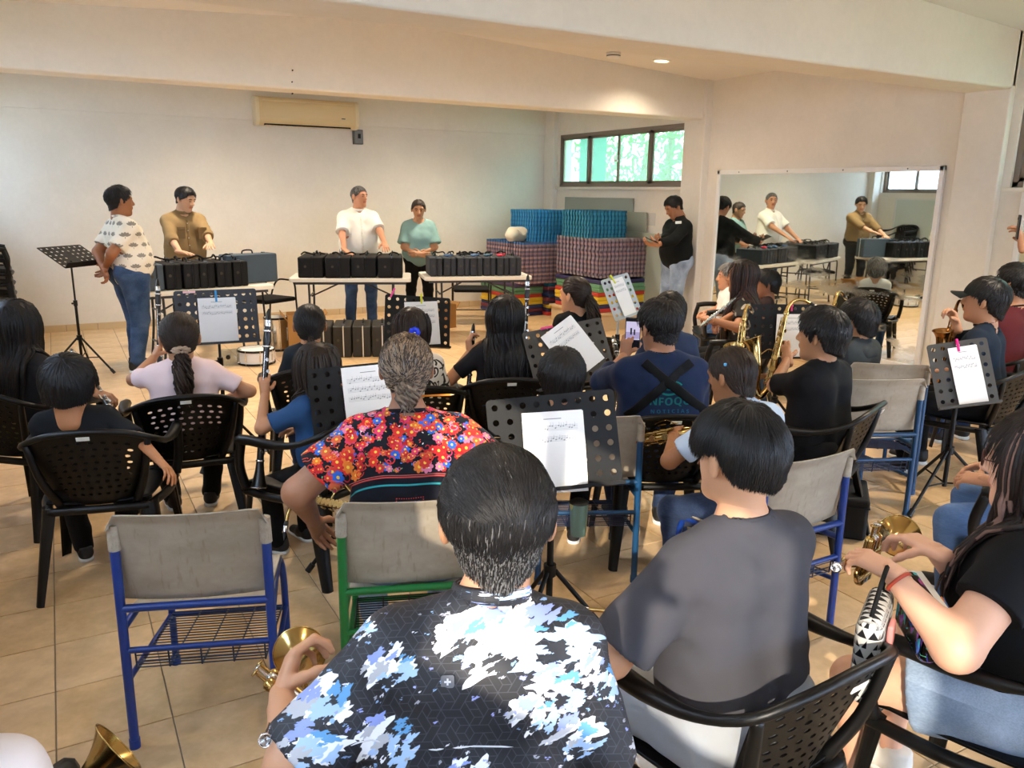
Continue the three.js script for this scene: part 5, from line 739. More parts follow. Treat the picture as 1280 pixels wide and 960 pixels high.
// music stands
{
  const st = (px, py, d, face, tilt, o2) => musicStand(atD(px, py, d), face, tilt, o2);
  const m1 = st(91, 320, 7.3, -45, 60, { label: 'empty black music stand tilted flat beside the man in the printed shirt', W: 0.5, Hh: 0.34, foot: 0.34, legTurn: 1.1 });
  const m2 = st(272, 396, 4.9, 5, 12, { label: 'dark music stand with one sheet and a blue peg, before the girl in pink', W: 0.475, Hh: 0.33, rows: 6, cols: 10, skipMid: 0, mat: std(0x1b222c, 0.45) });
  let p = paperSheet('single score page pegged with a blue clip on the stand before the girl in pink', 0.215, 0.27, 0); m2.place(p, 0.0, -0.02, 0.01); let c = clip(0x1c8fd0, 'bright blue clothes peg holding the score before the girl in pink'); m2.place(c, 0.0, 0.125, 0.012); c = clip(0xe0b0b8, 'pale pink peg lying along the top of the stand before the girl in pink'); m2.place(c, 0.15, 0.155, 0.01, PI / 2);
  const m3 = st(522, 402, 5.6, 14, 18, { label: 'black music stand with a thick score and a yellow peg', W: 0.46, Hh: 0.36, roll: 5 });
  p = paperSheet('thick pad of score pages pegged in yellow on a black stand', 0.23, 0.3, 1); m3.place(p, -0.03, -0.01, 0.012, 0.1); c = clip(0xd7e021, 'bright yellow clothes peg on the black stand'); m3.place(c, -0.02, 0.16, 0.014, 0.05); c = clip(0xe5429a, 'pink clothes peg at the corner of the stand beneath the table edge'); m3.place(c, 0.18, 0.19, 0.01, -0.4);
  const m4 = st(455, 503, 3.55, 12, 16, { label: 'black music stand half hidden by the woman in the embroidered blouse', W: 0.46, Hh: 0.34, roll: -3, cols: 8, legTurn: 1.7 });
  p = paperSheet('score page on the stand before the woman in the embroidered blouse', 0.23, 0.3, 1); m4.place(p, -0.03, 0.01, 0.01); { const b = obj('binder_clip', [box(0.03, 0.016, 0.014, 0, 0, 0, 0.003), cyl(V(-0.01, 0.01, 0), V(-0.006, 0.03, 0), 0.0015), cyl(V(0.01, 0.01, 0), V(0.006, 0.03, 0), 0.0015)], M.blackMetal); m4.place(b, -0.1, 0.165, 0.012); tag(b, 'black binder clip on the page before the embroidered blouse', 'clip'); }
  const m5 = st(712, 443, 4.4, 12, 26, { label: 'grey music stand tilted sideways with a loose score before the black haired boy', W: 0.47, Hh: 0.34, roll: -9, mat: std(0x3d3b37, 0.5) });
  p = paperSheet('loose score lying askew on the grey tilted stand', 0.22, 0.3, 0); m5.place(p, -0.02, 0.03, 0.014, 0.42); c = clip(0xe0457a, 'rose pink peg on the top edge of the grey tilted stand'); m5.place(c, 0.09, 0.17, 0.01, PI / 2);
  const m6 = st(693, 552, 2.85, 24, 17, { label: 'large black music stand in front of the man in the camouflage shirt', W: 0.46, Hh: 0.335, roll: -5, cols: 9, rows: 6 });
  p = paperSheet('spiral notebook page of handwritten music on the large black stand', 0.215, 0.285, 0); m6.place(p, 0.005, -0.035, 0.012, -0.03);
  const m7 = st(777, 371, 5.9, 0, 22, { label: 'pale grey music stand with a narrow score and a yellow peg near the mats', W: 0.25, Hh: 0.32, roll: -12, cols: 6, rows: 6, holeR: 0.012, mat: std(0xaeb9bd, 0.5), skipMid: 2 });
  p = paperSheet('narrow score strip on the pale grey stand', 0.11, 0.28, 2); m7.place(p, -0.005, 0.0, 0.012, 0.04); c = clip(0xd8dc2a, 'yellow peg at the top of the pale grey stand'); m7.place(c, 0.03, 0.14, 0.012, 0.2);
  const m8 = st(978, 414, 5.4, 25, 6, { label: 'black music stand behind the large golden saxophone', W: 0.44, Hh: 0.36 });
  p = paperSheet('score page on the stand behind the large golden saxophone', 0.22, 0.29, 0); m8.place(p, -0.06, -0.03, 0.012); c = clip(0xd8286e, 'dark pink peg on the stand behind the large saxophone'); m8.place(c, -0.05, 0.17, 0.012);
  const m9 = st(1203, 467, 4.35, 42, 20, { label: 'grey music stand with a magenta peg beside the saxophonist in the cap', W: 0.3, Hh: 0.36, roll: -12, cols: 6, rows: 6, mat: std(0x42403c, 0.45), skipMid: 2, legTurn: 2.4, foot: 0.34 });
  p = paperSheet('long narrow score pegged in magenta beside the saxophonist in the cap', 0.14, 0.32, 2); m9.place(p, -0.02, -0.015, 0.014, 0.02); c = clip(0xe61a8a, 'magenta clothes peg on the stand beside the capped saxophonist'); m9.place(c, -0.0, 0.155, 0.014);
}
{ // soft black case on the floor, small things in baskets
  const p = atY(1062, 668, 0); const o = thing('soft_case', 'black fabric box case on the floor beside the grey-shirted boy', 'case', V(p.x + 0.02, 0, p.z - 0.12), 0.7); obj('body', box(0.34, 0.2, 0.3, 0, 0.1, 0, 0.02), std(0x0c0c0d, 0.85), o); obj('lid', box(0.345, 0.04, 0.305, 0, 0.2, 0, 0.015), std(0x0c0c0d, 0.85), o); obj('zip', box(0.35, 0.006, 0.31, 0, 0.178, 0, 0.002), M.blackMetal, o);
}

// ------------------------------------------------------------------ the people, their chairs and instruments
const under = (p, face, label, fwd = 0.05) => { const a = rad(face); return placeArmchair(p.o.position.x + Math.sin(a) * fwd, p.o.position.z - Math.cos(a) * fwd, face, label); };
const underSchool = (p, face, label, paint, fwd = 0.03) => { const a = rad(face); return schoolChair(p.o.position.x + Math.sin(a) * fwd, p.o.position.z - Math.cos(a) * fwd, face, label, paint); };
const shortHair = { thick: 0.016, strands: 700, len: 0.04, width: 0.0035, fade: 0.35 };
const kidHair = { thick: 0.022, strands: 900, len: 0.06, width: 0.004, messy: 0.25 };
const brown = [0.022, 0.013, 0.009], blk = [0.009, 0.008, 0.008];
// ---- standing
const printUV = (A, W = 0.68, H = 0.62, y0 = 0.06) => mapUV(A.shirt.geometry, (x, y, z) => [(-x / A.s + W / 2) / W, ((y - A.P.y + 0.75 * (z - (y - A.P.y) * A.dirT.z / A.dirT.y + 0.14 * A.g)) / A.s + y0) / H]);
const printT = tex(512, 512, (c, w, h) => { c.fillStyle = '#e6dfce'; c.fillRect(0, 0, w, h); const r = rngOf(8); c.strokeStyle = '#7d7a72'; c.fillStyle = '#8b877d'; for (let i = 0; i < 5; i++) for (let j = 0; j < 5; j++) { const x = (i + (j % 2) * 0.5) * 102 + 25, y = j * 102 + 50; c.lineWidth = 3; c.beginPath(); c.moveTo(x, y + 20); c.lineTo(x, y); c.stroke(); for (let k = 0; k < 5; k++) { const a = -PI / 2 + (k - 2) * 0.5; c.beginPath(); c.ellipse(x + Math.cos(a) * 24, y + Math.sin(a) * 24, 19, 9, a, 0, 7); c.fill(); } } }, 2.1, 2.1);
person({ label: 'man in a white leaf-printed shirt and jeans, hands clasped behind him', head: [149, 234, 7.3], face: 72, lean: -4, belly: 0.075, w: 1.12, g: 1.18, armG: 1.2, legG: 1.15, hs: 1.08, headYaw: -6, skin: 0x96603c, cell: 0.012, top: { name: 'shirt', mat: cloth(0xffffff, { map: printT }), sleeve: 0.75, hem: -0.12, collar: true, t: 0.02 }, bottom: { mat: denim, t: 0.016 }, hair: { ...shortHair, tone: blk, thick: 0.02 }, armL: { to: [-0.02, 0.02, -0.22], pole: [1, -0.2, -0.8], palm: [0, 0.2, -1] }, armR: { to: [0.0, 0.05, -0.2], pole: [1, -0.2, -0.8], palm: [0, 0.2, -1] }, shoes: { c: 0x18181a, sole: 0xe8e8e4 }, legL: { x: 0.1, z: 0.03 }, legR: { x: 0.12, z: -0.05 } });
const S2 = person({ label: 'man in a tan rolled-sleeve shirt resting his hands on instrument cases', head: [231, 233, 8.62], face: 168, w: 1.08, g: 1.08, hs: 1.04, headYaw: 28, headPitch: 18, skin: 0xd0a07e, top: { name: 'shirt', mat: cloth(0x8c7450), sleeve: 1.3, hem: -0.14, collar: true, t: 0.018 }, bottom: { mat: cloth(0x2a2c30) }, hair: { ...shortHair, tone: blk, thick: 0.016, beard: true }, armL: { at: [272, 322, 8.3], palm: [0, -1, 0.2], hand: 'flat', finger: [-0.4, -0.2, 1] }, armR: { at: [230, 328, 8.25], palm: [0, -1, 0.2], hand: 'flat', finger: [-0.5, -0.1, 1] } });
const S3 = person({ label: 'grey-haired man in a white short-sleeved shirt behind the middle table', head: [449, 233, 9.7], face: 186, w: 1.1, g: 1.15, belly: 0.05, hs: 1.04, headYaw: 34, skin: 0xc68a68, top: { name: 'shirt', mat: cloth(0xf0ece0), sleeve: 0.8, hem: -0.16, collar: true, t: 0.02, flare: 1.25 }, bottom: { mat: denim, t: 0.014 }, hair: { ...shortHair, thick: 0.006, tone: [0.07, 0.066, 0.062], grey: 0.4, strands: 1500, width: 0.0018 }, armL: { at: [486, 316, 9.4], hand: 'flat', palm: [0, -1, 0.1], finger: [-0.1, -0.5, 1] }, armR: { at: [431, 317, 9.4], hand: 'flat', palm: [0, -1, 0.1], finger: [-0.5, -0.5, 1] } });
person({ label: 'woman in a pale teal blouse and black trousers with folded hands', head: [523, 249, 10.05], face: 201, w: 0.98, g: 1.12, bust: 0.03, belly: 0.03, hs: 1.0, headPitch: 12, skin: 0xb88460, top: { name: 'blouse', mat: cloth(0x7fa09c), sleeve: 0.85, hem: -0.12, t: 0.022, flare: 1.5, neckR: 0.085, scoop: 0.06, ribbing: false }, bottom: { mat: blackPants }, hair: { ...shortHair, thick: 0.008, tone: [0.045, 0.034, 0.028], fade: 0.6 }, armL: { to: [0.02, 0.06, 0.2], pole: [1, -0.6, -0.2], finger: [-1, -0.1, 0.2], palm: [0, 0, -1] }, armR: { to: [0.02, 0.05, 0.21], pole: [1, -0.6, -0.2], finger: [-1, -0.1, 0.2], palm: [0, 0, -1] } });
function onFront(A, x, y, off = 0.002) { const v = V(x * A.s, A.P.y + y * A.s, 0.4); for (let k = 0; k < 120 && A.topF(v.x, v.y, v.z) > off; k++) v.z -= 0.004; return v; }
for (const [A, c] of [[S2, 0x7d6645], [S3, 0xe4dfd0]]) { obj('placket', sweep(Array.from({ length: 14 }, (_, k) => onFront(A, 0, 0.4 - k * 0.036)), 0.0022, 8, 7), cloth(c), A.shirt); for (let k = 0; k < 6; k++) { const p = onFront(A, 0, 0.37 - k * 0.075, 0.004); obj('button', new THREE.SphereGeometry(0.006, 8, 6).translate(p.x, p.y, p.z), std(0xd8d2c4, 0.4), A.shirt); } }
for (const e of [-1, 1]) { const p = onFront(S2, e * 0.085, 0.27, 0.003); obj('pocket', box(0.1, 0.11, 0.006, 0, 0, 0, 0.002).rotateY(e * 0.3).translate(p.x, p.y, p.z), cloth(0x866e4b), S2.shirt); obj('pocket_flap', box(0.105, 0.035, 0.009, 0, 0, 0, 0.003).rotateY(e * 0.3).translate(p.x, p.y + 0.05, p.z + 0.002), cloth(0x7d6645), S2.shirt); }
const s5 = person({ label: 'man in a black long-sleeved shirt and pale jeans leaning at the column with a phone', head: [843, 243, 9.38], face: -78, lean: 0, w: 1.12, g: 1.15, belly: 0.03, hs: 1.02, headPitch: 30, skin: 0xa87250, top: { name: 'shirt', mat: cloth(0x0e1213), sleeve: 1.75, hem: -0.15, collar: true, t: 0.018 }, bottom: { mat: denimLight, t: 0.016 }, hair: { ...shortHair, tone: blk, thick: 0.017 }, armL: { at: [820, 306, 9.1], hand: 'hold', palm: [-0.3, 0.6, -0.4], finger: [-0.4, 0.1, 1] }, armR: { at: [827, 307, 9.15], hand: 'hold', palm: [-0.3, 0.6, -0.4], finger: [-0.3, 0.1, 1] } });
function phone(at, dir, up, label, screen) { const o = new THREE.Group(); o.name = numbered('mobile_phone'); scene.add(o); tag(o, label, 'phone'); obj('casing', box(0.078, 0.158, 0.009, 0, 0, 0, 0.004), M.blackPlastic, o); obj('screen', box(0.07, 0.146, 0.001, 0, 0, 0.005), screen ?? std(0x101216, 0.15), o); obj('camera_lens', cyl(V(0.022, 0.055, -0.004), V(0.022, 0.055, -0.007), 0.009), M.blackMetal, o); alongZ(o, at, dir, up); return o; }
phone(atD(815, 300, 9.05), V(0.3, 0.9, 0.3), V(-1, 0.3, 0), 'flat dark phone held low by the man at the column');
{ const o = obj('chest_emblem', box(0.07, 0.03, 0.003, 0, 0, 0, 0.001), std(0xc8ccc8, 0.6)); o.position.copy(atD(848, 278, 9.18)); o.quaternion.copy(camera.quaternion); o.rotateY(-0.3); s5.o.attach(o); o.name = 'emblem'; }
const edgePerson = person({ label: 'person at the right edge raising a phone in dark navy sleeves', head: [1338, 255, 5.6], face: -35, w: 1, g: 1.05, skin: 0xa87250, top: { mat: navy, sleeve: 1.6 }, hair: { ...shortHair, tone: blk }, armL: { at: [1271, 306, 5.3], hand: 'hold', finger: [-0.2, 1, 0.2], palm: [-0.4, 0, 0.9], pole: [1, -1, 0.2] }, armR: { at: [1284, 312, 5.25], hand: 'hold', finger: [-0.2, 1, 0.2], palm: [-0.4, 0, 0.9], pole: [1, -1, 0.2] } });
phone(atD(1273, 284, 5.25), V(0.6, 0, 0.8), V(0, 1, 0), 'black phone raised at the right edge of the room');

// ---- seated, left side
const A1 = person({ label: 'long black-haired girl in olive trousers holding a clarinet, at the left edge', head: [18, 378, 4.0], seat: 0.42, face: 42, lean: 4, w: 1, g: 1.05, hs: 1.04, skin: 0xa06f4c, top: { mat: cloth(0x1a1a1d) }, bottom: { mat: cloth(0x5d5f3c) }, hair: { thick: 0.022, strands: 500, len: 0.08, tone: blk, long: { n: 240, length: 0.42, wave: 0.003, tone: blk, r0: 0.009 } }, armR: { at: [133, 497, 3.85], hand: 'grip', palm: [-0.2, -1, 0.2] }, armL: { to: [0.05, 0.2, 0.35], hand: 'grip' }, shoes: { c: 0x222226 } });
under(A1, 42, 'black plastic armchair of the long-haired girl in olive trousers');
clarinet(atD(128, 496, 3.85), atD(88, 436, 4.15), 0.5, 'clarinet resting upright against the girl in olive trousers');
const A2 = person({ label: 'boy in a plain black T-shirt slouching in a perforated armchair', head: [82, 446, 3.3], seat: 0.4, face: 8, lean: -8, side: 5, w: 1.1, g: 1.08, hs: 1.03, headYaw: -5, headW: 1.04, skin: 0xb4784e, cell: 0.01, top: { mat: cloth(0x15171a), sleeve: 0.9, t: 0.014 }, bottom: { mat: blackPants }, hair: { ...kidHair, tone: blk, nape: -0.06 }, armR: { at: [222, 594, 3.25], pole: [1, -0.1, -0.5] }, armL: { to: [0.16, 0.08, 0.3] } });
placeArmchair(A2.o.position.x + 0.07, A2.o.position.z - 0.06, 14, 'black plastic armchair of the slouching boy, white sticker on its back');
const A3 = person({ label: 'girl in a pale pink T-shirt with a dark curly ponytail and scrunchie', head: [222, 392, 3.95], seat: 0.42, face: 6, lean: 2, w: 1.1, g: 1.06, hs: 1.02, skin: 0xb98460, cell: 0.01, top: { mat: cloth(0xecd2d0), sleeve: 0.7, t: 0.015 }, bottom: { mat: blackPants }, hair: { thick: 0.012, strands: 900, len: 0.07, width: 0.003, tone: brown, nape: -0.06, flow: (p) => V(0, -0.03, -0.12).sub(p).normalize(), tail: { n: 110, length: 0.29, at: [0, -0.035, -0.112], fat: 0.05, wave: 0.013, tone: brown } }, armR: { to: [0.24, 0.17, 0.12], pole: [1, -0.4, -0.3], hand: 'hold' }, armL: { at: [193, 446, 4.2], hand: 'grip', finger: [-0.3, 0.6, 0.5] } });
under(A3, 6, 'black plastic armchair of the girl in pale pink');
{ const s = obj('hair_scrunchie', new THREE.TorusKnotGeometry(0.021, 0.008, 60, 8, 2, 9).scale(1.25, 0.55, 1.1), cloth(0xb9a08a), A3.o); s.position.copy(V(0, -0.035, -0.118).applyMatrix4(A3.HM)); s.name = 'scrunchie'; }
clarinet(atD(200, 470, 4.3), atD(197, 348, 4.35), 0.3, 'clarinet held upright by the girl in pale pink');
const A4 = person({ label: 'dark-haired girl in a charcoal top with a low bun behind the raised clarinet', head: [386, 381, 4.6], seat: 0.42, face: 14, lean: 6, w: 0.95, g: 0.95, hs: 1.0, skin: 0xb98460, top: { mat: cloth(0x1f2830), sleeve: 0.7 }, bottom: { mat: denimDark }, hair: { thick: 0.01, strands: 700, len: 0.07, width: 0.003, tone: blk, flow: (p) => V(0, -0.05, -0.12).sub(p).normalize(), tail: { n: 60, length: 0.2, at: [0, -0.05, -0.105], fat: 0.035, wave: 0.01, tone: brown } } });
under(A4, 14, 'black plastic armchair of the girl in the charcoal top');
const A5 = person({ label: 'girl in a blue polo shirt with long straight hair raising a clarinet', head: [393, 430, 3.6], seat: 0.4, face: -28, lean: 4, w: 0.98, g: 0.95, hs: 0.98, headYaw: -10, skin: 0xb98460, cell: 0.01, top: { name: 'polo_shirt', mat: cloth(0x2a4d7a), sleeve: 0.75, t: 0.013, collar: true }, bottom: { mat: blackPants }, hair: { thick: 0.014, strands: 800, len: 0.08, width: 0.003, tone: brown, long: { n: 200, length: 0.34, wave: 0.003, tone: [0.03, 0.022, 0.018], r0: 0.007 } }, armL: { at: [331, 492, 3.6], pole: [0.8, -1, 0], hand: 'grip', finger: [-0.1, 1, 0.1], palm: [-0.6, 0, 0.6] }, armR: { to: [0.1, 0.15, 0.3] } });
under(A5, -28, 'black plastic armchair of the girl in the blue polo shirt');
clarinet(atD(327, 545, 3.6), atD(336, 386, 3.62), 0.2, 'clarinet raised upright by the girl in the blue polo shirt', 1.15);
{ const hb = obj('hair_tie', new THREE.TorusGeometry(0.012, 0.005, 6, 14), std(0x3558b8, 0.5), A5.o); hb.position.copy(V(0.0, 0.07, -0.09).applyMatrix4(A5.HM)); }
const A6 = person({ label: 'woman in a monochrome patterned blouse with a blue flower in her hair', head: [514, 386, 4.2], seat: 0.43, face: 16, lean: 3, w: 1.0, g: 1.02, hs: 1.0, skin: 0xb07c58, top: { name: 'blouse', mat: cloth(0xffffff, { map: tex(256, 256, (c, w, h) => { c.fillStyle = '#d8cfbf'; c.fillRect(0, 0, w, h); c.strokeStyle = '#2b2824'; c.lineWidth = 7; const r = rngOf(4); for (let k = 0; k < 40; k++) { const x = r() * w, y = r() * h; c.beginPath(); c.ellipse(x, y, 10 + r() * 22, 5 + r() * 9, r() * 3, 0, 4); c.stroke(); } }, 3, 3) }), sleeve: 0.75 }, bottom: { mat: denimDark }, hair: { thick: 0.014, strands: 700, len: 0.07, width: 0.003, tone: brown, nape: -0.085, long: { n: 90, length: 0.1, wave: 0.004, tone: brown, arc: 1.7 } } });
under(A6, 16, 'black plastic armchair of the woman with the blue hair flower');
{ const fl = obj('hair_flower', Array.from({ length: 8 }, (_, k) => new THREE.SphereGeometry(0.013, 10, 8).scale(1, 1, 0.6).translate(Math.cos(k * PI / 4) * 0.018, Math.sin(k * PI / 4) * 0.018, 0)), std(0x1438d8, 0.4), A6.o); fl.position.copy(V(0.0, 0.02, -0.135).applyMatrix4(A6.HM)); obj('flower_gem', new THREE.SphereGeometry(0.007, 10, 8).translate(0, 0, -0.01), M.chrome, fl); }
const floralT = tex(1024, 1024, (c, w, h) => {
  c.fillStyle = '#15161f'; c.fillRect(0, 0, w, h); const r = rngOf(21), cols = ['#d8352c', '#c7282a', '#d94a30', '#cf3a34', '#d8352c', '#e07a2e', '#2c62c4', '#d63a63', '#b8242a', '#c9603a', '#d87a98'];
  const X = (u) => (u + 0.34) / 0.68 * w, Y = (v) => h - (v + 0.06) / 0.74 * h;
  const flower = (x, y, s, cc) => { c.fillStyle = cc; for (let k = 0; k < 7; k++) { c.beginPath(); c.ellipse(x + Math.cos(k * 0.898) * s * 0.6, y + Math.sin(k * 0.898) * s * 0.6, s * 0.5, s * 0.36, k * 0.898, 0, 7); c.fill(); } c.fillStyle = '#f0c94a'; c.beginPath(); c.arc(x, y, s * 0.28, 0, 7); c.fill(); };
  const curl = (x, y, s, cc, f) => { c.strokeStyle = cc; c.lineWidth = s * 0.22; c.beginPath(); for (let k = 0; k < 30; k++) { const a = k * 0.22, q = s * (1 - k / 34); const px = x + f * Math.cos(a) * q, py = y + Math.sin(a) * q; k ? c.lineTo(px, py) : c.moveTo(px, py); } c.stroke(); };
  const zone = (u0, u1, v0, v1, n) => { for (let k = 0; k < n; k++) { const x = X(lerp(u0, u1, r())), y = Y(lerp(v0, v1, r())), q = r(); if (q < 0.5) flower(x, y, 11 + r() * 19, cols[Math.floor(r() * cols.length)]); else if (q < 0.68) curl(x, y, 13 + r() * 13, cols[Math.floor(r() * cols.length)], r() < 0.5 ? 1 : -1); else { c.fillStyle = ['#f2e6d8', '#e0483e', '#7ab06a', '#f0b23a', '#4d7fd8'][Math.floor(r() * 5)]; c.beginPath(); c.ellipse(x, y, 6, 3, r() * 3, 0, 7); c.fill(); } } };
  zone(-0.25, 0.25, 0.34, 0.66, 520); zone(-0.34, -0.23, 0.16, 0.5, 130); zone(0.23, 0.34, 0.16, 0.5, 130); zone(-0.19, -0.12, 0.02, 0.2, 36); zone(0.12, 0.19, 0.02, 0.2, 36);
  for (const [v, cc, l] of [[0.315, '#c04a44', 7], [0.322, '#e06a5a', 3], [0.288, '#2f9a9a', 9]]) { c.strokeStyle = cc; c.lineWidth = l; c.beginPath(); c.moveTo(X(-0.26), Y(v)); c.lineTo(X(0.26), Y(v)); c.stroke(); }
  c.strokeStyle = '#d84a4a'; c.setLineDash([6, 6]); c.lineWidth = 5; c.strokeRect(X(-0.045), Y(0.24), X(0.045) - X(-0.045), Y(0.02) - Y(0.24)); c.setLineDash([]); for (const f of [-1, 1]) { curl(X(f * 0.02), Y(0.2), 18, '#e86ab0', f); curl(X(f * 0.03), Y(0.15), 12, '#3f9a6a', f); curl(X(f * 0.06), Y(0.38), 30, '#d8352c', f); } flower(X(0), Y(0.12), 26, '#e2b93a'); flower(X(0), Y(0.06), 16, '#c8322c'); c.fillStyle = '#2c50c8'; for (let k = 0; k < 6; k++) { c.beginPath(); c.arc(X(-0.03 + k * 0.012), Y(0.225), 6, 0, 7); c.fill(); }
});
floralT.wrapS = floralT.wrapT = THREE.ClampToEdgeWrapping;
const A7 = person({ label: 'woman in a black blouse embroidered with red flowers, pencil behind her ear', head: [507, 420, 2.62], seat: 0.43, face: 20, lean: 2, w: 1.06, g: 1.1, hs: 0.93, armG: 1.35, headW: 1.0, skin: 0xa06d4e, cell: 0.009, top: { name: 'blouse', mat: cloth(0xffffff, { map: floralT }), sleeve: 0.66, t: 0.014, flare: 1.2, neckR: 0.07, collarMat: cloth(0x15161f), label: 'black blouse with red floral embroidery' }, bottom: { mat: denimLight }, hair: { thick: 0.012, strands: 2200, len: 0.06, width: 0.0022, tone: [0.045, 0.032, 0.024], tone2: [0.24, 0.165, 0.105], grey: 0.05, messy: 0.8, lift: 1.4, flow: (p) => V(0.01, 0.0, -0.11).sub(p).normalize().add(V(0, -0.25, 0)), nape: -0.08, tail: { n: 46, length: 0.1, at: [0.0, -0.01, -0.11], fat: 0.045, wave: 0.012, tone: [0.15, 0.11, 0.08] } }, armL: { to: [0.34, 0.04, 0.14], pole: [1, -0.5, -0.4] }, armR: { to: [0.28, 0.05, 0.2], pole: [1, -0.5, -0.3] } });
printUV(A7, 0.68, 0.74);
underSchool(A7, 20, 'green tube school chair of the woman in the embroidered blouse', paintGreen);
{ const pn = thing('pencil', 'orange pencil tucked behind the ear of the woman in the embroidered blouse', 'pencil', V(0, 0, 0)); obj('shaft', new THREE.CylinderGeometry(0.0036, 0.0036, 0.11, 6).translate(0, 0.055, 0), std(0xe0861f, 0.5), pn); obj('tip', new THREE.ConeGeometry(0.0036, 0.014, 6).translate(0, 0.117, 0), std(0xd8b98c, 0.7), pn); alongY(pn, atD(524, 495, 2.64), atD(550, 494, 2.62)); }
sax('golden saxophone on the lap of the woman in the embroidered blouse', atD(462, 640, 3.0), atD(372, 622, 3.35).sub(atD(462, 640, 3.0)), V(0.3, 0.6, -0.3));
schoolChair(0.345, -2.62, 20, 'empty blue tube school chair with a scuffed beige back', paintBlue);
// ---- seated, middle
const A8 = person({ label: 'girl in a black T-shirt with long wavy black hair holding a clarinet mouthpiece up', head: [632, 372, 4.4], seat: 0.43, face: 22, lean: 2, w: 1.08, g: 1.1, hs: 1.04, skin: 0xb07c58, top: { mat: cloth(0x15151a), sleeve: 0.75 }, bottom: { mat: denimDark }, hair: { thick: 0.022, strands: 600, len: 0.08, tone: blk, long: { n: 240, length: 0.4, wave: 0.009, tone: blk, r0: 0.0085 } }, armL: { at: [587, 440, 4.45], pole: [1, -1, -0.2], hand: 'grip', finger: [0.1, 1, 0.2], palm: [-0.8, 0, 0.3] }, armR: { to: [0.2, 0.1, 0.25] } });
under(A8, 22, 'black plastic armchair of the girl with long wavy black hair');
clarinet(atD(586, 480, 4.5), atD(592, 404, 4.5), 0.4, 'clarinet held by the girl with long wavy black hair');
clarinet(atD(655, 460, 5.3), atD(660, 343, 5.3), 0, 'clarinet standing upright on a peg before the wavy-haired girl', 1.1); const pegC = scene.children[scene.children.length - 1].position.clone();
{ const b = pegC; const o = thing('clarinet_peg', 'round black floor peg carrying an upright clarinet', 'stand', V(b.x, 0, b.z)); obj('base', lathe([[0, 0], [0.09, 0], [0.09, 0.012], [0.03, 0.03], [0, 0.03]], 24), M.blackPlastic, o); obj('peg', cyl(V(0, 0.02, 0), V(0, b.y + 0.03, 0), 0.009), M.blackPlastic, o); }
const A9 = person({ label: 'young woman in a black top with a dark ponytail, face turned aside', head: [718, 347, 5.6], seat: 0.43, face: 10, lean: 2, w: 0.95, g: 0.95, hs: 1.05, headYaw: 34, skin: 0xb98460, top: { mat: black, sleeve: 0.6 }, bottom: { mat: denim }, hair: { thick: 0.012, strands: 700, len: 0.07, width: 0.0032, tone: brown, flow: (p) => V(0, 0.03, -0.12).sub(p).normalize(), tail: { n: 90, length: 0.34, at: [0, 0.03, -0.112], fat: 0.05, wave: 0.01, tone: brown, dir: [-0.1, -1, -0.35] } } });
under(A9, 10, 'black plastic armchair of the young woman with the ponytail');
const A10 = person({ label: 'black-haired boy sitting behind the large black music stand', head: [703, 438, 3.55], seat: 0.4, face: 28, lean: -4, side: 3, w: 1.02, g: 1.0, hs: 1.04, skin: 0xa87250, top: { mat: cloth(0x17181c) }, bottom: { mat: blackPants }, hair: { ...kidHair, tone: blk, strands: 1000 } });
schoolChair(A10.o.position.x + 0.1, A10.o.position.z - 0.0, 26, 'blue tube school chair with the tumbler in its basket', paintTeal);
const jacketT = tex(1024, 1024, (c, w, h) => {
  c.fillStyle = '#15233f'; c.fillRect(0, 0, w, h); const X = (u) => (u + 0.34) / 0.68 * w, Y = (v) => h - (v + 0.06) / 0.62 * h, n = rngOf(3);
  c.fillStyle = '#136a66'; c.textAlign = 'center'; c.font = 'bold 92px sans-serif'; c.save(); c.translate(X(0.015), Y(0.2)); c.scale(0.98, 1); c.fillText('ENFOQUE', 0, 0); c.restore(); c.font = 'bold 46px sans-serif'; c.fillStyle = '#1c5a70'; c.save(); c.translate(X(0.015), Y(0.155)); c.scale(1, 1); c.fillText('N O T I C I A S', 0, 0); c.restore();
  c.strokeStyle = '#157a72'; c.lineWidth = 16; c.beginPath(); c.ellipse(X(0.015), Y(0.285), 92, 50, 0, 0.1, PI - 0.1); c.stroke(); c.lineWidth = 12; c.beginPath(); c.ellipse(X(0.015), Y(0.3), 62, 36, 0, 0.1, PI - 0.1); c.stroke(); c.beginPath(); c.ellipse(X(0.015), Y(0.285), 92, 60, 0, PI + 0.5, 2 * PI - 0.4); c.stroke();
  c.fillStyle = '#d8452e'; c.beginPath(); c.arc(X(0.015), Y(0.318), 28, 0, 7); c.fill();
}); jacketT.wrapS = jacketT.wrapT = THREE.ClampToEdgeWrapping;

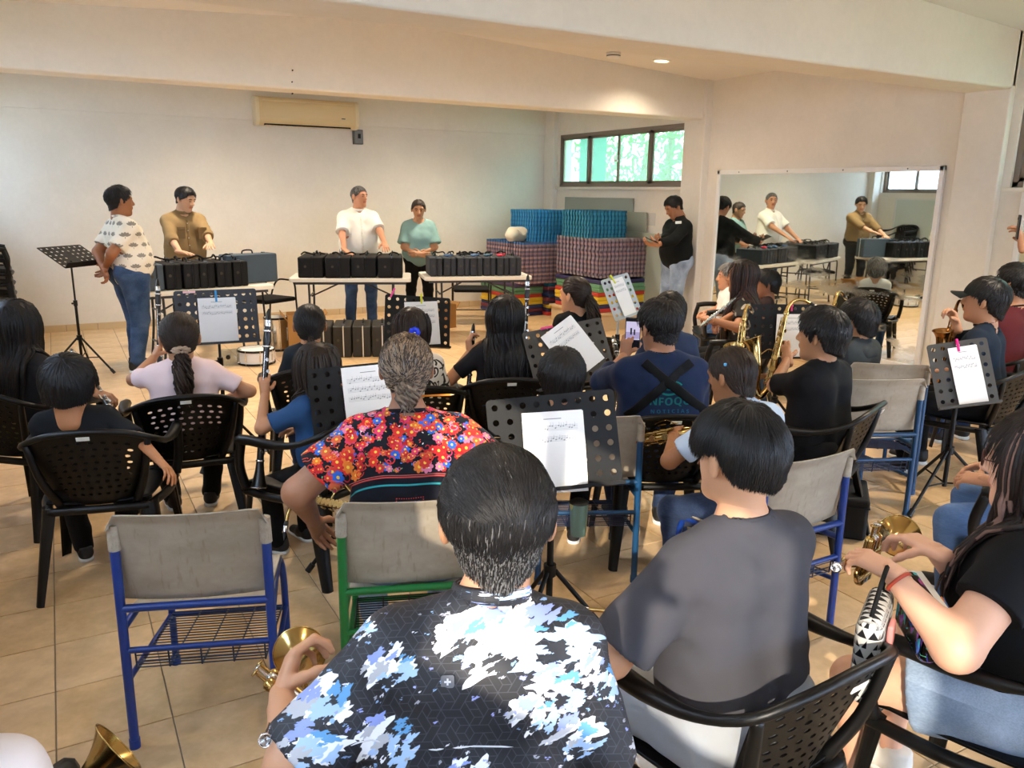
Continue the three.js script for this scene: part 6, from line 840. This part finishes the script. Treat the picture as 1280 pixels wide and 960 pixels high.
const A11 = person({ label: 'man in a navy printed jacket filming with a phone, camera straps crossed on his back', head: [825, 376, 3.75], seat: 0.43, face: 26, lean: 4, w: 1.16, g: 1.18, hs: 1.02, headYaw: 24, headPitch: 6, skin: 0xa06d4e, cell: 0.01, top: { name: 'jacket', mat: cloth(0xffffff, { map: jacketT }), sleeve: 1.5, t: 0.02, hem: -0.1, collarMat: black, label: 'navy jacket printed ENFOQUE NOTICIAS' }, bottom: { mat: denimDark }, hair: { ...shortHair, tone: blk, thick: 0.022, strands: 900 }, armL: { at: [781, 444, 4.12], pole: [1, -1, 0], hand: 'hold', finger: [-0.1, 1, 0.1], palm: [-0.5, 0.1, 0.8] }, armR: { to: [0.1, 0.1, 0.32] } });
printUV(A11, 0.68, 0.62, -0.02);
under(A11, 26, 'black plastic armchair of the man in the navy printed jacket');
const phoneScr = tex(128, 256, (c, w, h) => { c.fillStyle = '#cfc6e6'; c.fillRect(0, 0, w, h); c.fillStyle = '#a79ac4'; c.fillRect(0, 120, w, 60); c.fillStyle = '#20212c'; c.fillRect(40, 84, 16, 60); c.fillRect(72, 96, 14, 50); c.fillStyle = '#0a0b10'; c.fillRect(0, 190, w, 66); c.fillRect(0, 0, w, 26); });
phone(atD(791, 416, 4.1), EYE.clone().sub(atD(791, 416, 4.1)).setY(0.1), V(0, 1, 0), 'phone with a bright screen held up by the man in the navy jacket', std(0x101010, 0.2, { emissive: 0xffffff, emissiveMap: phoneScr, emissiveIntensity: 0.75 }));
{ // camera straps crossed on the jacket
  const F = A11.topF, st = (pts, name) => { const q = curve(pts, 22).map((p) => { const v = p.clone(); for (let k = 0; k < 12 && F(v.x, v.y, v.z) < 0.004; k++) v.z -= 0.008; for (let k = 0; k < 20 && F(v.x, v.y, v.z) > 0.008; k++) v.z += 0.006; return v; }); obj(name, sweep(q, 0.004, 10, 5.5), M.blackMatte, A11.o); };
  const y = A11.P.y, s = A11.s, z = -0.2; st([V(0.12 * s, y + 0.47 * s, z), V(0.05 * s, y + 0.41 * s, z), V(-0.07 * s, y + 0.32 * s, z), V(-0.2 * s, y + 0.22 * s, z)], 'camera_strap'); st([V(-0.12 * s, y + 0.47 * s, z), V(-0.05 * s, y + 0.41 * s, z), V(0.08 * s, y + 0.3 * s, z), V(0.2 * s, y + 0.19 * s, z)], 'camera_strap');
}
clarinet(atD(775, 462, 4.4), atD(766, 419, 4.6), 0.5, 'clarinet pointing up beside the phone of the man in the navy jacket');
const A12 = person({ label: 'dark-haired youth in a slate blue T-shirt just past the man in the navy jacket', head: [838, 367, 4.9], seat: 0.43, face: 30, lean: 8, w: 1.0, g: 1.0, hs: 1.0, skin: 0xa87250, top: { mat: cloth(0x2a3650) }, bottom: { mat: blackPants }, hair: { ...kidHair, tone: blk } });
under(A12, 30, 'black plastic armchair of the youth in slate blue');
// ---- seated, right side
const A13 = person({ label: 'girl with very long straight hair and a dark flowered top holding a flute', head: [928, 326, 6.1], seat: 0.43, face: -40, lean: 6, w: 0.98, g: 1.0, bust: 0.02, hs: 1.04, skin: 0xa87250, top: { mat: cloth(0xffffff, { map: tex(256, 256, (c, w, h) => { c.fillStyle = '#22201f'; c.fillRect(0, 0, w, h); const r = rngOf(9); for (let k = 0; k < 60; k++) { c.fillStyle = ['#7d7568', '#a29683', '#5a4a44'][k % 3]; c.beginPath(); c.ellipse(r() * w, r() * h, 6 + r() * 12, 3 + r() * 5, r() * 3, 0, 7); c.fill(); } }, 3, 3) }), sleeve: 0.7 }, bottom: { mat: blackPants }, hair: { thick: 0.016, strands: 600, len: 0.09, tone: [0.016, 0.01, 0.008], long: { n: 240, length: 0.56, wave: 0.003, tone: [0.018, 0.011, 0.009], tone2: [0.05, 0.022, 0.016], r0: 0.008 } }, armL: { at: [886, 400, 5.9], hand: 'grip', finger: [-0.8, 0.1, 0.5] }, armR: { at: [880, 418, 5.75], hand: 'hold' } });
under(A13, -40, 'black plastic armchair of the girl with very long straight hair');
{ const o = thing('flute', 'silver flute held by the girl with very long straight hair', 'flute', V(0, 0, 0)); obj('tube', new THREE.CylinderGeometry(0.0095, 0.0095, 0.62, 14).translate(0, 0.31, 0), silver, o); obj('keywork', Array.from({ length: 12 }, (_, k) => new THREE.CylinderGeometry(0.009, 0.009, 0.004, 12).rotateX(PI / 2).translate(0, 0.08 + k * 0.035, 0.012)), silver, o); obj('lip_plate', new THREE.SphereGeometry(0.016, 12, 8).scale(1, 1.6, 0.5).translate(0, 0.55, 0.008), silver, o); alongY(o, atD(875, 408, 5.8), atD(910, 380, 6.0)); }
const A14 = person({ label: 'grey-haired person in a white T-shirt with red neck trim, back to the mirror', head: [911, 331, 7.75], seat: 0.43, face: -58, w: 1.05, g: 1.05, hs: 1.02, skin: 0xc08a6a, top: { mat: cloth(0xe4e2dc), sleeve: 0.7, collarMat: cloth(0xb0221f) }, bottom: { mat: denim }, hair: { ...kidHair, tone: [0.09, 0.085, 0.08], grey: 0.4 } });
under(A14, -58, 'black plastic armchair whose back is seen in the mirror');
const A15 = person({ label: 'black-haired youth in a dark top sitting just beyond the very long-haired girl', head: [958, 338, 6.9], seat: 0.43, face: -50, w: 0.95, g: 0.95, hs: 1.0, skin: 0x8f5d3f, top: { mat: cloth(0x2a1c1c) }, bottom: { mat: blackPants }, hair: { ...kidHair, tone: blk } });
under(A15, -50, 'black plastic armchair of the youth beyond the very long-haired girl');
const A16 = person({ label: 'girl in a pale blue T-shirt with a dark braid and a blue hair clip', head: [916, 432, 3.2], seat: 0.42, face: -2, lean: 22, w: 1.1, g: 1.06, hs: 0.93, headPitch: 10, headYaw: 10, headFwd: -0.02, skin: 0x9a6844, cell: 0.01, top: { mat: cloth(0xb4c6dc), sleeve: 0.7, t: 0.016 }, bottom: { mat: denimDark }, hair: { thick: 0.013, strands: 1100, len: 0.08, width: 0.003, tone: brown, flow: (p) => V(0.03, -0.08, -0.08).sub(p).normalize().add(V(0, -0.3, 0)), nape: -0.09, tail: { n: 60, length: 0.2, at: [0.04, -0.085, -0.08], fat: 0.03, wave: 0.006, tone: brown, dir: [0.55, -0.9, -0.1] } }, armL: { at: [842, 546, 3.4], pole: [1, -0.6, -0.4], hand: 'hold' }, armR: { to: [0.12, 0.12, 0.3] } });
underSchool(A16, 0, 'blue tube school chair of the girl in the pale blue T-shirt', paintBlue);
{ const hc = obj('hair_clip', box(0.026, 0.012, 0.012, 0, 0, 0, 0.004), std(0x58aadc, 0.4), A16.o); hc.position.copy(V(0.078, 0.065, -0.04).applyMatrix4(A16.HM)); }
sax('golden saxophone lying across the lap of the girl in pale blue', atD(866, 540, 3.38), atD(794, 552, 3.5).sub(atD(866, 540, 3.38)), V(0.1, -0.3, -1));
const A17 = person({ label: 'boy in a black T-shirt playing a large golden saxophone', head: [1028, 388, 3.85], seat: 0.42, face: -10, lean: 2, w: 1.15, g: 1.12, hs: 1.04, headYaw: 8, skin: 0xb07c58, cell: 0.01, top: { mat: cloth(0x101013), sleeve: 0.85, t: 0.016 }, bottom: { mat: blackPants }, hair: { ...kidHair, tone: blk, strands: 1000, thick: 0.028 }, armL: { at: [984, 450, 4.15], pole: [1, -0.8, 0], hand: 'hold', finger: [-0.3, 0.8, 0.5] }, armR: { at: [972, 476, 4.25], hand: 'hold' } });
under(A17, -22, 'black plastic armchair of the boy playing the large saxophone');
sax('large golden saxophone played by the boy in the black T-shirt', atD(958, 497, 4.15), atD(982, 395, 4.15).sub(atD(958, 497, 4.15)), V(-0.75, 0, -0.55), sax0, 0.8);
sax('golden saxophone whose neck rises behind the girl in pale blue', atD(918, 500, 4.4), atD(927, 425, 4.4).sub(atD(918, 500, 4.4)), V(-0.7, 0, 0.4));
const A18 = person({ label: 'boy in a dark grey hooded jacket playing a saxophone', head: [1073, 376, 4.8], seat: 0.42, face: -5, lean: 4, w: 1.02, g: 1.0, hs: 1.04, headYaw: 6, skin: 0xb07c58, top: { name: 'hoodie', mat: cloth(0x33383a), sleeve: 1.5, t: 0.022 }, bottom: { mat: blackPants }, hair: { ...kidHair, tone: blk } });
{ const hd = [cap(V(-0.07, 0, 0.02), V(-0.04, -0.05, -0.06), 0.035, 0.04), cap(V(0.07, 0, 0.02), V(0.04, -0.05, -0.06), 0.035, 0.04), cap(V(-0.04, -0.05, -0.06), V(0.04, -0.05, -0.06), 0.045, 0.045)].map((c) => ({ ...c, a: c.a.clone().add(A18.N), b: c.b.clone().add(A18.N) })); obj('hood', mapUV(surfaceNet(field(hd), boundsOf(hd), 0.01), (x, y, z) => [x, y]), cloth(0x33383a), A18.o); }
schoolChair(A18.o.position.x + 0.06, A18.o.position.z + 0.06, 36, 'blue tube school chair of the boy in the hooded jacket', paintTeal);
schoolChair(A18.o.position.x - 0.36, A18.o.position.z + 0.28, 24, 'blue tube school chair between the saxophone boy and the hooded boy', paintTeal);
sax('golden saxophone of the boy in the hooded jacket', atD(1028, 470, 4.9), atD(1043, 382, 4.9).sub(atD(1028, 470, 4.9)), V(-0.7, 0, 0.2));
const A19 = person({ label: 'young man in a dark cap and navy T-shirt playing a saxophone', head: [1234, 349, 4.75], seat: 0.43, face: -18, lean: 4, w: 1.05, g: 1.05, hs: 1.1, headPitch: -4, skin: 0xb98460, cell: 0.01, top: { mat: cloth(0x16202e), sleeve: 0.8 }, bottom: { mat: blackPants }, hair: { thick: 0.018, strands: 700, len: 0.05, tone: blk, nape: -0.085 }, armL: { at: [1160, 468, 4.75], pole: [1, -0.6, 0], hand: 'hold' }, armR: { at: [1196, 408, 4.8], hand: 'grip', pole: [1, -0.5, 0], finger: [0, 0.9, 0.4] } });
under(A19, -6, 'black plastic armchair of the young man in the cap');
{ const F = new THREE.Group(); F.name = 'cap'; A19.o.add(F); const dome = []; for (let j = 0; j <= 10; j++) { const t = j / 10; dome.push([0.105 * Math.cos(t * PI / 2), 0.1 * Math.sin(t * PI / 2)]); } const m = cloth(0x161a18); obj('crown', mapUV(lathe(dome, 30).scale(0.92, 1, 1.1).translate(0, 0.03, -0.008), (x, y, z) => [x, z]), m, F); obj('brim', mapUV(sheet((u, v) => { const a = (u - 0.5) * 2.2; return V(Math.sin(a) * (0.085 + 0.0 * v), 0.038 - 0.02 * Math.abs(a) ** 2 * v - 0.008 * v, 0.085 * Math.cos(a) * 0.9 + 0.085 * v * Math.cos(a * 0.8) + 0.01); }, 16, 6, 0.004), (x, y, z) => [x, z]), m, F); obj('button', new THREE.SphereGeometry(0.008, 8, 6).translate(0, 0.132, -0.008), m, F); F.applyMatrix4(A19.HM); }
sax('brown lacquered saxophone of the young man in the cap', atD(1174, 478, 4.8), atD(1198, 372, 4.85).sub(atD(1174, 478, 4.8)), V(-0.6, 0, 0.15), sax1);
const A20 = person({ label: 'man in a maroon T-shirt with a black neck strap at the right edge', head: [1270, 332, 5.25], seat: 0.43, face: 5, lean: 2, w: 1.1, g: 1.12, hs: 1.08, headYaw: 10, skin: 0xb07c58, top: { mat: cloth(0x571f22), sleeve: 0.8, collarMat: black }, bottom: { mat: denimDark }, hair: { ...shortHair, tone: blk, thick: 0.024 } });
under(A20, 5, 'black plastic armchair of the man in maroon');

// ---- the nearest row
const camoT = tex(1024, 1024, (c, w, h) => {
  c.fillStyle = '#17181e'; c.fillRect(0, 0, w, h); const r = rngOf(41);
  c.strokeStyle = '#3a3b44'; c.lineWidth = 2.4; const q = 26; for (let i = -1; i < w / (q * 1.5) + 1; i++) for (let j = -1; j < h / (q * 1.73) + 1; j++) { const x = i * q * 1.5, y = j * q * 1.732 + (i % 2 ? q * 0.866 : 0); const k = (i * 7 + j * 13) % 3; for (const a of [0, 2, 4].map((t) => t + k)) { c.beginPath(); c.moveTo(x, y); c.lineTo(x + q * Math.cos(a * PI / 3), y + q * Math.sin(a * PI / 3)); c.lineTo(x + q * 1.0 * Math.cos((a + 1) * PI / 3), y + q * Math.sin((a + 1) * PI / 3)); c.stroke(); } }
  const blob = (x, y, s, cc) => { c.fillStyle = cc; const n = 3 + Math.floor(r() * 4), t0 = -0.5 + (r() - 0.5) * 1.2; for (let k = 0; k < n; k++) { const a = r() * 6.28, d = Math.sqrt(r()) * s * 0.8, cx = x + Math.cos(a) * d, cy = y + Math.sin(a) * d * 0.7, L = s * (0.35 + 0.45 * r()), W = L * (0.3 + 0.35 * r()), p1 = r() * 9, p2 = r() * 9; c.beginPath(); for (let m = 0; m <= 34; m++) { const b = m / 34 * 6.2832, g = 0.78 + 0.2 * Math.sin(b * 3 + p1) + 0.14 * Math.sin(b * 7 + p2) + 0.2 * (r() - 0.5), ex = Math.cos(b) * L * g, ey = Math.sin(b) * W * g; const px = cx + ex * Math.cos(t0) - ey * Math.sin(t0), py = cy + ex * Math.sin(t0) + ey * Math.cos(t0); m ? c.lineTo(px, py) : c.moveTo(px, py); } c.fill(); } };
  const group = (x, y, s0) => { const s = s0 * 1.3; blob(x, y, s, '#f2f2f4'); blob(x + s * 0.3, y + s * 0.3, s * 0.7, '#a9c7ea'); blob(x - s * 0.4, y + s * 0.1, s * 0.55, '#b9bac0'); blob(x - s * 0.2, y - s * 0.4, s * 0.45, '#8f9fdc'); blob(x + s * 0.5, y - s * 0.2, s * 0.35, '#5f9ccf'); blob(x + s * 0.1, y + s * 0.5, s * 0.35, '#23242a'); for (let k = 0; k < 14; k++) blob(x + (r() - 0.5) * s * 3, y + (r() - 0.5) * s * 2.6, s * 0.09, ['#e9e9ee', '#8fb4e0', '#a3a4ad', '#9aa2e0'][k % 4]); };
  for (const [x, y, s] of [[647, 280, 125], [793, 262, 110], [545, 262, 62], [345, 357, 66], [158, 455, 85], [120, 590, 90], [345, 560, 80], [803, 433, 80], [745, 510, 60], [250, 222, 42], [870, 575, 70], [60, 330, 70], [960, 380, 70], [560, 690, 60], [200, 760, 80], [700, 760, 80], [950, 780, 80], [420, 900, 90], [640, 60, 60]]) group(x, y, s);
});
camoT.wrapS = camoT.wrapT = THREE.RepeatWrapping;
const B1 = person({ label: 'man in a black, white and blue camouflage shirt holding a trumpet, seen from behind', head: [622, 566, 1.42], seat: 0.43, face: 26, lean: 8, side: -9, w: 1.0, g: 1.12, hs: 1.06, headYaw: 2, headRoll: 0.0, headW: 1.02, skin: 0xc9936e, cell: 0.008, armG: 1.15, wrinkle: 0.006, top: { name: 'polo_shirt', mat: new THREE.MeshPhysicalMaterial({ map: camoT, roughness: 0.6, bumpMap: weave, bumpScale: 0.0003, sheen: 0.3, side: THREE.DoubleSide }), sleeve: 0.9, t: 0.018, flare: 1.12, collar: true, ringUp: 0.012, neckR: 0.068, label: 'camouflage sports shirt in black, white and pale blue' }, bottom: { mat: cloth(0x24252a) },
  hair: { thick: 0.018, strands: 9000, len: 0.04, width: 0.0009, greyV: 0.13, tone: [0.012, 0.011, 0.011], fade: 0.28, messy: 0.18, nape: -0.085, grey: (x, y, z) => 0.36 * sstep(0.5, -0.35, y) * (z < 0.4 ? 1 : 0.3) + 0.008, whorl: V(-0.01, 0.075, -0.085), flow: (p, q, wh) => p.y > 0.055 ? V(-0.25, 0.0, -1.0) : V(0.1, -1, -0.2) }, armL: { at: [352, 868, 1.6], pole: [1, -0.9, -0.1], hand: 'grip', finger: [-0.2, 0.7, 0.6], palm: [-0.8, 0, 0.4] }, armR: { to: [0.2, 0.04, 0.22], pole: [0.35, -1, -0.3] } });
printUV(B1, 0.64, 0.64, -0.035);
{ const e = obj('back_emblem', extr(rrect(0.022, 0.022, 0.005), 0.0015), std(0x6c6e74, 0.5), B1.o); const p = V(0, B1.P.y + 0.39 * B1.s, -0.25); for (let k = 0; k < 40 && B1.topF(p.x, p.y, p.z) > 0.003; k++) p.z += 0.005; e.position.copy(p); e.rotation.x = 0.15; obj('emblem_cross', [box(0.011, 0.003, 0.002, 0, 0, -0.0015), box(0.003, 0.011, 0.002, 0, 0, -0.0015)], std(0xe4e4e8, 0.5), e);
  const q = []; for (let k = -12; k <= 12; k++) { const v = V(k / 12 * 0.23 * B1.w, B1.P.y + 0.275 * B1.s - Math.abs(k) * 0.0008, -0.3); for (let j = 0; j < 80 && B1.topF(v.x, v.y, v.z) > 0.001; j++) v.z += 0.004; if (B1.topF(v.x, v.y, v.z) < 0.02) q.push(v); } if (q.length > 3) obj('yoke_piping', sweep(q, 0.0016, 5), std(0xd6d6da, 0.5), B1.o); }
underSchool(B1, 24, 'blue tube school chair under the man in the camouflage shirt', paintBlue, 0.04);
trumpet(atD(362, 855, 1.65), atD(376, 812, 1.85).sub(atD(352, 886, 1.45)), V(-0.6, 0.6, 0.2), 'brass trumpet held upright by the man in the camouflage shirt');
const B2 = person({ label: 'boy in a faded charcoal T-shirt with a black bowl haircut, trumpet in his lap', head: [924, 511, 1.78], seat: 0.43, face: 0, lean: 2, w: 1.0, g: 1.02, hs: 0.94, headYaw: 4, skin: 0xd09a74, cell: 0.008, armG: 1.1, wrinkle: 0.007, top: { mat: cloth(0x47464b), sleeve: 0.86, t: 0.016, flare: 1.3, hem: -0.1, label: 'faded charcoal T-shirt' }, bottom: { mat: cloth(0xa2a6ab), len: 0.48, name: 'shorts', t: 0.02 }, hair: { thick: 0.025, strands: 5200, len: 0.095, width: 0.0019, tone: [0.01, 0.0095, 0.0095], messy: 0.14, lift: 0.6, nape: -0.05, line: [[0, 0.04], [0.55, 0.035], [0.95, 0.015], [1.3, 0.012], [1.5, 0.032], [1.75, 0.03], [1.95, -0.005], [2.2, -0.03], [PI, -0.052]], whorl: V(0.0, 0.125, -0.03), flow: (p, q, wh) => p.clone().sub(wh).normalize().add(V(0, -0.9, 0)) }, armL: { to: [0.25, 0.1, 0.27], pole: [0.9, -0.8, -0.2], hand: 'hold' }, armR: { to: [0.1, 0.12, 0.3] }, shoes: { c: 0xd8d6d0, sole: 0xe6e4de } });
placeArmchair(B2.o.position.x + 0.03, B2.o.position.z - 0.04, -4, 'black plastic armchair of the boy in the faded charcoal T-shirt');
trumpet(atD(822, 778, 2.08), atD(880, 782, 2.0).sub(atD(760, 770, 2.1)), V(0, 1, 0.3), 'brass trumpet in the lap of the boy in the charcoal T-shirt');
const B3 = person({ label: 'girl in a black T-shirt and denim shorts with long highlighted hair, trumpet on her lap', head: [1306, 520, 1.9], seat: 0.43, face: -14, lean: 3, w: 1.12, g: 1.16, bust: 0.05, hs: 1.04, headYaw: 10, skin: 0xe0ab8c, cell: 0.008, armG: 1.5, legG: 1.2, wrinkle: 0.003, top: { mat: cloth(0x0d0e11), sleeve: 0.5, t: 0.014, hem: -0.03 }, bottom: { mat: denimLight, len: 0.3, name: 'shorts', t: 0.02 }, hair: { thick: 0.02, strands: 2600, len: 0.09, width: 0.0022, tone: [0.015, 0.01, 0.009], messy: 0.2, long: { n: 260, length: 0.36, wave: 0.008, tone: [0.018, 0.011, 0.009], tone2: [0.16, 0.09, 0.07], mix: 0.22, r0: 0.0065 } }, armL: { at: [1112, 714, 1.92], pole: [0.9, -0.9, -0.1], hand: 'hold', finger: [-0.2, 0.1, 1], palm: [-0.3, -1, 0] }, armR: { at: [1168, 688, 2.02], pole: [0.6, -0.9, -0.1], hand: 'hold', finger: [0.3, 0.1, 1], palm: [0, -1, 0] }, shoes: { c: 0xdad6cc, sole: 0xe8e6e0 } });
placeArmchair(B3.o.position.x + 0.0, B3.o.position.z - 0.05, -8, 'black plastic armchair of the girl with highlighted hair');
trumpet(atD(1095, 690, 2.12), atD(1125, 664, 2.35).sub(atD(1068, 702, 2.0)), V(-0.3, 0.9, 0.2), 'brass trumpet lying on the lap of the girl with highlighted hair');
{ const gl = new THREE.Group(); gl.name = 'glasses'; B3.o.add(gl); const m = std(0x5a2f28, 0.3); for (const e of [-1, 1]) obj('rim', new THREE.TorusGeometry(0.022, 0.0022, 6, 24).scale(1, 0.85, 1).translate(e * 0.031, 0.01, 0.104), m, gl); obj('bridge', bar([V(-0.01, 0.014, 0.104), V(0, 0.017, 0.107), V(0.01, 0.014, 0.104)], 0.0018, 6, 5), m, gl); for (const e of [-1, 1]) obj('temple', cyl(V(e * 0.053, 0.012, 0.104), V(e * 0.084, 0.01, -0.01), 0.0018), m, gl); gl.applyMatrix4(B3.HM);
  const W = B3.arms[0].W, E = B3.arms[0].E, d = W.clone().sub(E).normalize(), br = new THREE.TorusGeometry(0.034 * B3.s, 0.0045, 6, 30).applyQuaternion(new THREE.Quaternion().setFromUnitVectors(V(0, 0, 1), d)); const bb = obj('bracelet', br, std(0xb8452e, 0.6), B3.o); bb.position.copy(W).addScaledVector(d, -0.03); }
{ // holographic pouch and quilted bag beside her
  const p = atD(1150, 760, 1.95), o = thing('pouch', 'holographic pouch with an orange ribbon under the arm of the girl with highlighted hair', 'bag', V(p.x, p.y - 0.1, p.z), 0.9); const hol = tex(128, 128, (c, w, h) => { const g = ['#3f6fd8', '#b44fd0', '#3fc7d8', '#2a2f8a', '#e070c0', '#5fd0a0']; const r = rngOf(6); for (let k = 0; k < 60; k++) { c.fillStyle = g[k % 6]; c.beginPath(); const x = r() * w, y = r() * h; c.moveTo(x, y); c.lineTo(x + 40 * r(), y + 20 * r()); c.lineTo(x + 20 * r(), y + 40 * r()); c.fill(); } }, 6, 6); obj('pouch_body', boxUV(box(0.2, 0.15, 0.05, 0, 0.08, 0, 0.02)), std(0xffffff, 0.2, { map: hol, metalness: 0.5 }), o); obj('zip', box(0.19, 0.008, 0.054, 0, 0.15, 0, 0.003), M.white, o); obj('ribbon', [box(0.02, 0.09, 0.003, -0.03, 0.11, 0.03).rotateZ(0.1), box(0.02, 0.08, 0.003, -0.01, 0.1, 0.031).rotateZ(-0.25)], std(0xe07a2a, 0.7), o);
  const q = atD(1090, 800, 1.95), u = thing('printed_bag', 'black and white triangle-print bag hanging beside the girl with highlighted hair', 'bag', V(q.x, q.y - 0.12, q.z), 0.5); const tri = tex(256, 256, (c, w, h) => { c.fillStyle = '#c9c7c2'; c.fillRect(0, 0, w, h); c.fillStyle = '#1a1a1c'; for (let i = 0; i < 8; i++) for (let j = 0; j < 8; j++) { const x = i * 32 + (j % 2) * 16, y = j * 32; c.beginPath(); c.moveTo(x + 2, y + 29); c.lineTo(x + 16, y + 3); c.lineTo(x + 30, y + 29); c.fill(); } }, 5, 5); obj('bag_body', boxUV(box(0.22, 0.22, 0.06, 0, 0.11, 0, 0.025)), cloth(0xffffff, { map: tri }), u); obj('bag_strap', bar([V(-0.08, 0.22, 0), V(-0.05, 0.3, 0.01), V(0.05, 0.3, 0.01), V(0.08, 0.22, 0)], 0.006, 16, 6), M.blackMatte, u); obj('charm', box(0.05, 0.06, 0.014, -0.02, 0.16, 0.04, 0.006), std(0xd98a86, 0.6), u); obj('charm', box(0.045, 0.05, 0.01, 0.0, 0.08, 0.04, 0.004), std(0xe0c9c4, 0.5), u);
}
const B4 = person({ label: 'person in a white T-shirt at the lower left edge holding a trumpet', head: [-128, 780, 1.22], seat: 0.43, face: 10, lean: 4, w: 1.1, g: 1.1, skin: 0xb07c58, cell: 0.01, top: { mat: cloth(0xe9dfdc), sleeve: 0.8, t: 0.018 }, bottom: { mat: denimDark }, hair: { ...kidHair, tone: blk } });
placeArmchair(B4.o.position.x - 0.1, B4.o.position.z - 0.02, 4, 'black plastic armchair of the person in white at the lower left edge');
trumpet(atD(148, 934, 1.55).addScaledVector(CR.clone().multiplyScalar(0.62).addScaledVector(CU, 0.6).addScaledVector(CF, 0.4).normalize(), -0.24), CR.clone().multiplyScalar(0.62).addScaledVector(CU, 0.6).addScaledVector(CF, 0.4), V(0, 0.3, 1), 'brass trumpet with its bell up at the lower left edge');
const kn = atY(1196, 606, 0.52); const B5 = person({ label: 'person in ripped pale jeans mostly beyond the right edge, behind the highlighted hair', head: [1352, 420, 3.0], seat: 0.43, face: -22, lean: 2, skin: 0xc08a68, top: { mat: cloth(0x23252b) }, bottom: { mat: cloth(0xffffff, { map: denimLight.map, color: 0x9ab4d8 }) }, hair: { ...kidHair, tone: brown } });
under(B5, -22, 'black plastic armchair at the right edge behind the girl with highlighted hair');
// small things in the chair baskets and on the floor
{ const p = atD(723, 655, 3.45); const o = thing('tumbler', 'pale green printed tumbler in the basket of a school chair', 'tumbler', V(p.x, 0.27, p.z)); const t = tex(128, 128, (c, w, h) => { c.fillStyle = '#6f8f86'; c.fillRect(0, 0, w, h); c.fillStyle = '#c6c27a'; for (let k = 0; k < 8; k++) { c.beginPath(); c.arc((k * 37) % 128, (k * 53) % 128, 9, 0, 7); c.fill(); } c.fillStyle = '#22302c'; c.beginPath(); c.arc(64, 64, 18, 0, 7); c.fill(); }); obj('cup', lathe([[0, 0], [0.033, 0], [0.04, 0.15], [0.038, 0.15], [0.031, 0.004]], 24), std(0xffffff, 0.4, { map: t }), o); obj('lid', lathe([[0, 0.158], [0.03, 0.158], [0.042, 0.15], [0.042, 0.146]], 24), M.blackPlastic, o);
  const gp = atD(1046, 552, 4.85); const gc = thing('folded_cloth', 'folded dark green cloth in the basket of a blue school chair', 'cloth', V(gp.x, 0.28, gp.z), 0.5); for (let k = 0; k < 3; k++) obj('fold', box(0.2 - k * 0.01, 0.022, 0.14, 0, 0.011 + k * 0.021, 0, 0.009), cloth(0x24382c), gc);
  const q = atD(880, 660, 3.2), n = thing('newspapers', 'folded grey newspapers in the basket of the pale blue girl\'s chair', 'newspaper', V(q.x, 0.27, q.z), 0.4); for (let k = 0; k < 4; k++) obj('sheet', box(0.34 - k * 0.02, 0.006, 0.27, k * 0.012, k * 0.0065, k * 0.01).rotateY(k * 0.08), std([0x9a9a98, 0xb4b3b0, 0x8a8a8a, 0xaaa9a6][k], 0.9), n); }

renderer.render(scene, camera);
